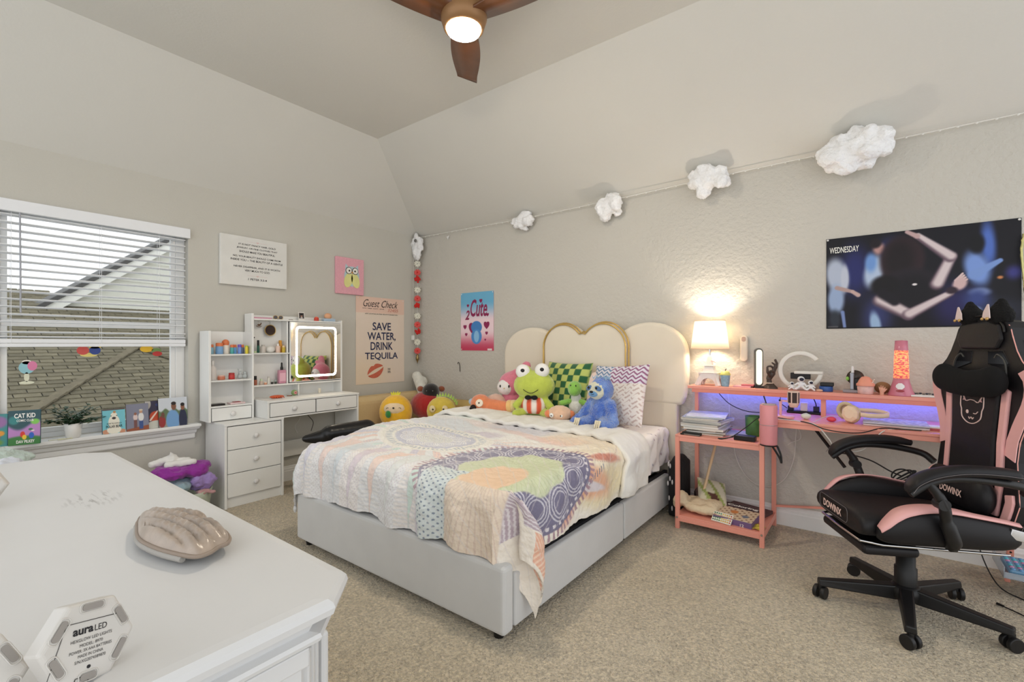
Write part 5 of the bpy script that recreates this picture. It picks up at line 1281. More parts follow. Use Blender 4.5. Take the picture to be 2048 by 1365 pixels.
# tinsel strand hanging from the right edge of the poster
tag(MB().tube(spline([(4.775, -.02, 1.80), (4.765, -.03, 1.70), (4.775, -.03, 1.55), (4.785, -.02, 1.45)], 8), .006, 6).build('tinsel', mat('tinsel', (196, 190, 130), .3, .7), disp=(.01, .01)), 'thin yellow tinsel strand beside the film poster at frame edge', 'tinsel')

# ------------------------------------------------------------------ ceiling fan
fa = thing('ceiling_fan', 'brown three blade ceiling fan with a glowing round light', 'ceiling fan', (2.50, -1.89, 2.80))
Mfan = mat('fan_wood', (110, 66, 36), .35, var=.2, vscale=14, coat=.3)
Mhub = mat('fan_bronze', (150, 112, 74), .4, .3)
MB().lathe([(.06, .30), (.075, .27), (.105, .20), (.12, .15), (.118, .09), (.10, .035), (.0, .035)], (2.5, -1.89, 2.775), 40).build('motor_housing', Mhub, fa)
MB().cyl((2.5, -1.89, 3.03), (2.5, -1.89, 3.05), .08, .085, 30).build('canopy', Mhub, fa)
MB().lathe([(.0, -.022), (.05, -.018), (.082, -.004), (.092, .02), (.094, .035), (.0, .036)], (2.5, -1.89, 2.80), 40).build('light_globe', mat('globe_light', (255, 250, 240), .4, emit=FAN_GLOBE, ecol=(255, 240, 218)), fa)
for a in (131, 251, 11):
    a = math.radians(a); d = Vector((math.cos(a), math.sin(a), 0)); s = Vector((-d.y, d.x, 0)); mb = MB(); N_ = 16; top = []; c0 = Vector((2.5, -1.89, 2.875))
    for i in range(N_ + 1):
        t = i / N_; L_ = .06 + .525 * t; w0 = .060 + .022 * math.sin(PI * min(t * 1.1, 1)); w1 = .060 + .022 * math.sin(PI * min(t * 1.1, 1))
        zc = .018 * math.sin(t * 2) - .01
        cut = .03 if i == N_ else 0
        top += [c0 + d * (L_ - cut) + s * w0 + Vector((0, 0, zc + .012)), c0 + d * L_ - s * w1 + Vector((0, 0, zc - .012))]
    mb.add(top, [(2 * i, 2 * i + 1, 2 * i + 3, 2 * i + 2) for i in range(N_)], True); mb.build('blade', Mfan, fa, solid=.012)
# ------------------------------------------------------------------ pink rack, desk and its raised shelf
def post(par, x, y, z0, z1, nm='post', s=.026): return bx(nm, M_pink, par, x - s / 2, x + s / 2, y - s / 2, y + s / 2, z0, z1, .002)
dk = thing('desk', 'pink metal desk with an attached lower rack and long raised shelf', 'desk', (3.9, -.25, 0))
XL, XM, YF, YB = 3.118, 3.618, -.488, -.05
for x, y, z in ((XL, YF, .612), (XL, YB, .905), (XM, YF, .77), (XM, YB, .77), (4.72, YB, .77), (4.90, YF, .75)): post(dk, x, y, 0, z, 'leg')
for x in (3.905, 4.9): post(dk, x, -.19, .77, .905, 'shelf_post')
bx('rack_top', M_pink, dk, XL - .013, XM - .014, YF - .013, YB + .013, .606, .620, .002)
bx('front_rail', M_pink, dk, XL + .013, XM - .013, YF - .011, YF + .008, .578, .606, .002)
bx('side_rail', M_pink, dk, XL - .010, XL + .008, YF + .013, YB - .013, .578, .606, .002)
bx('lower_shelf', M_pink, dk, XL - .012, XM + .012, YF - .010, YB + .012, .075, .090, .002)
bx('lower_lip', M_pink, dk, XL + .013, XM - .013, YF - .012, YF + .002, .05, .076, .002); bx('lower_lip', M_pink, dk, XM - .002, XM + .011, YF + .013, YB - .013, .05, .076, .002)
bx('desk_top', M_pink, dk, XM - .016, 4.92, YF - .013, -.004, .757, .772, .002)
bx('desk_rail', M_pink, dk, XM + .014, 4.90, YF - .008, YF + .010, .730, .757, .002)
bx('raised_shelf', M_pink, dk, XL - .016, 4.92, -.225, -.003, .905, .925, .002)
bx('shelf_lip', mat('pink_lip', (226, 140, 122), .5), dk, XL + .013, 4.92, -.222, -.212, .880, .906, .001)
MB().bar((XM, -.045, .13), (4.72, -.045, .30), .018, .012).build('brace', M_pink, dk)
MB().cyl((XL, YF - .014, .075), (XL, YF - .019, .075), .007, .006, 12).build('bolt', M_chrome, dk); MB().cyl((XM, YF - .014, .078), (XM, YF - .019, .078), .007, .006, 12).build('bolt', M_chrome, dk)
for z in (.12, .16, .30): MB().cyl((4.72, YB - .0132, z), (4.72, YB - .0145, z), .005, .005, 10).build('bolt_hole', M_black, dk)
# blue light strip under the raised shelf, at the wall
ls = thing('light_strip', 'blue glowing light strip stuck under the raised pink shelf', 'light strip', (3.9, -.03, .90))
MB().box(3.16, 4.85, -.075, -.063, .897, .9048).build('strip', mat('blue_glow', (130, 140, 255), .5, emit=6.0 * STRIP_BLUE, ecol=(92, 112, 255)), ls)

# table lamp with a tower shaped base
lx, ly, lz = 3.225, -.12, .9255
tl = thing('table_lamp', 'lit table lamp with cream shade on a white lattice tower base', 'lamp', (lx, ly, lz))
Mt = mat('lamp_white', (232, 224, 220), .4)
mb = MB()
def frus(mb, z0, z1, a, b): 
    vs = [(lx + i * a, ly + j * a * .8, lz + z0) for i, j in ((-1, -1), (1, -1), (1, 1), (-1, 1))] + [(lx + i * b, ly + j * b * .8, lz + z1) for i, j in ((-1, -1), (1, -1), (1, 1), (-1, 1))]
    return mb.add(vs, [(0, 3, 2, 1), (4, 5, 6, 7), (0, 1, 5, 4), (1, 2, 6, 5), (2, 3, 7, 6), (3, 0, 4, 7)])
for i in (-1, 1):
    for j in (-1, 1):
        k = MB(); p = (lx + i * .075, ly + j * .06, lz); q = (lx + i * .045, ly + j * .036, lz + .078)
        k.bar(p, q, .022, .022); k.build('foot_leg', Mt, tl, bevel=.002)
for (sx, sy) in ((1, 0), (0, 1)):
    for sg in (-1, 1):
        pts = [(.050 * math.cos(PI * i / 14), .052 * math.sin(PI * i / 14)) for i in range(15)]; out = [(.062, 0), (.050, .078), (-.050, .078), (-.062, 0)]
        poly = pts[::1] + [(-.062, 0), (-.048, .080), (.048, .080), (.062, 0)]
        if sx: MB().prism(poly, (lx, ly + sg * .052, lz), (1, 0, 0), (0, 0, 1), (0, -sg * .0 + 1, 0), .008).build('arch', Mt, tl)
        else: MB().prism(poly, (lx + sg * .062, ly, lz), (0, .8, 0), (0, 0, 1), (1, 0, 0), .008).build('arch', Mt, tl)
MB().box(lx - .064, lx + .064, ly - .052, ly + .052, lz + .078, lz + .086).build('lower_deck', Mt, tl, bevel=.002)
mb = MB()
for i in range(16): mb.ball((lx - .06 + .008 * i, ly - .052, lz + .089), .005, 8, 5); mb.ball((lx + .062, ly - .05 + .0065 * i, lz + .089), .005, 8, 5)
mb.build('bead_rail', Mt, tl)
frus(MB(), .086, .135, .044, .028).build('middle_stage', Mt, tl, bevel=.003)
MB().box(lx - .035, lx + .035, ly - .03, ly + .03, lz + .135, lz + .142).build('upper_deck', Mt, tl, bevel=.002)
frus(MB(), .142, .21, .023, .012).build('spire', Mt, tl, bevel=.002)
MB().cyl((lx, ly, lz + .21), (lx, ly, lz + .30), .007, .007, 12).build('stem', M_chrome, tl)
MB().cap((lx + .02, ly - .02, lz + .175), (lx + .045, ly - .025, lz + .165), .007, .004).build('bow', mat('lamp_blush', (226, 190, 186), .6), tl)
Msh = mat('lampshade', (255, 250, 240), .8, trans=0, emit=.0)
nt = Msh.node_tree; b_ = nt.nodes['Principled BSDF']; tr = nt.nodes.new('ShaderNodeBsdfTranslucent'); ms = nt.nodes.new('ShaderNodeMixShader'); ms.inputs[0].default_value = .45
tr.inputs['Color'].default_value = (1, .93, .8, 1); outn = nt.nodes['Material Output']
nt.links.new(b_.outputs[0], ms.inputs[1]); nt.links.new(tr.outputs[0], ms.inputs[2]); nt.links.new(ms.outputs[0], outn.inputs['Surface'])
sh = MB(); nn = 40; zb_, zt_ = lz + .258, lz + .458
def ov(r, z): return [(lx + r * math.cos(2 * PI * i / nn), ly + .78 * r * math.sin(2 * PI * i / nn), z) for i in range(nn)]
sh.add(ov(.128, zb_) + ov(.101, zt_), [(i, (i + 1) % nn, nn + (i + 1) % nn, nn + i) for i in range(nn)], True)
sh.build('lampshade', Msh, tl, solid=.0015)
for r, z in ((.1285, zb_), (.1015, zt_)): MB().tube(ov(r, z), .003, 6, True).build('shade_trim', mat('shade_trim', (226, 200, 180), .7), tl)
MB().ball((lx, ly, lz + .345), .026).build('bulb', mat('bulb_glow', (255, 240, 214), .4, emit=30, ecol=(255, 226, 180)), tl)
ld = bpy.data.lights.new('bulb_light', 'POINT'); ld.energy = LAMP_BULB; ld.color = (1, .90, .76); ld.shadow_soft_size = .03
lo = bpy.data.objects.new('bulb_light', ld); COL.objects.link(lo); lo.location = (0, 0, .375); lo.parent = tl

def at_shelf(x): return x
zs = .9255
t = thing('lidded_cup', 'blue patterned paper cup with a yellow lid beside the lamp', 'cup', (3.335, -.15, zs))
MB().lathe([(.024, 0), (.032, .078), (.032, .08)], (3.335, -.15, zs), 24).build('cup_body', mat('cup_blue', (150, 186, 206), .5, var=.35, vscale=60), t)
MB().lathe([(.034, .078), (.034, .088), (.028, .092), (.026, .103), (.0, .106)], (3.335, -.15, zs), 24).build('lid', mat('cup_lid', (214, 210, 120), .4), t)
MB().tube([(3.335, -.15, zs + .1), (3.337, -.15, zs + .118), (3.345, -.15, zs + .12)], .003, 6).build('straw_knob', mat('stem_dark', (50, 60, 40), .5), t)
t = thing('pink_boxes', 'flat pink cards and red box lying between the cup and bar light', 'box', (3.45, -.14, zs))
bx('card', mat('card_pink', (226, 170, 176), .6), t, 3.39, 3.50, -.18, -.10, zs, zs + .010, .001); bx('red_box', mat('card_rose', (196, 104, 112), .5), t, 3.44, 3.515, -.17, -.11, zs + .010, zs + .020, .001)
t = thing('bar_light', 'upright rounded bar light with a cream diffuser in dark casing', 'lamp', (3.54, -.16, zs))
Rz = Matrix.Rotation(math.radians(25), 3, 'Z')
def rp(o, pts, Uv, th, nm, m, par, off=0, bevel=0):
    Uv = Vector(Uv).normalized(); Wv = Uv.cross(Vector((0, 0, 1))); return MB().prism(pts, Vector(o) + Wv * off, Uv, (0, 0, 1), Wv, th).build(nm, m, par, bevel=bevel)
Ub = (1, .45, 0)
rp((3.545, -.15, zs), rrect(-.026, .026, .012, .265, .024, 7), Ub, .030, 'casing', mat('casing_grey', (90, 88, 84), .4), t, -.03, .004)
rp((3.545, -.15, zs), rrect(-.018, .018, .022, .255, .018, 7), Ub, .004, 'diffuser', mat('bar_diffuser', (246, 238, 206), .5, emit=.55, ecol=(255, 244, 206)), t, .0)
rp((3.545, -.15, zs), rrect(-.03, .03, 0, .014, .006, 4), Ub, .05, 'base', M_black, t, -.04)
# wooden hand
t = thing('wooden_hand', 'dark bronze hand sculpture with thumb and finger touching', 'sculpture', (3.62, -.14, zs))
Mh = mat('hand_bronze', (70, 54, 46), .35, var=.2, vscale=20)
hx = Vector((3.605, -.14, zs)); Hu = Vector((.8, .6, 0)); Hz = Vector((0, 0, 1))
def hp(a, c, d=0): return hx + Hu * a + Hz * c + Vector((.3, -.4, 0)) * d
MB().lathe([(.045, 0), (.043, .008), (.030, .022), (.022, .03), (.020, .034)], hx + Hu * .005, 24, sy=.8).build('plinth', Mh, t)
mb = MB(); mb.cap(hp(.0, .03), hp(-.004, .065), .017, .015).cap(hp(-.004, .065), hp(.015, .10), .017, .022)
fin = [((.030, .108), (.045, .14), (.050, .165), (.040, .19), .0), ((.026, .112), (.040, .142), (.040, .168), (.028, .188), .02), ((.018, .116), (.028, .142), (.022, .16), (.006, .170), .04), ((.010, .116), (.012, .138), (-.006, .148), (-.026, .146), .05)]
for a, b, c, d, off in fin:
    r = .0085; q = [hp(*a, off), hp(*b, off), hp(*c, off), hp(*d, off)]
    for i in range(3): mb.cap(q[i], q[i + 1], r - .001 * i, r - .0012 * (i + 1), 5)
mb.cap(hp(-.008, .085, .03), hp(-.026, .11, .05), .010, .009).cap(hp(-.026, .11, .05), hp(-.028, .138, .05), .009, .007)
mb.build('hand', Mh, t, remesh=.0028, smooth_it=2)
MB().tube([hp(0, .036) + Vector((.021 * math.cos(a), .018 * math.sin(a), 0)) for a in [2 * PI * i / 24 for i in range(24)]], .004, 6, True).build('bracelet', mat('bracelet', (206, 190, 170), .4), t)
# ring lamp shaped like a letter G
t = thing('ring_lamp', 'white open ring lamp with a crossbar like a letter G', 'lamp', (3.775, -.10, zs))
Mg = mat('ring_white', (228, 224, 216), .35)
gc = Vector((3.775, -.10, zs + .122)); gu = Vector((1, .08, 0)).normalized()
mb = MB(); pts = [gc + gu * .112 * math.cos(a) + Vector((0, 0, .112 * math.sin(a))) for a in [math.radians(38 + (352 - 38) * i / 48) for i in range(49)]]
vs = []
for i, p in enumerate(pts):
    r = (p - gc).normalized(); w_ = Vector((0, 1, 0))
    vs += [p + r * .013 - w_ * .016, p + r * .013 + w_ * .016, p - r * .013 + w_ * .016, p - r * .013 - w_ * .016]
mb.add(vs, [(4 * i + k, 4 * i + (k + 1) % 4, 4 * i + 4 + (k + 1) % 4, 4 * i + 4 + k) for i in range(48) for k in range(4)] + [(0, 1, 2, 3), tuple(range(192, 196))], True)
mb.build('ring', Mg, t, bevel=.004)
MB().obox(gc + gu * .045 + Vector((0, 0, -.012)), gu, (0, 1, 0), (0, 0, 1), .078, .022, .009).build('charging_arm', Mg, t, bevel=.004)
MB().obox(gc + gu * .0 + Vector((0, .006, -.035)), gu, (0, 1, 0), (0, 0, 1), .055, .012, .020).build('speaker_core', mat('speaker_black', (34, 32, 34), .6, bump=(300, .5, .002)), t, bevel=.004)
MB().box(3.735, 3.815, -.135, -.065, zs, zs + .014).build('foot', Mg, t, bevel=.005)
def astro(lab, c, s=1, lean=0):
    t = thing('astronaut_figurine', lab, 'figurine', c); c = Vector(c); Wm = mat('astro_white', (232, 232, 234), .4)
    mb = MB(); mb.ball(c + Vector((0, 0, .026)) * s, (.013 * s, .011 * s, .016 * s)).cap(c + Vector((.008, -.006, .016)) * s, c + Vector((.020, -.020, .008)) * s, .006 * s, .006 * s, 4).cap(c + Vector((-.008, -.006, .016)) * s, c + Vector((-.018, -.020, .008)) * s, .006 * s, .006 * s, 4)
    mb.cap(c + Vector((.012, 0, .034)) * s, c + Vector((.022, -.008, .022)) * s, .005 * s, .0045 * s, 4).cap(c + Vector((-.012, 0, .034)) * s, c + Vector((-.024, -.004, .024)) * s, .005 * s, .0045 * s, 4)
    mb.build('suit', Wm, t, remesh=.002, smooth_it=2)
    MB().ball(c + Vector((0, 0, .052)) * s, (.015 * s, .014 * s, .014 * s)).build('helmet', Wm, t)
    MB().ball(c + Vector((.002, -.006, .052)) * s, (.011 * s, .010 * s, .009 * s)).build('visor', mat('visor_navy', (24, 26, 50), .1), t)
    return t
astro('larger white astronaut figurine in front of the ring lamp', (3.785, -.165, zs), 1.35)
astro('small white astronaut figurine sitting right of the ring lamp', (3.838, -.175, zs), 1.0)
astro('tiny white figurine with a curled tail left of the larger astronaut', (3.735, -.165, zs), .8)
t = thing('blue_tin', 'round blue tin with a black box lying across it', 'tin', (3.915, -.14, zs))
MB().cyl((3.915, -.14, zs), (3.915, -.14, zs + .032), .036, .036, 28).build('tin_body', mat('tin_blue', (56, 92, 160), .4), t, bevel=.003)
tag(bx('black_wallet', M_black, None, 3.885, 3.955, -.165, -.115, zs + .033, zs + .056, .004), 'flat black case resting on the blue tin', 'case')
tag(MB().ball((3.885, -.195, zs + .008), (.018, .012, .008)).build('shell_ornament', mat('shell_tan', (220, 176, 150), .5)), 'tiny tan shell in front of the blue tin', 'shell')
t = thing('nail_lamp', 'grey and black upright gadget with a green light and small mirror', 'gadget', (4.045, -.12, zs))
bx('base', mat('gadget_grey', (150, 144, 150), .3), t, 4.00, 4.095, -.16, -.08, zs, zs + .018, .004); bx('tower', mat('gadget_steel', (156, 158, 166), .25, .4), t, 4.035, 4.055, -.145, -.10, zs + .018, zs + .12, .004)
bx('dark_column', M_black, t, 4.055, 4.085, -.135, -.09, zs + .018, zs + .085, .003)
MB().lathe([(.0, -.006), (.044, -.006), (.044, .006), (.0, .006)], (4.06, -.10, zs + .09), 28, 'y').build('round_head', mat('gadget_brown', (60, 48, 40), .3), t)
MB().ball((4.022, -.108, zs + .082), (.009, .004, .012)).build('green_light', mat('green_led', (150, 210, 90), .4), t); MB().lathe([(.008, 0), (.008, .03), (.005, .038), (.0, .04)], (4.047, -.12, zs + .12), 14).build('nozzle', mat('nozzle_white', (226, 226, 226), .3), t)
t = thing('dessert_pot', 'pink and peach pot with a rounded cream shaped lid', 'pot', (4.11, -.18, zs))
MB().lathe([(.034, 0), (.037, .004), (.041, .05), (.0, .05)], (4.11, -.18, zs), 28).build('pot_body', mat('pot_blush', (232, 190, 184), .4, var=.2, vscale=40), t)
MB().lathe([(.044, .048), (.045, .058), (.038, .066), (.030, .085), (.018, .1), (.0, .104)], (4.11, -.18, zs), 28).build('lid', mat('pot_peach', (236, 156, 132), .4), t)
for k in range(6): MB().ball((4.142 + .002 * k, -.20, zs + .07 + .004 * k), .004, 8, 6).build('pearl', mat('pearl', (236, 214, 200), .3), t) if k % 2 == 0 else None
t = thing('hand_ornament', 'tiny tan open hand ring holder in front of a brown ball', 'ring holder', (4.185, -.19, zs))
mb = MB(); hc = Vector((4.185, -.195, zs)); mb.cap(hc, hc + Vector((0, 0, .028)), .010, .011)
for k, hgt in enumerate((.046, .053, .052, .045)): mb.cap(hc + Vector((-.010 + .007 * k, 0, .03)), hc + Vector((-.013 + .009 * k, 0, hgt)), .0036, .0028, 4)
mb.cap(hc + Vector((.010, 0, .02)), hc + Vector((.022, 0, .036)), .004, .003, 4); mb.build('hand', mat('hand_tan', (222, 164, 140), .5), t, remesh=.0022, smooth_it=1)
tag(MB().ball((4.19, -.10, zs + .035), (.04, .035, .035)).build('brown_ball', mat('ball_brown', (150, 112, 76), .7, bump=(50, .4, .006))), 'brown round ball behind the little hand ornament', 'ornament')
t = thing('glitter_lamp', 'pink glitter lamp glowing orange in the middle on raised shelf', 'lamp', (4.272, -.16, zs))
lc_ = (4.272, -.16, zs)
MB().lathe([(.062, 0), (.064, .004), (.052, .03), (.040, .075), (.036, .098), (.0, .098)], lc_, 32).build('base', mat('lava_pink', (206, 120, 140), .25, coat=.4), t)
Mlv = mat('lava_liquid', (244, 110, 60), .15, emit=.8, ecol=(255, 110, 50), var=.0)
nt = Mlv.node_tree; b_ = nt.nodes['Principled BSDF']; gz = nt.nodes.new('ShaderNodeTexNoise'); gz.inputs['Scale'].default_value = 70; gz.inputs['Detail'].default_value = 4
rm = nt.nodes.new('ShaderNodeValToRGB'); rm.color_ramp.elements[0].position = .40; rm.color_ramp.elements[0].color = (.34, .05, .06, 1); rm.color_ramp.elements[1].position = .60; rm.color_ramp.elements[1].color = (1, .26, .09, 1)
tcn = nt.nodes.new('ShaderNodeTexCoord'); mp_ = nt.nodes.new('ShaderNodeMapping'); mp_.inputs['Scale'].default_value = (1, 1, 1.8)
nt.links.new(tcn.outputs['Object'], mp_.inputs['Vector']); nt.links.new(mp_.outputs['Vector'], gz.inputs['Vector']); nt.links.new(gz.outputs['Fac'], rm.inputs['Fac']); nt.links.new(rm.outputs['Color'], b_.inputs['Base Color']); nt.links.new(rm.outputs['Color'], b_.inputs['Emission Color'])
MB().lathe([(.0, .098), (.0355, .098), (.033, .20), (.031, .258), (.0, .258)], lc_, 32).build('liquid', Mlv, t)
MB().lathe([(.033, .256), (.0315, .262), (.029, .312), (.0, .314)], lc_, 32).build('cap', mat('lava_pink', (206, 120, 140), .25), t)
def patch(nm, m, a0, a1, z0, z1, r0, r1, n=8):
    mb = MB(); vs = []
    for j in range(4):
        z = z0 + (z1 - z0) * j / 3; k = math.sin(PI * (j + .5) / 4)
        for i in range(n + 1):
            am = (a0 + a1) / 2; a = math.radians(am + (a0 - am) * k * (1 - 2 * i / n)); r = r0 + (r1 - r0) * j / 3; vs.append((lc_[0] + r * math.cos(a), lc_[1] + r * math.sin(a), lc_[2] + z))
    mb.add(vs, [(j * (n + 1) + i, j * (n + 1) + i + 1, (j + 1) * (n + 1) + i + 1, (j + 1) * (n + 1) + i) for j in range(3) for i in range(n)], True); return mb.build(nm, m, t)
patch('white_emblem', mat('emblem_white', (240, 236, 236), .4), -125, -72, .038, .072, .0505, .0420); patch('red_emblem', mat('emblem_red', (160, 60, 70), .4), -120, -76, .022, .036, .0565, .0515)
t = thing('trinket_tray', 'white tray with dark trinkets at the right end of raised shelf', 'tray', (4.35, -.17, zs))
bx('tray_body', M_white, t, 4.31, 4.42, -.21, -.11, zs, zs + .010, .004)
for k in range(7): MB().ball((4.33 + .013 * k, -.16 + .015 * (k % 3), zs + .015), (.008, .006, .005), 8, 6).build('trinket', mat('trinket_%d' % (k % 2), ((60, 60, 70), (120, 110, 100))[k % 2], .4), t)

# microphone on its pink stand
mc_ = thing('microphone', 'black and cream desk microphone held on a pink swing stand', 'microphone', (3.70, -.33, .7725))
Mcr = mat('mic_cream', (226, 196, 180), .35); Mpl = mat('stand_pink', (236, 176, 176), .4)
mx_, my_, mz_ = 3.765, -.35, .865
MB().lathe([(.0, 0), (.020, .0), (.022, .006), (.030, .024), (.030, .028)], (mx_, my_, mz_ - .028), 28).build('lower_cup', Mcr, mc_)
MB().cyl((mx_, my_, mz_), (mx_, my_, mz_ + .062), .030, .030, 28).build('mesh_grille', mat('mic_grille', (54, 38, 34), .4, bump=(400, .8, .002)), mc_)
for k in range(6):
    a = k * PI / 3 + .3; MB().bar((mx_ + .031 * math.cos(a), my_ + .031 * math.sin(a), mz_), (mx_ + .031 * math.cos(a), my_ + .031 * math.sin(a), mz_ + .062), .006, .004, (math.cos(a), math.sin(a), 0)).build('rib', Mcr, mc_)
MB().cyl((mx_, my_, mz_ + .062), (mx_, my_, mz_ + .068), .0325, .030, 28).build('top_ring', Mcr, mc_)
bx('upright', Mpl, mc_, 3.690, 3.704, -.36, -.345, .785, .878, .003); MB().bar((3.70, -.352, .872), (3.738, -.352, .872), .010, .010).build('arm', Mpl, mc_)
MB().lathe([(.05, 0), (.05, .008), (.045, .011), (.0, .011)], (3.72, -.345, .7725), 30).build('foot_plate', Mpl, mc_); MB().ball((3.694, -.366, .876), .006).build('knob', M_black, mc_)
# desk-top objects
zd = .7725
t = thing('headphones', 'beige over-ear headphones lying on the desk beside the laptop', 'headphones', (4.07, -.36, zd))
Mhp = mat('headphone_beige', (232, 204, 176), .35, var=.03); Mhd = mat('headphone_pad', (206, 186, 150), .6)
hc = Vector((4.045, -.37, zd + .052)); ax = Vector((-.25, -.93, .12)).normalized(); ux = Vector((.95, -.25, 0.05)).normalized(); uz = ax.cross(ux).normalized()
def hring(c, ra, rb, n=8): return [c + ux * ra * math.cos(2 * PI * i / n + .2) + uz * rb * math.sin(2 * PI * i / n + .2) for i in range(n)]
def cup(c, sgn):
    n = 8; mb = MB(); l0 = hring(c, .044, .050); l1 = hring(c + ax * sgn * .022, .040, .046); l2 = hring(c + ax * sgn * .030, .022, .026)
    mb.add(l0 + l1 + l2, [(i, (i + 1) % n, n + (i + 1) % n, n + i) for i in range(n)] + [(n + i, n + (i + 1) % n, 2 * n + (i + 1) % n, 2 * n + i) for i in range(n)] + [tuple(range(2 * n, 3 * n)), tuple(reversed(range(n)))])
    mb.build('ear_cup', Mhp, t, bevel=.004)
    MB().tube(hring(c - ax * sgn * .010, .034, .040, 20), .012, 8, True).build('ear_pad', Mhd, t)
cup(hc, 1); cup(hc + Vector((-.025, .085, .008)), -1)
a0 = hc + ux * .045; band = [a0, hc + Vector((.10, .0, -.002)), hc + Vector((.155, .035, .0)), hc + Vector((.165, .075, .006)), hc + Vector((.12, .115, .012)), hc + Vector((.05, .115, .012)), hc + Vector((.01, .10, .010))]
sp = spline(band, 8); mb = MB(); vs = []
for p in sp: vs += [p + Vector((0, 0, .012)), p + Vector((0, 0, -.012))]
mb.add(vs, [(2 * i, 2 * i + 1, 2 * i + 3, 2 * i + 2) for i in range(len(sp) - 1)], True); mb.build('headband', Mhp, t, solid=.009)
t = thing('laptop', 'closed silver laptop with a patterned lid on the desk', 'laptop', (4.25, -.30, zd))
def lpf(u, v): p = Pic(u, v, 1.4, (196, 196, 214)); k = (np.sin(p.x * 26 + 3 * np.sin(p.y * 9)) * np.sin(p.y * 30 + 2 * np.sin(p.x * 7)) > .35) * .6; p.mix(k, (110, 114, 140)); return p.c
bx('base', mat('laptop_silver', (206, 190, 190), .3, .4), t, 4.10, 4.375, -.42, -.20, zd, zd + .012, .003); bx('seam', M_black, t, 4.102, 4.373, -.418, -.202, zd + .012, zd + .0145, 0)
art('lid', (4.10, -.42, zd + .0145), (1, 0, 0), (0, 1, 0), .275, .22, 70, 56, lpf, t, th=.007)
tag(MB().ball((3.83, -.36, zd + .018), (.026, .022, .018)).build('white_ball', mat('fluff_white', (222, 226, 214), .9), disp=(.015, .01)), 'small fuzzy white ball on the desk under the microphone', 'ball')
t = thing('red_mouse', 'small red egg shaped charm on the desk left of the headphones', 'charm', (3.955, -.38, zd))
MB().ball((3.955, -.38, zd + .015), (.024, .017, .015)).build('egg', mat('berry_red', (214, 66, 86), .3), t)
t = thing('pill_case', 'small red and white box at the right edge of the desk', 'box', (4.405, -.36, zd)); bx('case', mat('case_rose', (190, 96, 96), .5), t, 4.37, 4.46, -.40, -.32, zd, zd + .012, .002); bx('white_label', M_white, t, 4.375, 4.455, -.395, -.325, zd + .012, zd + .020, .001)
ps = thing('power_strip', 'black power strip with plugs at the back of the desk', 'power strip', (3.80, -.10, zd))
bx('strip_body', M_black, ps, 3.70, 3.90, -.12, -.07, zd, zd + .016, .004)
for x, zt_ in ((3.705, .045), (3.845, .05)): bx('plug', mat('plug_navy', (30, 32, 60), .4), ps, x, x + .032, -.11, -.08, zd + .016, zd + zt_, .003)
bx('white_plug', M_white, ps, 3.775, 3.815, -.11, -.075, zd + .016, zd + .07, .004)
# tumbler hung at the rack corner
tb = thing('pink_tumbler', 'tall pink steel tumbler hooked on the front corner post of the desk', 'tumbler', (3.665, -.535, .62))
tx_, ty_ = 3.662, -.548
MB().lathe([(.044, .006), (.046, .0), (.046, .004)], (tx_, ty_, .628), 30).build('base_ring', M_black, tb)
MB().lathe([(.0, .004), (.043, .004), (.0445, .01), (.0465, .115), (.0465, .117)], (tx_, ty_, .630), 36).build('lower_body', mat('tumbler_pink', (224, 146, 150), .35, .1), tb)
MB().tube([(tx_ + .0475 * math.cos(a), ty_ + .0475 * math.sin(a), .749) for a in [2 * PI * i / 30 for i in range(30)]], .0012, 6, True).build('seam_ring', M_chrome, tb)
MB().lathe([(.0465, .0), (.0465, .108), (.043, .114), (.038, .114), (.037, .108), (.0, .106)], (tx_, ty_, .7505), 36).build('upper_body', mat('tumbler_pink', (224, 146, 150), .35, .1), tb)
MB().lathe([(.038, 0), (.036, .010), (.0, .010)], (tx_, ty_, .862), 30).build('clear_lid', mat('lid_clear', (226, 206, 206), .1, trans=.5), tb)
MB().tube([(tx_ - .01, ty_, .865), (tx_ - .026, ty_, .915)], .0035, 8).build('straw', M_black, tb)
bx('hook_clip', M_black, tb, 3.625, 3.64, -.53, -.50, .70, .74, .002)
MB().tube(spline([(tx_ + .02, ty_ - .01, .628), (tx_ + .055, ty_, .565), (tx_ + .065, ty_, .535), (tx_ + .062, ty_, .58), (tx_ + .045, ty_, .628)], 6), .006, 6).build('strap', M_black, tb)
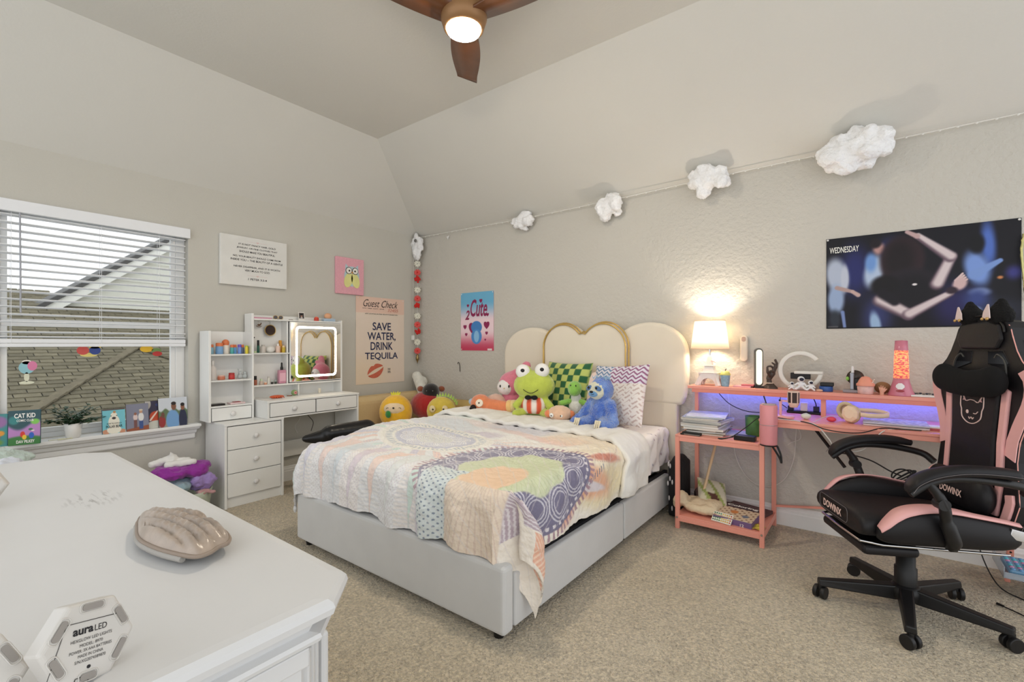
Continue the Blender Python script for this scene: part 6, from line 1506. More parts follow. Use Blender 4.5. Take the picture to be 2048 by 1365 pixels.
# on the rack top
zr = .6205
rr = random.Random(5)
for i in range(11):
    hgt = [.010, .012, .008, .016, .014, .012, .016, .009, .010, .006, .008][i]; a = rr.uniform(-.16, .16); cx_, cy_ = 3.245 + rr.uniform(-.012, .012), -.275 + rr.uniform(-.02, .02)
    colr = [(176, 160, 130), (206, 200, 190), (190, 166, 120), (220, 218, 210), (226, 222, 214), (206, 208, 206), (216, 216, 214), (186, 190, 210), (214, 210, 206), (150, 160, 196), (200, 206, 226)][i]
    where = ['lowest of the stack', 'second from the bottom', 'third from the bottom with tan cover', 'thick fourth from the bottom', 'fifth from the bottom', 'sixth from the bottom', 'thick seventh from the bottom', 'eighth from the bottom', 'third from the top', 'second from the top', 'topmost of the stack'][i]
    U_ = Vector((math.cos(a), math.sin(a), 0)); V_ = Vector((-math.sin(a), math.cos(a), 0))
    t = thing('magazine', 'magazine or notebook on the pink rack, ' + where, 'magazine', (cx_, cy_, zr), group='papers stacked on the rack')
    hw, hd = .125 - .004 * (i % 3), .155 - .006 * (i % 4)
    MB().obox((cx_, cy_, zr + hgt / 2), U_, V_, (0, 0, 1), hw - .002, hd - .002, hgt / 2 - .001).build('pages', mat('page_%d' % (i % 3), ((226, 222, 212), (236, 234, 228), (206, 200, 188))[i % 3], .9, bump=(200, .4, .002)), t)
    MB().obox((cx_, cy_, zr + hgt - .0008), U_, V_, (0, 0, 1), hw, hd, .0008).build('cover', mat('cover_%d' % i, colr, .5, var=.25, vscale=30), t, disp=(.08, .006) if i > 7 else None)
    zr += hgt
zr = .6205
t = thing('remote_control', 'black remote control lying before the magazine stack', 'remote', (3.20, -.46, zr)); MB().obox((3.20, -.455, zr + .009), (1, -.10, 0), (.10, 1, 0), (0, 0, 1), .062, .017, .009).build('remote_body', M_black, t, bevel=.006)
for k in range(5): MB().ball((3.155 + .02 * k, -.452 - .002 * k, zr + .018), (.004, .004, .0015), 8, 5).build('button', mat('button_grey', (80, 80, 84), .5), t)
t = thing('grey_pen', 'grey pen with a black cap at the rack\'s front edge', 'pen', (3.20, -.492, zr)); MB().cyl((3.155, -.483, zr + .005), (3.26, -.490, zr + .005), .004, .004, 10).build('barrel', mat('pen_grey', (120, 110, 104), .4), t); MB().cyl((3.135, -.4815, zr + .005), (3.157, -.4832, zr + .005), .0055, .0055, 10).build('cap', M_black, t)
t = thing('power_brick', 'black laptop power brick on the rack beside the corner post', 'charger', (3.50, -.43, zr)); bx('brick', M_black, t, 3.455, 3.575, -.465, -.40, zr, zr + .030, .004)
t = thing('green_bin', 'green cylinder pencil cup standing on the rack against the desk', 'cup', (3.535, -.22, zr))
MB().lathe([(.050, 0), (.052, .004), (.056, .125), (.053, .125), (.050, .01), (.0, .01)], (3.53, -.22, zr), 30).build('cup_body', mat('bin_green', (72, 120, 60), .5, var=.45, vscale=22), t)
t = thing('loose_papers', 'thin blue tinted paper sheets lying behind the power brick', 'paper', (3.45, -.25, zr))
MB().obox((3.42, -.24, zr + .003), (1, .2, 0), (-.2, 1, 0), (0, 0, 1), .07, .10, .003).build('sheets', mat('sheet_blue', (206, 210, 222), .8), t)
# lower shelf of the rack
zl = .0905
t = thing('canvas_tote', 'cream cotton bag bundled on the rack\'s lower shelf, spilling left', 'bag', (3.18, -.33, zl))
mb = MB(); mb.ball((3.20, -.34, zl + .045), (.11, .12, .04), rz=.3).ball((3.11, -.38, zl + .075), (.05, .07, .05)).ball((3.27, -.40, zl + .04), (.08, .06, .035)).ball((3.30, -.33, zl + .05), (.06, .1, .04)).ball((3.08, -.35, zl + .04), (.035, .06, .045))
mb.build('bag_body', mat('bag_cream', (226, 208, 176), .9, bump=(40, .6, .012)), t, remesh=.008, smooth_it=3, disp=(.05, .028))
t = thing('snack_bag', 'green and white printed packet lying on the cream bag', 'packet', (3.27, -.24, zl + .08))
mb = cushion(MB(), (3.27, -.24, zl + .11), (1, .25, -.15), (-.2, .6, .5), .18, .20, .06, n=20, pinch=.02, colfn=lambda u, v: lin((150, 160, 90)) if math.sin(7 * u + 4 * v) > .55 else (lin((84, 50, 40)) if (abs(u) < .4 and v < -.3) else lin((206, 200, 176))))
mb.build('packet_body', M_fab, t)
t = thing('floral_bag', 'dark floral fabric pouch at the back of the rack\'s lower shelf', 'pouch', (3.22, -.12, zl)); mb = MB(); mb.ball((3.22, -.13, zl + .06), (.10, .06, .06)); mb.build('pouch_body', mat('pouch_print', (110, 86, 84), .9, var=.7, vscale=30), t, disp=(.03, .02))
def pack(lab, nm, c, az, hw, hd, hh, side, topfn, tilt=0):
    t = thing(nm, lab, nm.replace('_', ' ').split(' ')[-1], c); c = Vector(c); U_ = Vector((math.cos(az), math.sin(az), 0)); V_ = Vector((-math.sin(az), math.cos(az), tilt)).normalized(); W_ = U_.cross(V_)
    MB().obox(c + W_ * hh, U_, V_, W_, hw, hd, hh - .0005).build('box_body', side, t, bevel=.001)
    art('top_print', c - U_ * hw - V_ * hd + W_ * hh * 2, U_, V_, hw * 2, hd * 2, 60, 60, topfn, t, th=.001); return t, c - U_ * hw - V_ * hd + W_ * (hh * 2 + .002), U_, V_
def gf(u, v):
    p = Pic(u, v, 1.2, (226, 206, 178)); k = (np.sin(p.x * 30) * np.sin(p.y * 34) > .5) * 1.0; p.mix(k, (150, 110, 84)); p.rect(0, 1.2, .72, 1, (70, 52, 60), .01).ell(.5, .45, .12, .1, (216, 140, 80), .2).ell(.9, .3, .1, .08, (120, 130, 150), .2); return p.c
t, o_, U_, V_ = pack('tan puzzle box with a purple edge on the lower rack shelf', 'puzzle_box', (3.46, -.345, zl + .004), -.12, .115, .12, .022, mat('box_violet', (120, 96, 140), .5), gf, .10)
text('Coloring', o_ + U_ * .02 + V_ * .185, U_, V_, .19, .034, Mw, t, bold=.04)
text('12', o_ + U_ * .165 - V_ * .0015 + Vector((0, 0, -.036)), U_, (0, 0, 1), .022, .018, Mw, t, bold=.02, lift=.002)
t, o_, U_, V_ = pack('dark coloring book slanting under the puzzle box at the back', 'coloring_book', (3.47, -.17, zl), -.25, .13, .10, .010, mat('book_edge_dark', (90, 60, 60), .7), lambda u, v: Pic(u, v, 1.2, (96, 60, 62)).ell(.4, .5, .2, .2, (190, 100, 60), .5).ell(.9, .6, .15, .2, (206, 190, 160), .4).c)
bc = thing('bead_card', 'small card of green, yellow and red round stickers before the puzzle box', 'sticker card', (3.37, -.47, zl))
Uc = Vector((.94, -.20, 0)).normalized(); Vc = Vector((.1, .5, .55)).normalized(); oc = Vector((3.325, -.468, zl + .004))
Wc = Uc.cross(Vc); MB().obox(oc + Uc * .06 + Vc * .032 - Wc * .001, Uc, Vc, Wc, .062, .034, .001).build('card', mat('card_white', (230, 226, 214), .6), bc)
for i in range(9):
    for j in range(4):
        cl_ = ((40, 120, 70), (60, 150, 80), (236, 200, 70), (232, 180, 60), (206, 70, 50))[min(4, i * 5 // 9)]
        MB().lathe([(.0045, 0), (.004, .0018), (.0, .0026)], (0, 0, 0), 8).v
        mb = MB(); p = oc + Uc * (.008 + .013 * i) + Vc * (.010 + .015 * j); mb.ball(p, .0046, 8, 5); mb.build('sticker_dot', mat('dot_%d_%d_%d' % cl_, cl_, .4), bc)
t = thing('yellow_packet', 'crumpled yellow and white wrapper by the right post of the rack', 'wrapper', (3.57, -.43, zl))
mb = MB(); vs = [(3.535 + .022 * i, -.475 + .02 * j, zl + .004 + .012 * random.random()) for j in range(5) for i in range(5)]; mb.add(vs, [(j * 5 + i, j * 5 + i + 1, j * 5 + i + 6, j * 5 + i + 5) for j in range(4) for i in range(4)]); mb.build('wrapper_body', mat('wrapper_yellow', (236, 214, 90), .5, var=.3, vscale=40), t, solid=.002)
st_ = MB().cyl((3.215, -.30, zl + .05), (3.285, -.12, .600), .009, .009, 14); tag(st_.build('wooden_dowel', mat('dowel_wood', (226, 196, 156), .6)), 'pale wooden stick leaning inside the rack', 'stick')
# backpack between bed and rack
t = thing('printed_backpack', 'black backpack with white print on the floor between bed and rack', 'backpack', (3.045, -.20, 0))
mb = MB(); mb.box(3.0, 3.09, -.34, -.10, .01, .38).ball((3.045, -.22, .38), (.045, .11, .05)); mb.build('bag_body', (lambda m: m)(mat('bag_print', (22, 22, 26), .8, bump=(30, .4, .01))), t, remesh=.012, smooth_it=6)
rr = random.Random(2)
for k in range(26):
    z = .06 + rr.random() * .33; y = -.33 + rr.random() * .2; side = rr.random() < .5
    p = Vector((3.0 + rr.random() * .085, -.343, z)) if side else Vector((2.998, y, z)); MB().ball(p, (.006 if side else .003, .003 if side else .008, .018), 8, 6).build('white_mark', mat('mark_white', (206, 204, 206), .8), t)

# cords
cord('cord', [(3.25, -.06, .905), (3.29, -.10, .86), (3.36, -.12, .80), (3.46, -.14, .765), (3.56, -.12, .762), (3.62, -.10, .79)], .0028, M_cordb, 'black lamp cord drooping from the raised shelf to the desk')
cord('cord', [(3.60, -.02, .905), (3.62, -.05, .89), (3.655, -.06, .87), (3.66, -.08, .83), (3.70, -.10, .80)], .0025, M_cordb, 'short black cord dropping to the power strip')
cord('cord', [(3.80, -.06, .895), (3.84, -.08, .875), (3.858, -.095, .84), (3.861, -.095, .82)], .003, M_cordb, 'black cord arching down into the right plug')
cord('cord', [(3.575, -.43, .635), (3.60, -.45, .64), (3.63, -.47, .66), (3.64, -.53, .70)], .002, M_cordb) if False else None
cord('cord', [(3.46, -.43, .636), (3.40, -.47, .624), (3.37, -.485, .624), (3.40, -.502, .625), (3.46, -.49, .65), (3.53, -.47, .71), (3.60, -.45, .775), (3.66, -.42, .777), (3.76, -.46, .776), (3.86, -.52, .774), (3.93, -.54, .752), (4.02, -.545, .744), (4.10, -.53, .750), (4.18, -.49, .776), (4.28, -.46, .776), (4.34, -.45, .776)], .003, M_cordb, 'long black cable looping from the power brick across the desk front')
cord('cord', [(3.70, -.47, .776), (3.84, -.50, .775), (3.90, -.52, .76), (3.95, -.53, .70), (3.98, -.54, .66), (4.04, -.54, .645), (4.10, -.53, .66), (4.15, -.52, .72), (4.19, -.50, .765), (4.26, -.45, .776), (4.36, -.42, .776)], .0028, M_cordw, 'white cable looping below the desk front edge')
cord('cord', [(3.99, -.34, .80), (3.95, -.33, .80), (3.91, -.37, .79), (3.885, -.44, .776), (3.875, -.48, .776)], .0018, M_cordw, 'thin white wire from the headphones to the desk edge')
cord('cord', [(3.955, -.38, .79), (3.96, -.35, .79), (4.0, -.35, .80)], .0012, M_cordb) if False else None
cord('cord', [(3.36, -.02, .58), (3.37, -.02, .44), (3.42, -.02, .32), (3.50, -.02, .25), (3.60, -.02, .25), (3.68, -.02, .32), (3.73, -.02, .46), (3.74, -.02, .60), (3.75, -.02, .72)], .003, M_cordw, 'grey white cord drooping against the wall under the rack')
cord('cord', [(3.315, -.015, .90), (3.33, -.015, .80), (3.33, -.015, .66)], .002, M_cordw, 'thin white cord down the wall behind the magazines')
cord('cord', [(3.72, -.03, .70), (3.76, -.05, .66), (3.77, -.05, .60), (3.72, -.06, .57), (3.70, -.06, .55)], .0025, M_cordw, 'tangled white cord hanging just under the desk')
MBc = MB().bar((3.86, -.30, .725), (4.02, -.42, .53), .012, .012); tag(MBc.build('black_strap', M_black), 'black strap slanting down from under the desk toward the chair', 'strap')
cord('cord', [(4.00, -.38, .60), (4.06, -.30, .58), (4.14, -.25, .55), (4.22, -.22, .50), (4.27, -.22, .48)], .004, M_cordb, 'black power cord running behind the chair arm')
cord('cord', [(4.27 + .045 * math.cos(a) + .004 * i / 6, -.20, .48 + .035 * math.sin(a * 1.1)) for i, a in enumerate([k * .7 for k in range(30)])], .004, M_cordb, 'tangled coil of black cord behind the chair back', k=4)
cord('cord', [(4.56, -.22, .35), (4.58, -.25, .16), (4.63, -.32, .03), (4.70, -.38, .006), (4.78, -.40, .006)], .003, M_cordb, 'thin black cord falling to the carpet behind the chair')
cord('cord', [(4.62, -.53, .008), (4.66, -.56, .006), (4.70, -.60, .006), (4.76, -.62, .006)], .003, M_cordb, 'short black cord end lying on the carpet at frame right')
tag(MB().cyl((4.60, -.515, .009), (4.62, -.53, .009), .006, .005, 10).build('cord_tip', M_black), 'black cord tip on the carpet by the bead tray', 'cord')
# clear tray of blue and pink beads at the right edge
t = thing('bead_tray', 'clear plastic tray holding a blue and pink popping bead board', 'tray', (4.76, -.27, .10))
Mcl = mat('clear_plastic', (220, 228, 236), .15, trans=.6, ior=1.2)
mb = MB(); mb.box(4.64, 4.90, -.40, -.14, .095, .10).box(4.64, 4.645, -.40, -.14, .10, .15).box(4.64, 4.90, -.405, -.40, .10, .125); mb.build('tray_body', Mcl, t)
bx('bead_board', mat('board_blue', (120, 170, 206), .3, var=.3, vscale=12), t, 4.665, 4.90, -.37, -.16, .101, .130, .008)
me_ = None
for j in range(7):
    for i in range(8):
        p = (4.68 + .027 * i, -.355 + .028 * j, .131)
        o1 = MB().ball(p, (.010, .010, .006), 8, 5).build('bead', mat('bead_%d' % ((i * 3 + j) % 3), ((110, 160, 206), (206, 150, 190), (90, 190, 200))[(i * 3 + j) % 3], .2), t)
bx('stand_leg', M_pink, t, 4.73, 4.75, -.38, -.36, 0, .094, .002); bx('stand_leg', M_pink, t, 4.86, 4.88, -.20, -.18, 0, .094, .002); bx('stand_leg', M_pink, t, 4.68, 4.70, -.18, -.16, 0, .094, .002)
# ------------------------------------------------------------------ gaming chair (local axes: x forward, y its left, z up)
ch = thing('gaming_chair', 'black and pink racing style swivel chair with a cat face emblem', 'chair', (4.26, -.83, 0), math.radians(207))
Mlb = mat('chair_leather', (24, 22, 25), .5, bump=(70, .12, .002), var=.12, spec=.4); Mlp = mat('chair_pink', (236, 178, 176), .45, bump=(70, .1, .002)); Mpb = mat('chair_plastic', (24, 23, 24), .45)
Mst = mat('stitch_grey', (112, 106, 108), .7); Mpipe = mat('pink_piping', (226, 160, 150), .5)
L_ = dict(world=False)
MB().lathe([(.045, .055), (.062, .07), (.062, .105), (.045, .125), (.0, .125)], (0, 0, 0), 28).build('hub', Mpb, ch, **L_)
MB().lathe([(.042, .125), (.042, .20), (.036, .205), (.036, .36), (.0, .36)], (0, 0, 0), 28).build('gas_lift', Mpb, ch, **L_)
for k in range(5):
    a = math.radians(-9 + 72 * k); d = Vector((math.cos(a), math.sin(a), 0)); s = Vector((-d.y, d.x, 0)); mb = MB()
    p0, p1 = d * .04, d * .345
    vs = [p0 - s * .03 + Vector((0, 0, .055)), p0 + s * .03 + Vector((0, 0, .055)), p0 + s * .026 + Vector((0, 0, .118)), p0 - s * .026 + Vector((0, 0, .118)),
          p1 - s * .021 + Vector((0, 0, .062)), p1 + s * .021 + Vector((0, 0, .062)), p1 + s * .017 + Vector((0, 0, .092)), p1 - s * .017 + Vector((0, 0, .092))]
    mb.add(vs, [(0, 1, 2, 3), (7, 6, 5, 4), (0, 4, 5, 1), (1, 5, 6, 2), (2, 6, 7, 3), (3, 7, 4, 0)]); lg = mb.build('leg', Mpb, ch, bevel=.006, **L_)
    cs = d * .335
    sw = Vector((math.cos(a + .9), math.sin(a + .9), 0)); pw = Vector((-sw.y, sw.x, 0))
    hd = MB().cyl(cs + Vector((0, 0, .04)), cs + Vector((0, 0, .066)), .012, .012, 12).build('caster_stem', Mpb, lg, **L_)
    for q in (-1, 1):
        c0 = cs + pw * .016 * q + Vector((0, 0, .029)); MB().cyl(c0 - pw * .009, c0 + pw * .009, .029, .029, 22).build('caster', Mpb, lg, bevel=.003, **L_)
# seat: cushion with raised wings
def loft(secs, nm, m, parent, bevel=0, sub=1, **k):
    """secs: list of closed loops of equal length"""
    n = len(secs[0]); mb = MB(); vs = [p for s in secs for p in s]
    fs = [(j * n + i, j * n + (i + 1) % n, (j + 1) * n + (i + 1) % n, (j + 1) * n + i) for j in range(len(secs) - 1) for i in range(n)]
    fs += [tuple(reversed(range(n))), tuple(range((len(secs) - 1) * n, len(secs) * n))]
    mb.add(vs, fs, True); return mb.build(nm, m, parent, world=False, sub=sub, **k)
def sec(x, w, zb, zt, drop=0): return [(x, -w, zb + .01), (x, -w, zt - .02 - drop), (x, -w * .75, zt), (x, 0, zt - .006), (x, w * .75, zt), (x, w, zt - .02 - drop), (x, w, zb + .01), (x, w * .6, zb), (x, -w * .6, zb)]
loft([sec(.275, .20, .42, .45), sec(.285, .215, .40, .475), sec(.27, .225, .39, .497), sec(.2, .215, .385, .495), sec(.0, .205, .385, .485), sec(-.20, .205, .385, .475), sec(-.255, .2, .39, .46), sec(-.26, .19, .40, .45)], 'seat_cushion', Mlb, ch)
for s in (-1, 1):
    def wsec(x, z0, z1, y0, y1): return [(x, s * y0, z0), (x, s * y0, z1 - .01), (x, s * (y0 + y1) / 2, z1), (x, s * y1, z1 - .02), (x, s * y1, z0 + .02), (x, s * (y0 + y1) / 2, z0)]
    wg = loft([wsec(.24, .40, .455, .205, .245), wsec(.20, .385, .505, .20, .265), wsec(.12, .385, .548, .195, .275), wsec(.02, .385, .553, .195, .275), wsec(-.10, .385, .53, .195, .272), wsec(-.22, .385, .51, .195, .268), wsec(-.275, .40, .49, .20, .255)], 'seat_wing', Mlb, ch)
    zz_ = [(.235, .45), (.21, .48), (.17, .52), (.12, .541), (.05, .549), (-.03, .541), (-.10, .527), (-.2, .51), (-.26, .497)]
    wd_ = [.009, .014, .017, .016, .013, .009, .006, .005, .004]
    sp = spline([(x, s * .245, z + .002) for x, z in zz_], 5); mb = MB(); vs = []
    for i, p in enumerate(sp):
        h = np.interp(i / (len(sp) - 1) * 8, range(9), wd_); vs += [p + Vector((0, -s * h * 1.6, .006)), p + Vector((0, s * h * 1.2, -.002)), p + Vector((0, s * h * 1.9, -h * 1.1))]
    mb.add(vs, [(3 * i + k, 3 * i + k + 1, 3 * i + 4 + k, 3 * i + 3 + k) for i in range(len(sp) - 1) for k in (0, 1)], True); mb.build('pink_inlay', Mlp, wg, solid=.006, **L_)
def ltext(s_, o, U, V, w_, h_, m, par, **k):
    """text on a part of the chair: o, U, V in the chair's local axes"""
    Mw_ = loc_of(ch); R = Mw_.to_3x3(); return text(s_, Mw_ @ Vector(o), R @ Vector(U), R @ Vector(V), w_, h_, m, par, **k)
Mtxt = mat('logo_pink', (240, 208, 200), .5)
ltext('DOWINX', (.289, -.115, .430), (0, 1, 0), (0, 0, 1), .17, .034, Mtxt, ch, bold=.03, lift=.0015)
MB().tube([(.287, y, z) for y, z in rrect(-.16, .10, .415, .482, .02, 5)], .0012, 5, True).build('badge_stitch', Mst, ch, **L_)
# footrest folded underneath
def fsec(x, w, z0, z1): return [(x, -w, z0), (x, -w, z1), (x, w, z1), (x, w, z0)]
MB().box(.05, .265, -.19, .19, .315, .358).build('footrest_pad', Mlb, ch, bevel=.018, seg=3, **L_)
for s in (-1, 1):
    MB().tube([(.27, s * .17, .372), (.20, s * .205, .371), (.05, s * .21, .371), (-.22, s * .21, .366)], .006, 8).build('footrest_rail', M_chrome, ch, **L_)
    MB().tube([(.02, s * .225, .376), (-.24, s * .225, .372)], .004, 8).build('footrest_rail', M_chrome, ch, **L_)
MB().tube([(.27, -.17, .372), (.275, 0, .372), (.27, .17, .372)], .006, 8).build('footrest_rail', M_chrome, ch, **L_)
MB().box(-.16, .14, -.12, .12, .345, .386).build('tilt_mechanism', Mpb, ch, bevel=.006, **L_)
# backrest: racing shell with wings and two harness slots
rec = math.radians(3); Ob = Vector((-.255, 0, .44)); Ub_ = Vector((0, 1, 0)); Vb = Vector((-math.sin(rec), 0, math.cos(rec))); Wb = Ub_.cross(Vb)
prof = [(.0, .19), (.06, .215), (.13, .235), (.22, .222), (.30, .212), (.38, .218), (.46, .245), (.53, .275), (.585, .288), (.63, .278), (.67, .245), (.71, .205), (.75, .18), (.81, .155), (.85, .142), (.875, .12), (.885, .09)]
def wat(v): return float(np.interp(v, [p[0] for p in prof], [p[1] for p in prof]))
right = [(w_, v) for v, w_ in prof]; out = right + [(0, .89)] + [(-w_, v) for v, w_ in reversed(prof)] + [(0, -.01)]
def prism_holes(outer, holes, o, U, V, W, th):
    from mathutils.geometry import tessellate_polygon
    loops = [[Vector((x, y, 0)) for x, y in lp] for lp in [outer] + holes]; tri = tessellate_polygon(loops); flat = [p for lp in loops for p in lp]; n = len(flat)
    a = [o + U * p.x + V * p.y for p in flat]; b = [p + W * th for p in a]; mb = MB()
    mb.add(a + b, [tuple(reversed(t)) for t in tri] + [tuple(i + n for i in t) for t in tri])
    k = 0
    for lp in loops:
        m_ = len(lp); mb.add([a[k + i] for i in range(m_)] + [b[k + i] for i in range(m_)], [(i, (i + 1) % m_, m_ + (i + 1) % m_, m_ + i) for i in range(m_)]); k += m_
    return mb
slots = [[(s * .050, .695), (s * .135, .665), (s * .15, .70), (s * .118, .748), (s * .045, .745)][::s] for s in (1, -1)]
prism_holes(out, slots, Ob - Wb * .075, Ub_, Vb, Wb, .075).build('back_shell', Mlb, ch, world=False, bevel=.012, seg=3)
def bpt(u, v, w_=0): return Ob + Ub_ * u + Vb * v + Wb * w_
def bprism(pts, nm, m, w0, th, par=ch, bev=.003): return MB().prism(pts, bpt(0, 0, w0), Ub_, Vb, Wb, th).build(nm, m, par, world=False, bevel=bev)
bprism([(-.11, .03), (.11, .03), (.125, .2), (.12, .4), (.135, .62), (-.135, .62), (-.12, .4), (-.125, .2)], 'back_panel', Mlb, -.002, .022, bev=.01)
for s in (1, -1):
    strip = [(.115, .06), (.135, .2), (.128, .36), (.14, .6), (.175, .585), (.168, .45), (.16, .36), (.165, .2), (.15, .06)]; strip = [(s * a, b) for a, b in strip][::s]
    bprism(strip, 'pink_stripe', Mlp, -.001, .016, bev=.006)
    edge = [(s * (wat(v) - .055), v) for v in np.linspace(.32, .66, 12)] + [(s * (wat(v) - .002), v) for v in np.linspace(.68, .30, 14)]
    bprism(edge[::s], 'pink_wing_panel', Mlp, .0, .004, bev=.001)
    lo_ = [(s * (wat(v) - .05), v) for v in np.linspace(.02, .16, 6)] + [(s * (wat(v) - .012), v) for v in np.linspace(.17, .01, 6)]
    bprism(lo_[::s], 'pink_lower_panel', Mlp, .0, .012, bev=.003)
    MB().tube([bpt(s * (wat(v) - .002), v, -.005) for v in np.linspace(.02, .86, 40)], .003, 6).build('edge_piping', Mpipe, ch, **L_)
    MB().tube([bpt(s * (wat(v) + .001), v, -.04) for v in np.linspace(.02, .80, 40)], .0016, 5).build('side_stitch', Mst, ch, **L_)
    MB().tube(spline([bpt(s * .085, .72, .006), bpt(s * .105, .735, .008), bpt(s * .14, .70, .006), bpt(s * .15, .62, .006)], 5), .004, 6).build('slot_rim', mat('slot_grey', (70, 70, 68), .4), ch, **L_)
bprism([(-.10, .757), (.10, .757), (.125, .80), (.105, .865), (.06, .878), (-.06, .878), (-.105, .865), (-.125, .80)], 'head_panel', Mlb, -.002, .018, bev=.009)
# cat emblem
cat_c = .468; 
catp = [(-.055, .02), (-.062, .045), (-.058, .10), (-.035, .065), (-.01, .072), (.012, .07), (.034, .062), (.058, .10), (.062, .045), (.055, .02), (.05, -.02), (.025, -.045), (0, -.052), (-.025, -.045), (-.05, -.02)]
MB().tube(spline([bpt(a * 1.05, cat_c + b * .85, .0215) for a, b in catp + [catp[0]]], 3), .0024, 6).build('cat_emblem', Mtxt, ch, **L_)
MB().ball(bpt(-.024, cat_c + .006, .021), (.0025, .008, .009), 12, 8).build('emblem_eye', Mtxt, ch, **L_)
MB().tube(spline([bpt(.012, cat_c + .002, .0215), bpt(.026, cat_c + .002, .0215), bpt(.036, cat_c + .012, .0215)], 4), .002, 5).build('emblem_wink', Mtxt, ch, **L_)
MB().tube(spline([bpt(-.014, cat_c - .016, .0215), bpt(-.008, cat_c - .024, .0215), bpt(0, cat_c - .016, .0215), bpt(.008, cat_c - .024, .0215), bpt(.014, cat_c - .016, .0215)], 4), .002, 5).build('emblem_mouth', Mtxt, ch, **L_)
for s in (-1, 1): bprism([(s * .046, cat_c + .075), (s * .055, cat_c + .055), (s * .036, cat_c + .058)][::-s], 'emblem_ear', Mlp, .0205, .001, bev=0)
# neck pillow and lumbar pillow belong to the chair
mb = MB(); [mb.ball(bpt(.14 * math.sin(q), .612 - .010 * math.cos(q * 2), .045), (.040, .06, .060 + .006 * abs(math.sin(q)))) for q in [-1.4 + .2 * i for i in range(15)]]; mb.ball(bpt(0, .60, .04), (.034, .12, .055))
mb.build('neck_pillow', mat('velour_black', (10, 9, 11), .95), ch, world=False, remesh=.008, smooth_it=6)
mb = MB(); [mb.ball(bpt(.12 * math.sin(q), .13, .05), (.044, .06, .082)) for q in [-1.4 + .2 * i for i in range(15)]]
mb.build('lumbar_pillow', Mlb, ch, world=False, remesh=.008, smooth_it=6)
ltext('DOWINX', bpt(-.04, .11, .101), (0, 1, 0), tuple(Vb), .13, .030, Mtxt, ch, bold=.03)
MB().ball(bpt(-.15, .15, .05), (.035, .02, .05)).build('lumbar_end', Mlp, ch, **L_)
# armrests on curved brackets
for s in (1, -1):
    y = s * .315
    pad = spline([(.175, y, .640), (.15, y, .672), (.09, y, .703), (.0, y, .722), (-.10, y, .724), (-.20, y, .715)], 5); mb = MB(); vs = []
    for i, p in enumerate(pad):
        k = i / (len(pad) - 1); hw = .040 * min(1, .55 + 3 * k); th = .016 + .006 * min(1, k * 3)
        vs += [p + Vector((0, -hw, -th)), p + Vector((0, -hw, th * .4)), p + Vector((0, -hw * .5, th)), p + Vector((0, hw * .5, th)), p + Vector((0, hw, th * .4)), p + Vector((0, hw, -th))]
    n = 6; mb.add(vs, [(j * n + i, j * n + (i + 1) % n, (j + 1) * n + (i + 1) % n, (j + 1) * n + i) for j in range(len(pad) - 1) for i in range(n)] + [tuple(reversed(range(n))), tuple(range((len(pad) - 1) * n, len(pad) * n))], True)
    ap = mb.build('armrest_pad', Mlb, ch, world=False, sub=1)
    MB().tube([p + Vector((0, s * .041, -.002)) for p in pad], .0011, 5).build('pad_stitch', Mst, ap, **L_)
    MB().tube(spline([(.165, y, .622), (.10, y, .668), (.02, y, .692), (-.10, y, .690), (-.235, y * .93, .665), (-.27, y * .80, .63)], 5), .016, 8).build('arm_bracket', Mpb, ch, **L_)
    MB().tube(spline([(.10, y, .668), (.065, y, .62), (.045, y, .575), (.03, y * .96, .52), (.0, y * .93, .44), (-.02, y * .8, .405)], 5), [.017] * 5 + [.02] * 11 + [.026] * 10, 8).build('arm_strut', Mpb, ch, **L_)
    MB().cyl((.055, y * .93, .59), (.055, y * 1.06, .59), .022, .022, 18).build('arm_joint', Mpb, ch, **L_)
    MB().obox((-.26, s * .255, .46), (1, 0, .25), (0, 1, 0), (-.25, 0, 1), .045, .006, .02).build('recline_plate', M_chrome if s > 0 else Mpb, ch, bevel=.002, **L_)
# cat ear headband pushed onto the headrest
eh = thing('cat_ear_headband', 'black cat ear headband with gold bows on the chair top', 'headband', WM['gaming_chair'] @ bpt(0, .885, -.02), math.radians(207))
WMi = loc_of(ch)
def cw(p): return WMi @ Vector(p)
Mfu = mat('black_fur', (9, 8, 9), .95, bump=(120, .8, .012)); Mip = mat('ear_satin', (226, 206, 204), .5)
MB().tube([cw(bpt(.125 * math.cos(a), .83 + .075 * math.sin(a), .005)) for a in [PI * i / 20 for i in range(21)]], .005, 8).build('band', M_black, eh)
for s in (-1, 1):
    mb = MB(); c0 = bpt(s * .078, .905, -.01)
    mb.cap(cw(c0 + Vector((0, -.03, -.005))), cw(c0 + Vector((0, s * .008, .06))), .030, .014).cap(cw(c0 + Vector((0, .03, -.005))), cw(c0 + Vector((0, s * .008, .06))), .030, .014).ball(cw(c0), .046)
    mb.build('fur_ear', Mfu, eh, remesh=.006, smooth_it=3, disp=(.012, .007))
    Rw = WMi.to_3x3()
    MB().prism([(-.022, 0), (.022, 0), (.017, .03), (s * .006 + .004, .062), (s * .006 - .004, .062), (-.017, .03)], cw(c0 + Vector((.050, 0, -.015))), Rw @ Ub_, Rw @ Vb, Rw @ Wb, .004).build('inner_ear', Mip, eh, bevel=.003)
    for q in (-1, 1): MB().ball(cw(c0 + Vector((.058, q * .013, -.016))), (.006, .012, .007), 10, 6).build('bow_loop', mat('bow_gold', (214, 176, 110), .3, .5), eh)

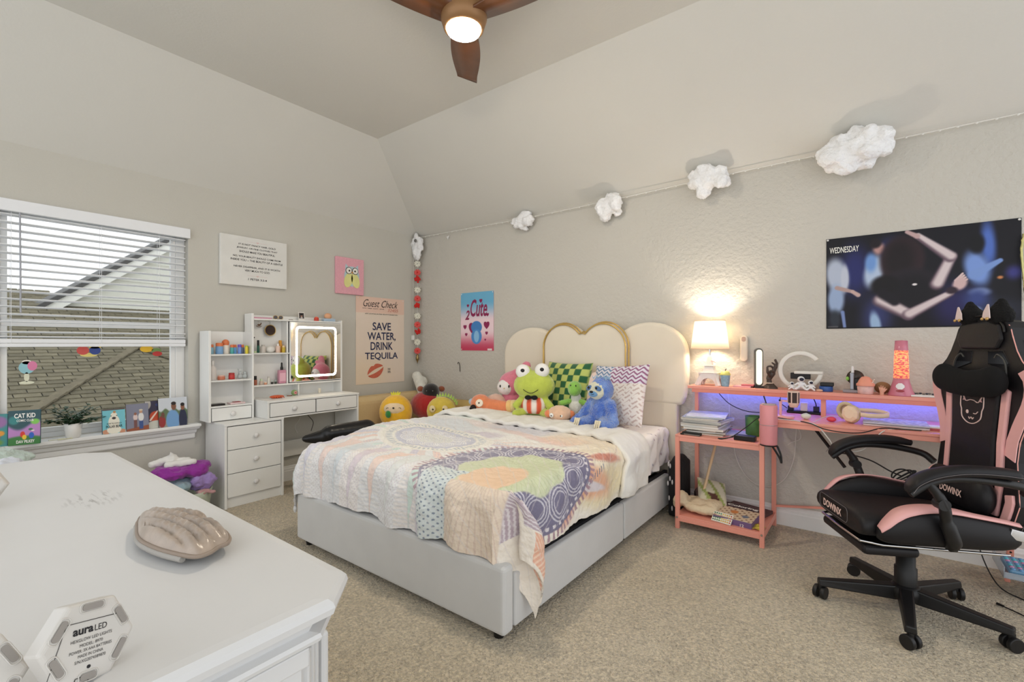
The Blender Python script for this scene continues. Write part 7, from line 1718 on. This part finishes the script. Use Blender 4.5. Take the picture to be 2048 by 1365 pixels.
# ------------------------------------------------------------------ foreground dresser
dr = thing('dresser', 'white painted dresser with clipped corners and moulded edge in the foreground', 'dresser', (2.65, -3.45, 0))
Md = mat('dresser_paint', (214, 214, 214), .36, bump=(16, .12, .004), var=.05, vscale=3)
nt = Md.node_tree; N = nt.nodes; L = nt.links; b_ = N['Principled BSDF']; src = b_.inputs['Base Color'].links[0].from_socket
tcn = N.new('ShaderNodeTexCoord'); mpn = N.new('ShaderNodeMapping'); mpn.inputs['Scale'].default_value = (3.5, 24, 1); mpn.inputs['Rotation'].default_value = (0, 0, .5)
sc = N.new('ShaderNodeTexNoise'); sc.inputs['Scale'].default_value = 5; sc.inputs['Detail'].default_value = 8
L.new(tcn.outputs['Object'], mpn.inputs['Vector']); L.new(mpn.outputs['Vector'], sc.inputs['Vector'])
gr = N.new('ShaderNodeTexGradient'); gr.gradient_type = 'SPHERICAL'; mg = N.new('ShaderNodeMapping'); mg.vector_type = 'TEXTURE'; mg.inputs['Location'].default_value = (2.547 - 2.65, -3.32 + 3.45, .82); mg.inputs['Scale'].default_value = (.10, .07, .3)
L.new(tcn.outputs['Object'], mg.inputs['Vector']); L.new(mg.outputs['Vector'], gr.inputs['Vector'])
cr1 = N.new('ShaderNodeValToRGB'); cr1.color_ramp.elements[0].position = .52; cr1.color_ramp.elements[1].position = .62
L.new(sc.outputs['Fac'], cr1.inputs['Fac']); mu = N.new('ShaderNodeMath'); mu.operation = 'MULTIPLY'; L.new(cr1.outputs['Color'], mu.inputs[0]); L.new(gr.outputs['Fac'], mu.inputs[1])
mu2 = N.new('ShaderNodeMath'); mu2.operation = 'MULTIPLY'; mu2.inputs[1].default_value = .9; mu2.use_clamp = True; L.new(mu.outputs[0], mu2.inputs[0])
mxs = N.new('ShaderNodeMix'); mxs.data_type = 'RGBA'; mxs.inputs['B'].default_value = (.25, .24, .23, 1); L.new(mu2.outputs[0], mxs.inputs[0]); L.new(src, mxs.inputs['A']); L.new(mxs.outputs['Result'], b_.inputs['Base Color'])
def dout(e, zc=None):
    x0, x1, y0, y1, c = 1.84 - e, 3.462 + e, -3.72, -3.142 + e, .065
    return [(x0, y0), (x1, y0), (x1, y1 - c), (x1 - c, y1), (x0 + c, y1), (x0, y1 - c)]
lv = [(-.02, .822), (-.006, .8205), (0, .814), (.002, .806), (0, .796), (-.010, .790)]
def stack(levels, nm, m):
    mb = MB(); n = 6; vs = []
    for e, z in levels: vs += [(x, y, z) for x, y in dout(e)]
    fs = [(j * n + i, j * n + (i + 1) % n, (j + 1) * n + (i + 1) % n, (j + 1) * n + i) for j in range(len(levels) - 1) for i in range(n)] + [tuple(range(n)), tuple(reversed(range((len(levels) - 1) * n, len(levels) * n)))]
    mb.add(vs, fs); return mb.build(nm, m, dr, weld=True)
stack(lv, 'top_slab', Md)
stack([(-.012, .790), (-.022, .782), (-.026, .772), (-.014, .768), (-.012, .762), (-.014, .756), (-.026, .752), (-.034, .746)], 'cove_moulding', Md)
stack([(-.034, .746), (-.034, .09), (-.034, .04)], 'body', Md)
stack([(-.03, .09), (-.015, .08), (-.012, .0)], 'plinth', Md)
xe = 3.462 - .034
for k in range(3):   # end panels between stiles
    ya = -3.68 + .16 * k; bx('end_stile', Md, dr, xe - .001, xe + .006, ya - .012, ya + .018, .10, .74, .003)
bx('end_rail', Md, dr, xe - .001, xe + .006, -3.7, -3.23, .715, .745, .003)
cxm = Vector((3.462 - .034 - .0325, -3.142 - .034 - .0325, 0)); dn = Vector((1, 1, 0)).normalized(); ds = Vector((-1, 1, 0)).normalized()
for k in (-1, 0, 1): MB().obox(cxm + ds * .022 * k + dn * .002 + Vector((0, 0, .42)), ds, dn, (0, 0, 1), .007, .005, .31).build('flute', Md, dr, bevel=.003)
for i in range(3):
    for j in range(3): 
        d_ = bx('drawer', Md, dr, 1.93 + .49 * i, 2.40 + .49 * i, -3.180, -3.164, .12 + .205 * j, .31 + .205 * j, .006)
        MB().ball((2.165 + .49 * i, -3.152, .215 + .205 * j), (.014, .012, .014), 12, 8).build('knob', M_chrome, d_)

# hexagon lamps standing and lying on the dresser
def hexlight(lab, c, az, tilt, R=.062, roll=0, lab2=True):
    t = thing('hexagon_light', lab, 'light', c); c = Vector(c)
    Wn = Vector((math.cos(az) * math.cos(tilt), math.sin(az) * math.cos(tilt), math.sin(tilt))); Un = Vector((-math.sin(az), math.cos(az), 0)); Vn = Wn.cross(Un)
    if roll: 
        q = Matrix.Rotation(roll, 3, Wn); Un, Vn = q @ Un, q @ Vn
    Mx = mat('hex_plastic', (206, 202, 196), .35, var=.02)
    hexa = [(R * math.cos(PI / 3 * i), R * math.sin(PI / 3 * i)) for i in range(6)]; inner = [(x * .93, y * .93) for x, y in hexa]
    vs = [c + Un * x + Vn * y - Wn * .026 for x, y in hexa] + [c + Un * x + Vn * y - Wn * .003 for x, y in hexa] + [c + Un * x + Vn * y for x, y in inner]
    mb = MB(); mb.add(vs, [(i, (i + 1) % 6, 6 + (i + 1) % 6, 6 + i) for i in range(6)] + [(6 + i, 6 + (i + 1) % 6, 12 + (i + 1) % 6, 12 + i) for i in range(6)] + [tuple(range(12, 18)), tuple(reversed(range(6)))]); mb.build('housing', Mx, t, bevel=.002)
    fr = [(c.x, c.y, c.z)]
    for i in range(6):
        a = PI / 3 * i + PI / 6; m_ = c + Un * math.cos(a) * R * .735 + Vn * math.sin(a) * R * .735; tu = Un * -math.sin(a) + Vn * math.cos(a); tv = Un * math.cos(a) + Vn * math.sin(a)
        w2 = .011 if i != 4 else .008
        pl_ = rrect(-w2, w2, -.0035, .0035, .003, 4); MB().prism(pl_, m_, tu, tv, Wn, .0012).build('magnet_slot', mat('slot_shade', (150, 144, 138), .5), t)
        MB().tube([m_ + tu * a_ * 1.25 + tv * b_ * 1.5 + Wn * .0005 for a_, b_ in pl_], .0008, 5, True).build('slot_rim', Mx, t)
    if lab2:
        bw = [(-.030, .022), (.038, .020), (.030, -.030), (-.036, -.028)]
        MB().tube([c + Un * a_ + Vn * b_ + Wn * .0004 for a_, b_ in [(.034, .021), (-.026, .023), (-.040, -.028)]], .0005, 4).build('door_seam', mat('seam_dark', (70, 66, 62), .6), t)
        def tx(s_, y, w_, h_, **k): text(s_, c + Un * (-w_ / 2 + .001) + Vn * y, Un, Vn, w_, h_, M_ink, t, lift=.0007, **k)
        text('aura', c + Un * -.019 + Vn * .009, Un, Vn, .021, .0065, M_ink, t, bold=.03, lift=.0007); text('LED', c + Un * .0035 + Vn * .009, Un, Vn, .013, .0065, M_ink, t, lift=.0007)
        tx('HEXGLOW LED LIGHTS', .0015, .043, .0033); tx('MODEL: 8970', -.0045, .024, .0032); tx('POWER: 3X AAA BATTERIES', -.0100, .044, .0032); tx('MADE IN CHINA', -.0155, .026, .0032); tx('S/N:XG2074389870', -.0210, .032, .0032)
        MB().prism([(.002 * math.cos(a), .002 * math.sin(a)) for a in [2 * PI * i / 8 for i in range(8)]], c + Vn * -.0275, Un, Vn, Wn, .0006).build('recycle_mark', M_ink, t)
        MB().tube([c + Un * a_ + Vn * b_ + Wn * .0005 for a_, b_ in [(-.016, -.047), (-.013, -.036), (.001, -.036), (-.001, -.047)]], .0006, 4).build('battery_latch', mat('seam_dark', (70, 66, 62), .6), t)
    return t
hexlight('white hexagon light standing on edge showing its printed back label', (3.392, -3.482, .8665), math.radians(22), math.radians(14), R=.0505, roll=math.radians(-13))
hexlight('white hexagon light at the bottom left corner of the dresser, half out of frame', (3.372, -3.578, .8595), math.radians(10), math.radians(30), R=.0505, roll=math.radians(-10), lab2=False)
hexlight('white hexagon light standing farther back at the left edge of the dresser', (2.44, -3.52, .876), math.radians(-15), math.radians(6), lab2=False)
# pleated satin pouch on the dresser
pw_ = thing('satin_eye_pillow', 'champagne satin pleated two lobed pillow with grey trim on dresser', 'pillow', (3.03, -3.28, .823))
outl = [(2.908, -3.317), (2.867, -3.294), (2.915, -3.257), (2.969, -3.227), (3.022, -3.226), (3.035, -3.262), (3.08, -3.227), (3.135, -3.23), (3.166, -3.244), (3.172, -3.262), (3.186, -3.282), (3.182, -3.303), (3.135, -3.321), (3.071, -3.335), (3.001, -3.338)]
os_ = spline([(x, y, 0) for x, y in outl + [outl[0]]], 5)[:-1]; cc_ = Vector((3.02, -3.283, 0)); nn = len(os_); rings = 30
def pp(k, p, top):
    q = cc_.lerp(p, k); rim = .020; h = (.026 if top else -.018) * math.sqrt(max(0, 1 - k ** 3.2)); 
    r_ = .0120 * (abs(math.sin((q.y - q.x * .10) * 150 + .6 * math.sin(q.x * 22))) ** .6 - .5) * (1 - k ** 6) * (k > .02) + .0012 * math.sin(q.x * 300 + 40 * q.y) * (1 - k ** 6) if top else 0
    r2 = .0016 * math.sin(math.atan2(p.y - cc_.y, p.x - cc_.x) * 38) * k * (1 - k ** 8) if top else 0
    return Vector((q.x, q.y, .823 + rim + h + r_ + r2))
for top, nm, m in ((True, 'pleated_top', mat('champagne_satin', (176, 158, 142), .30, sheen=.2, var=.35, vscale=22, spec=.8, bump=(60, .3, .004))), (False, 'underside', mat('trim_grey', (170, 166, 160), .7, bump=(60, .5, .006)))):
    mb = MB(); vs = [pp(0, os_[0], top)]
    for j in range(1, rings + 1):
        for p in os_: vs.append(pp(j / rings, p, top))
    fs = [(0, 1 + i, 1 + (i + 1) % nn) for i in range(nn)] + [(1 + (j - 1) * nn + i, 1 + j * nn + i, 1 + j * nn + (i + 1) % nn, 1 + (j - 1) * nn + (i + 1) % nn) for j in range(1, rings) for i in range(nn)]
    if not top: fs = [tuple(reversed(f)) for f in fs]
    mb.add(vs, fs, True); mb.build(nm, m, pw_)
MB().tube([Vector((p.x, p.y, .843)) for p in os_], .004, 8, True).build('piped_edge', mat('piping_taupe', (150, 134, 120), .5), pw_)
MB().tube([Vector((p.x, p.y, .836)) for p in [cc_.lerp(q, 1.01) for q in os_[58:] + os_[:10]]], .006, 8).build('trim_band', mat('trim_grey', (170, 166, 160), .7), pw_)
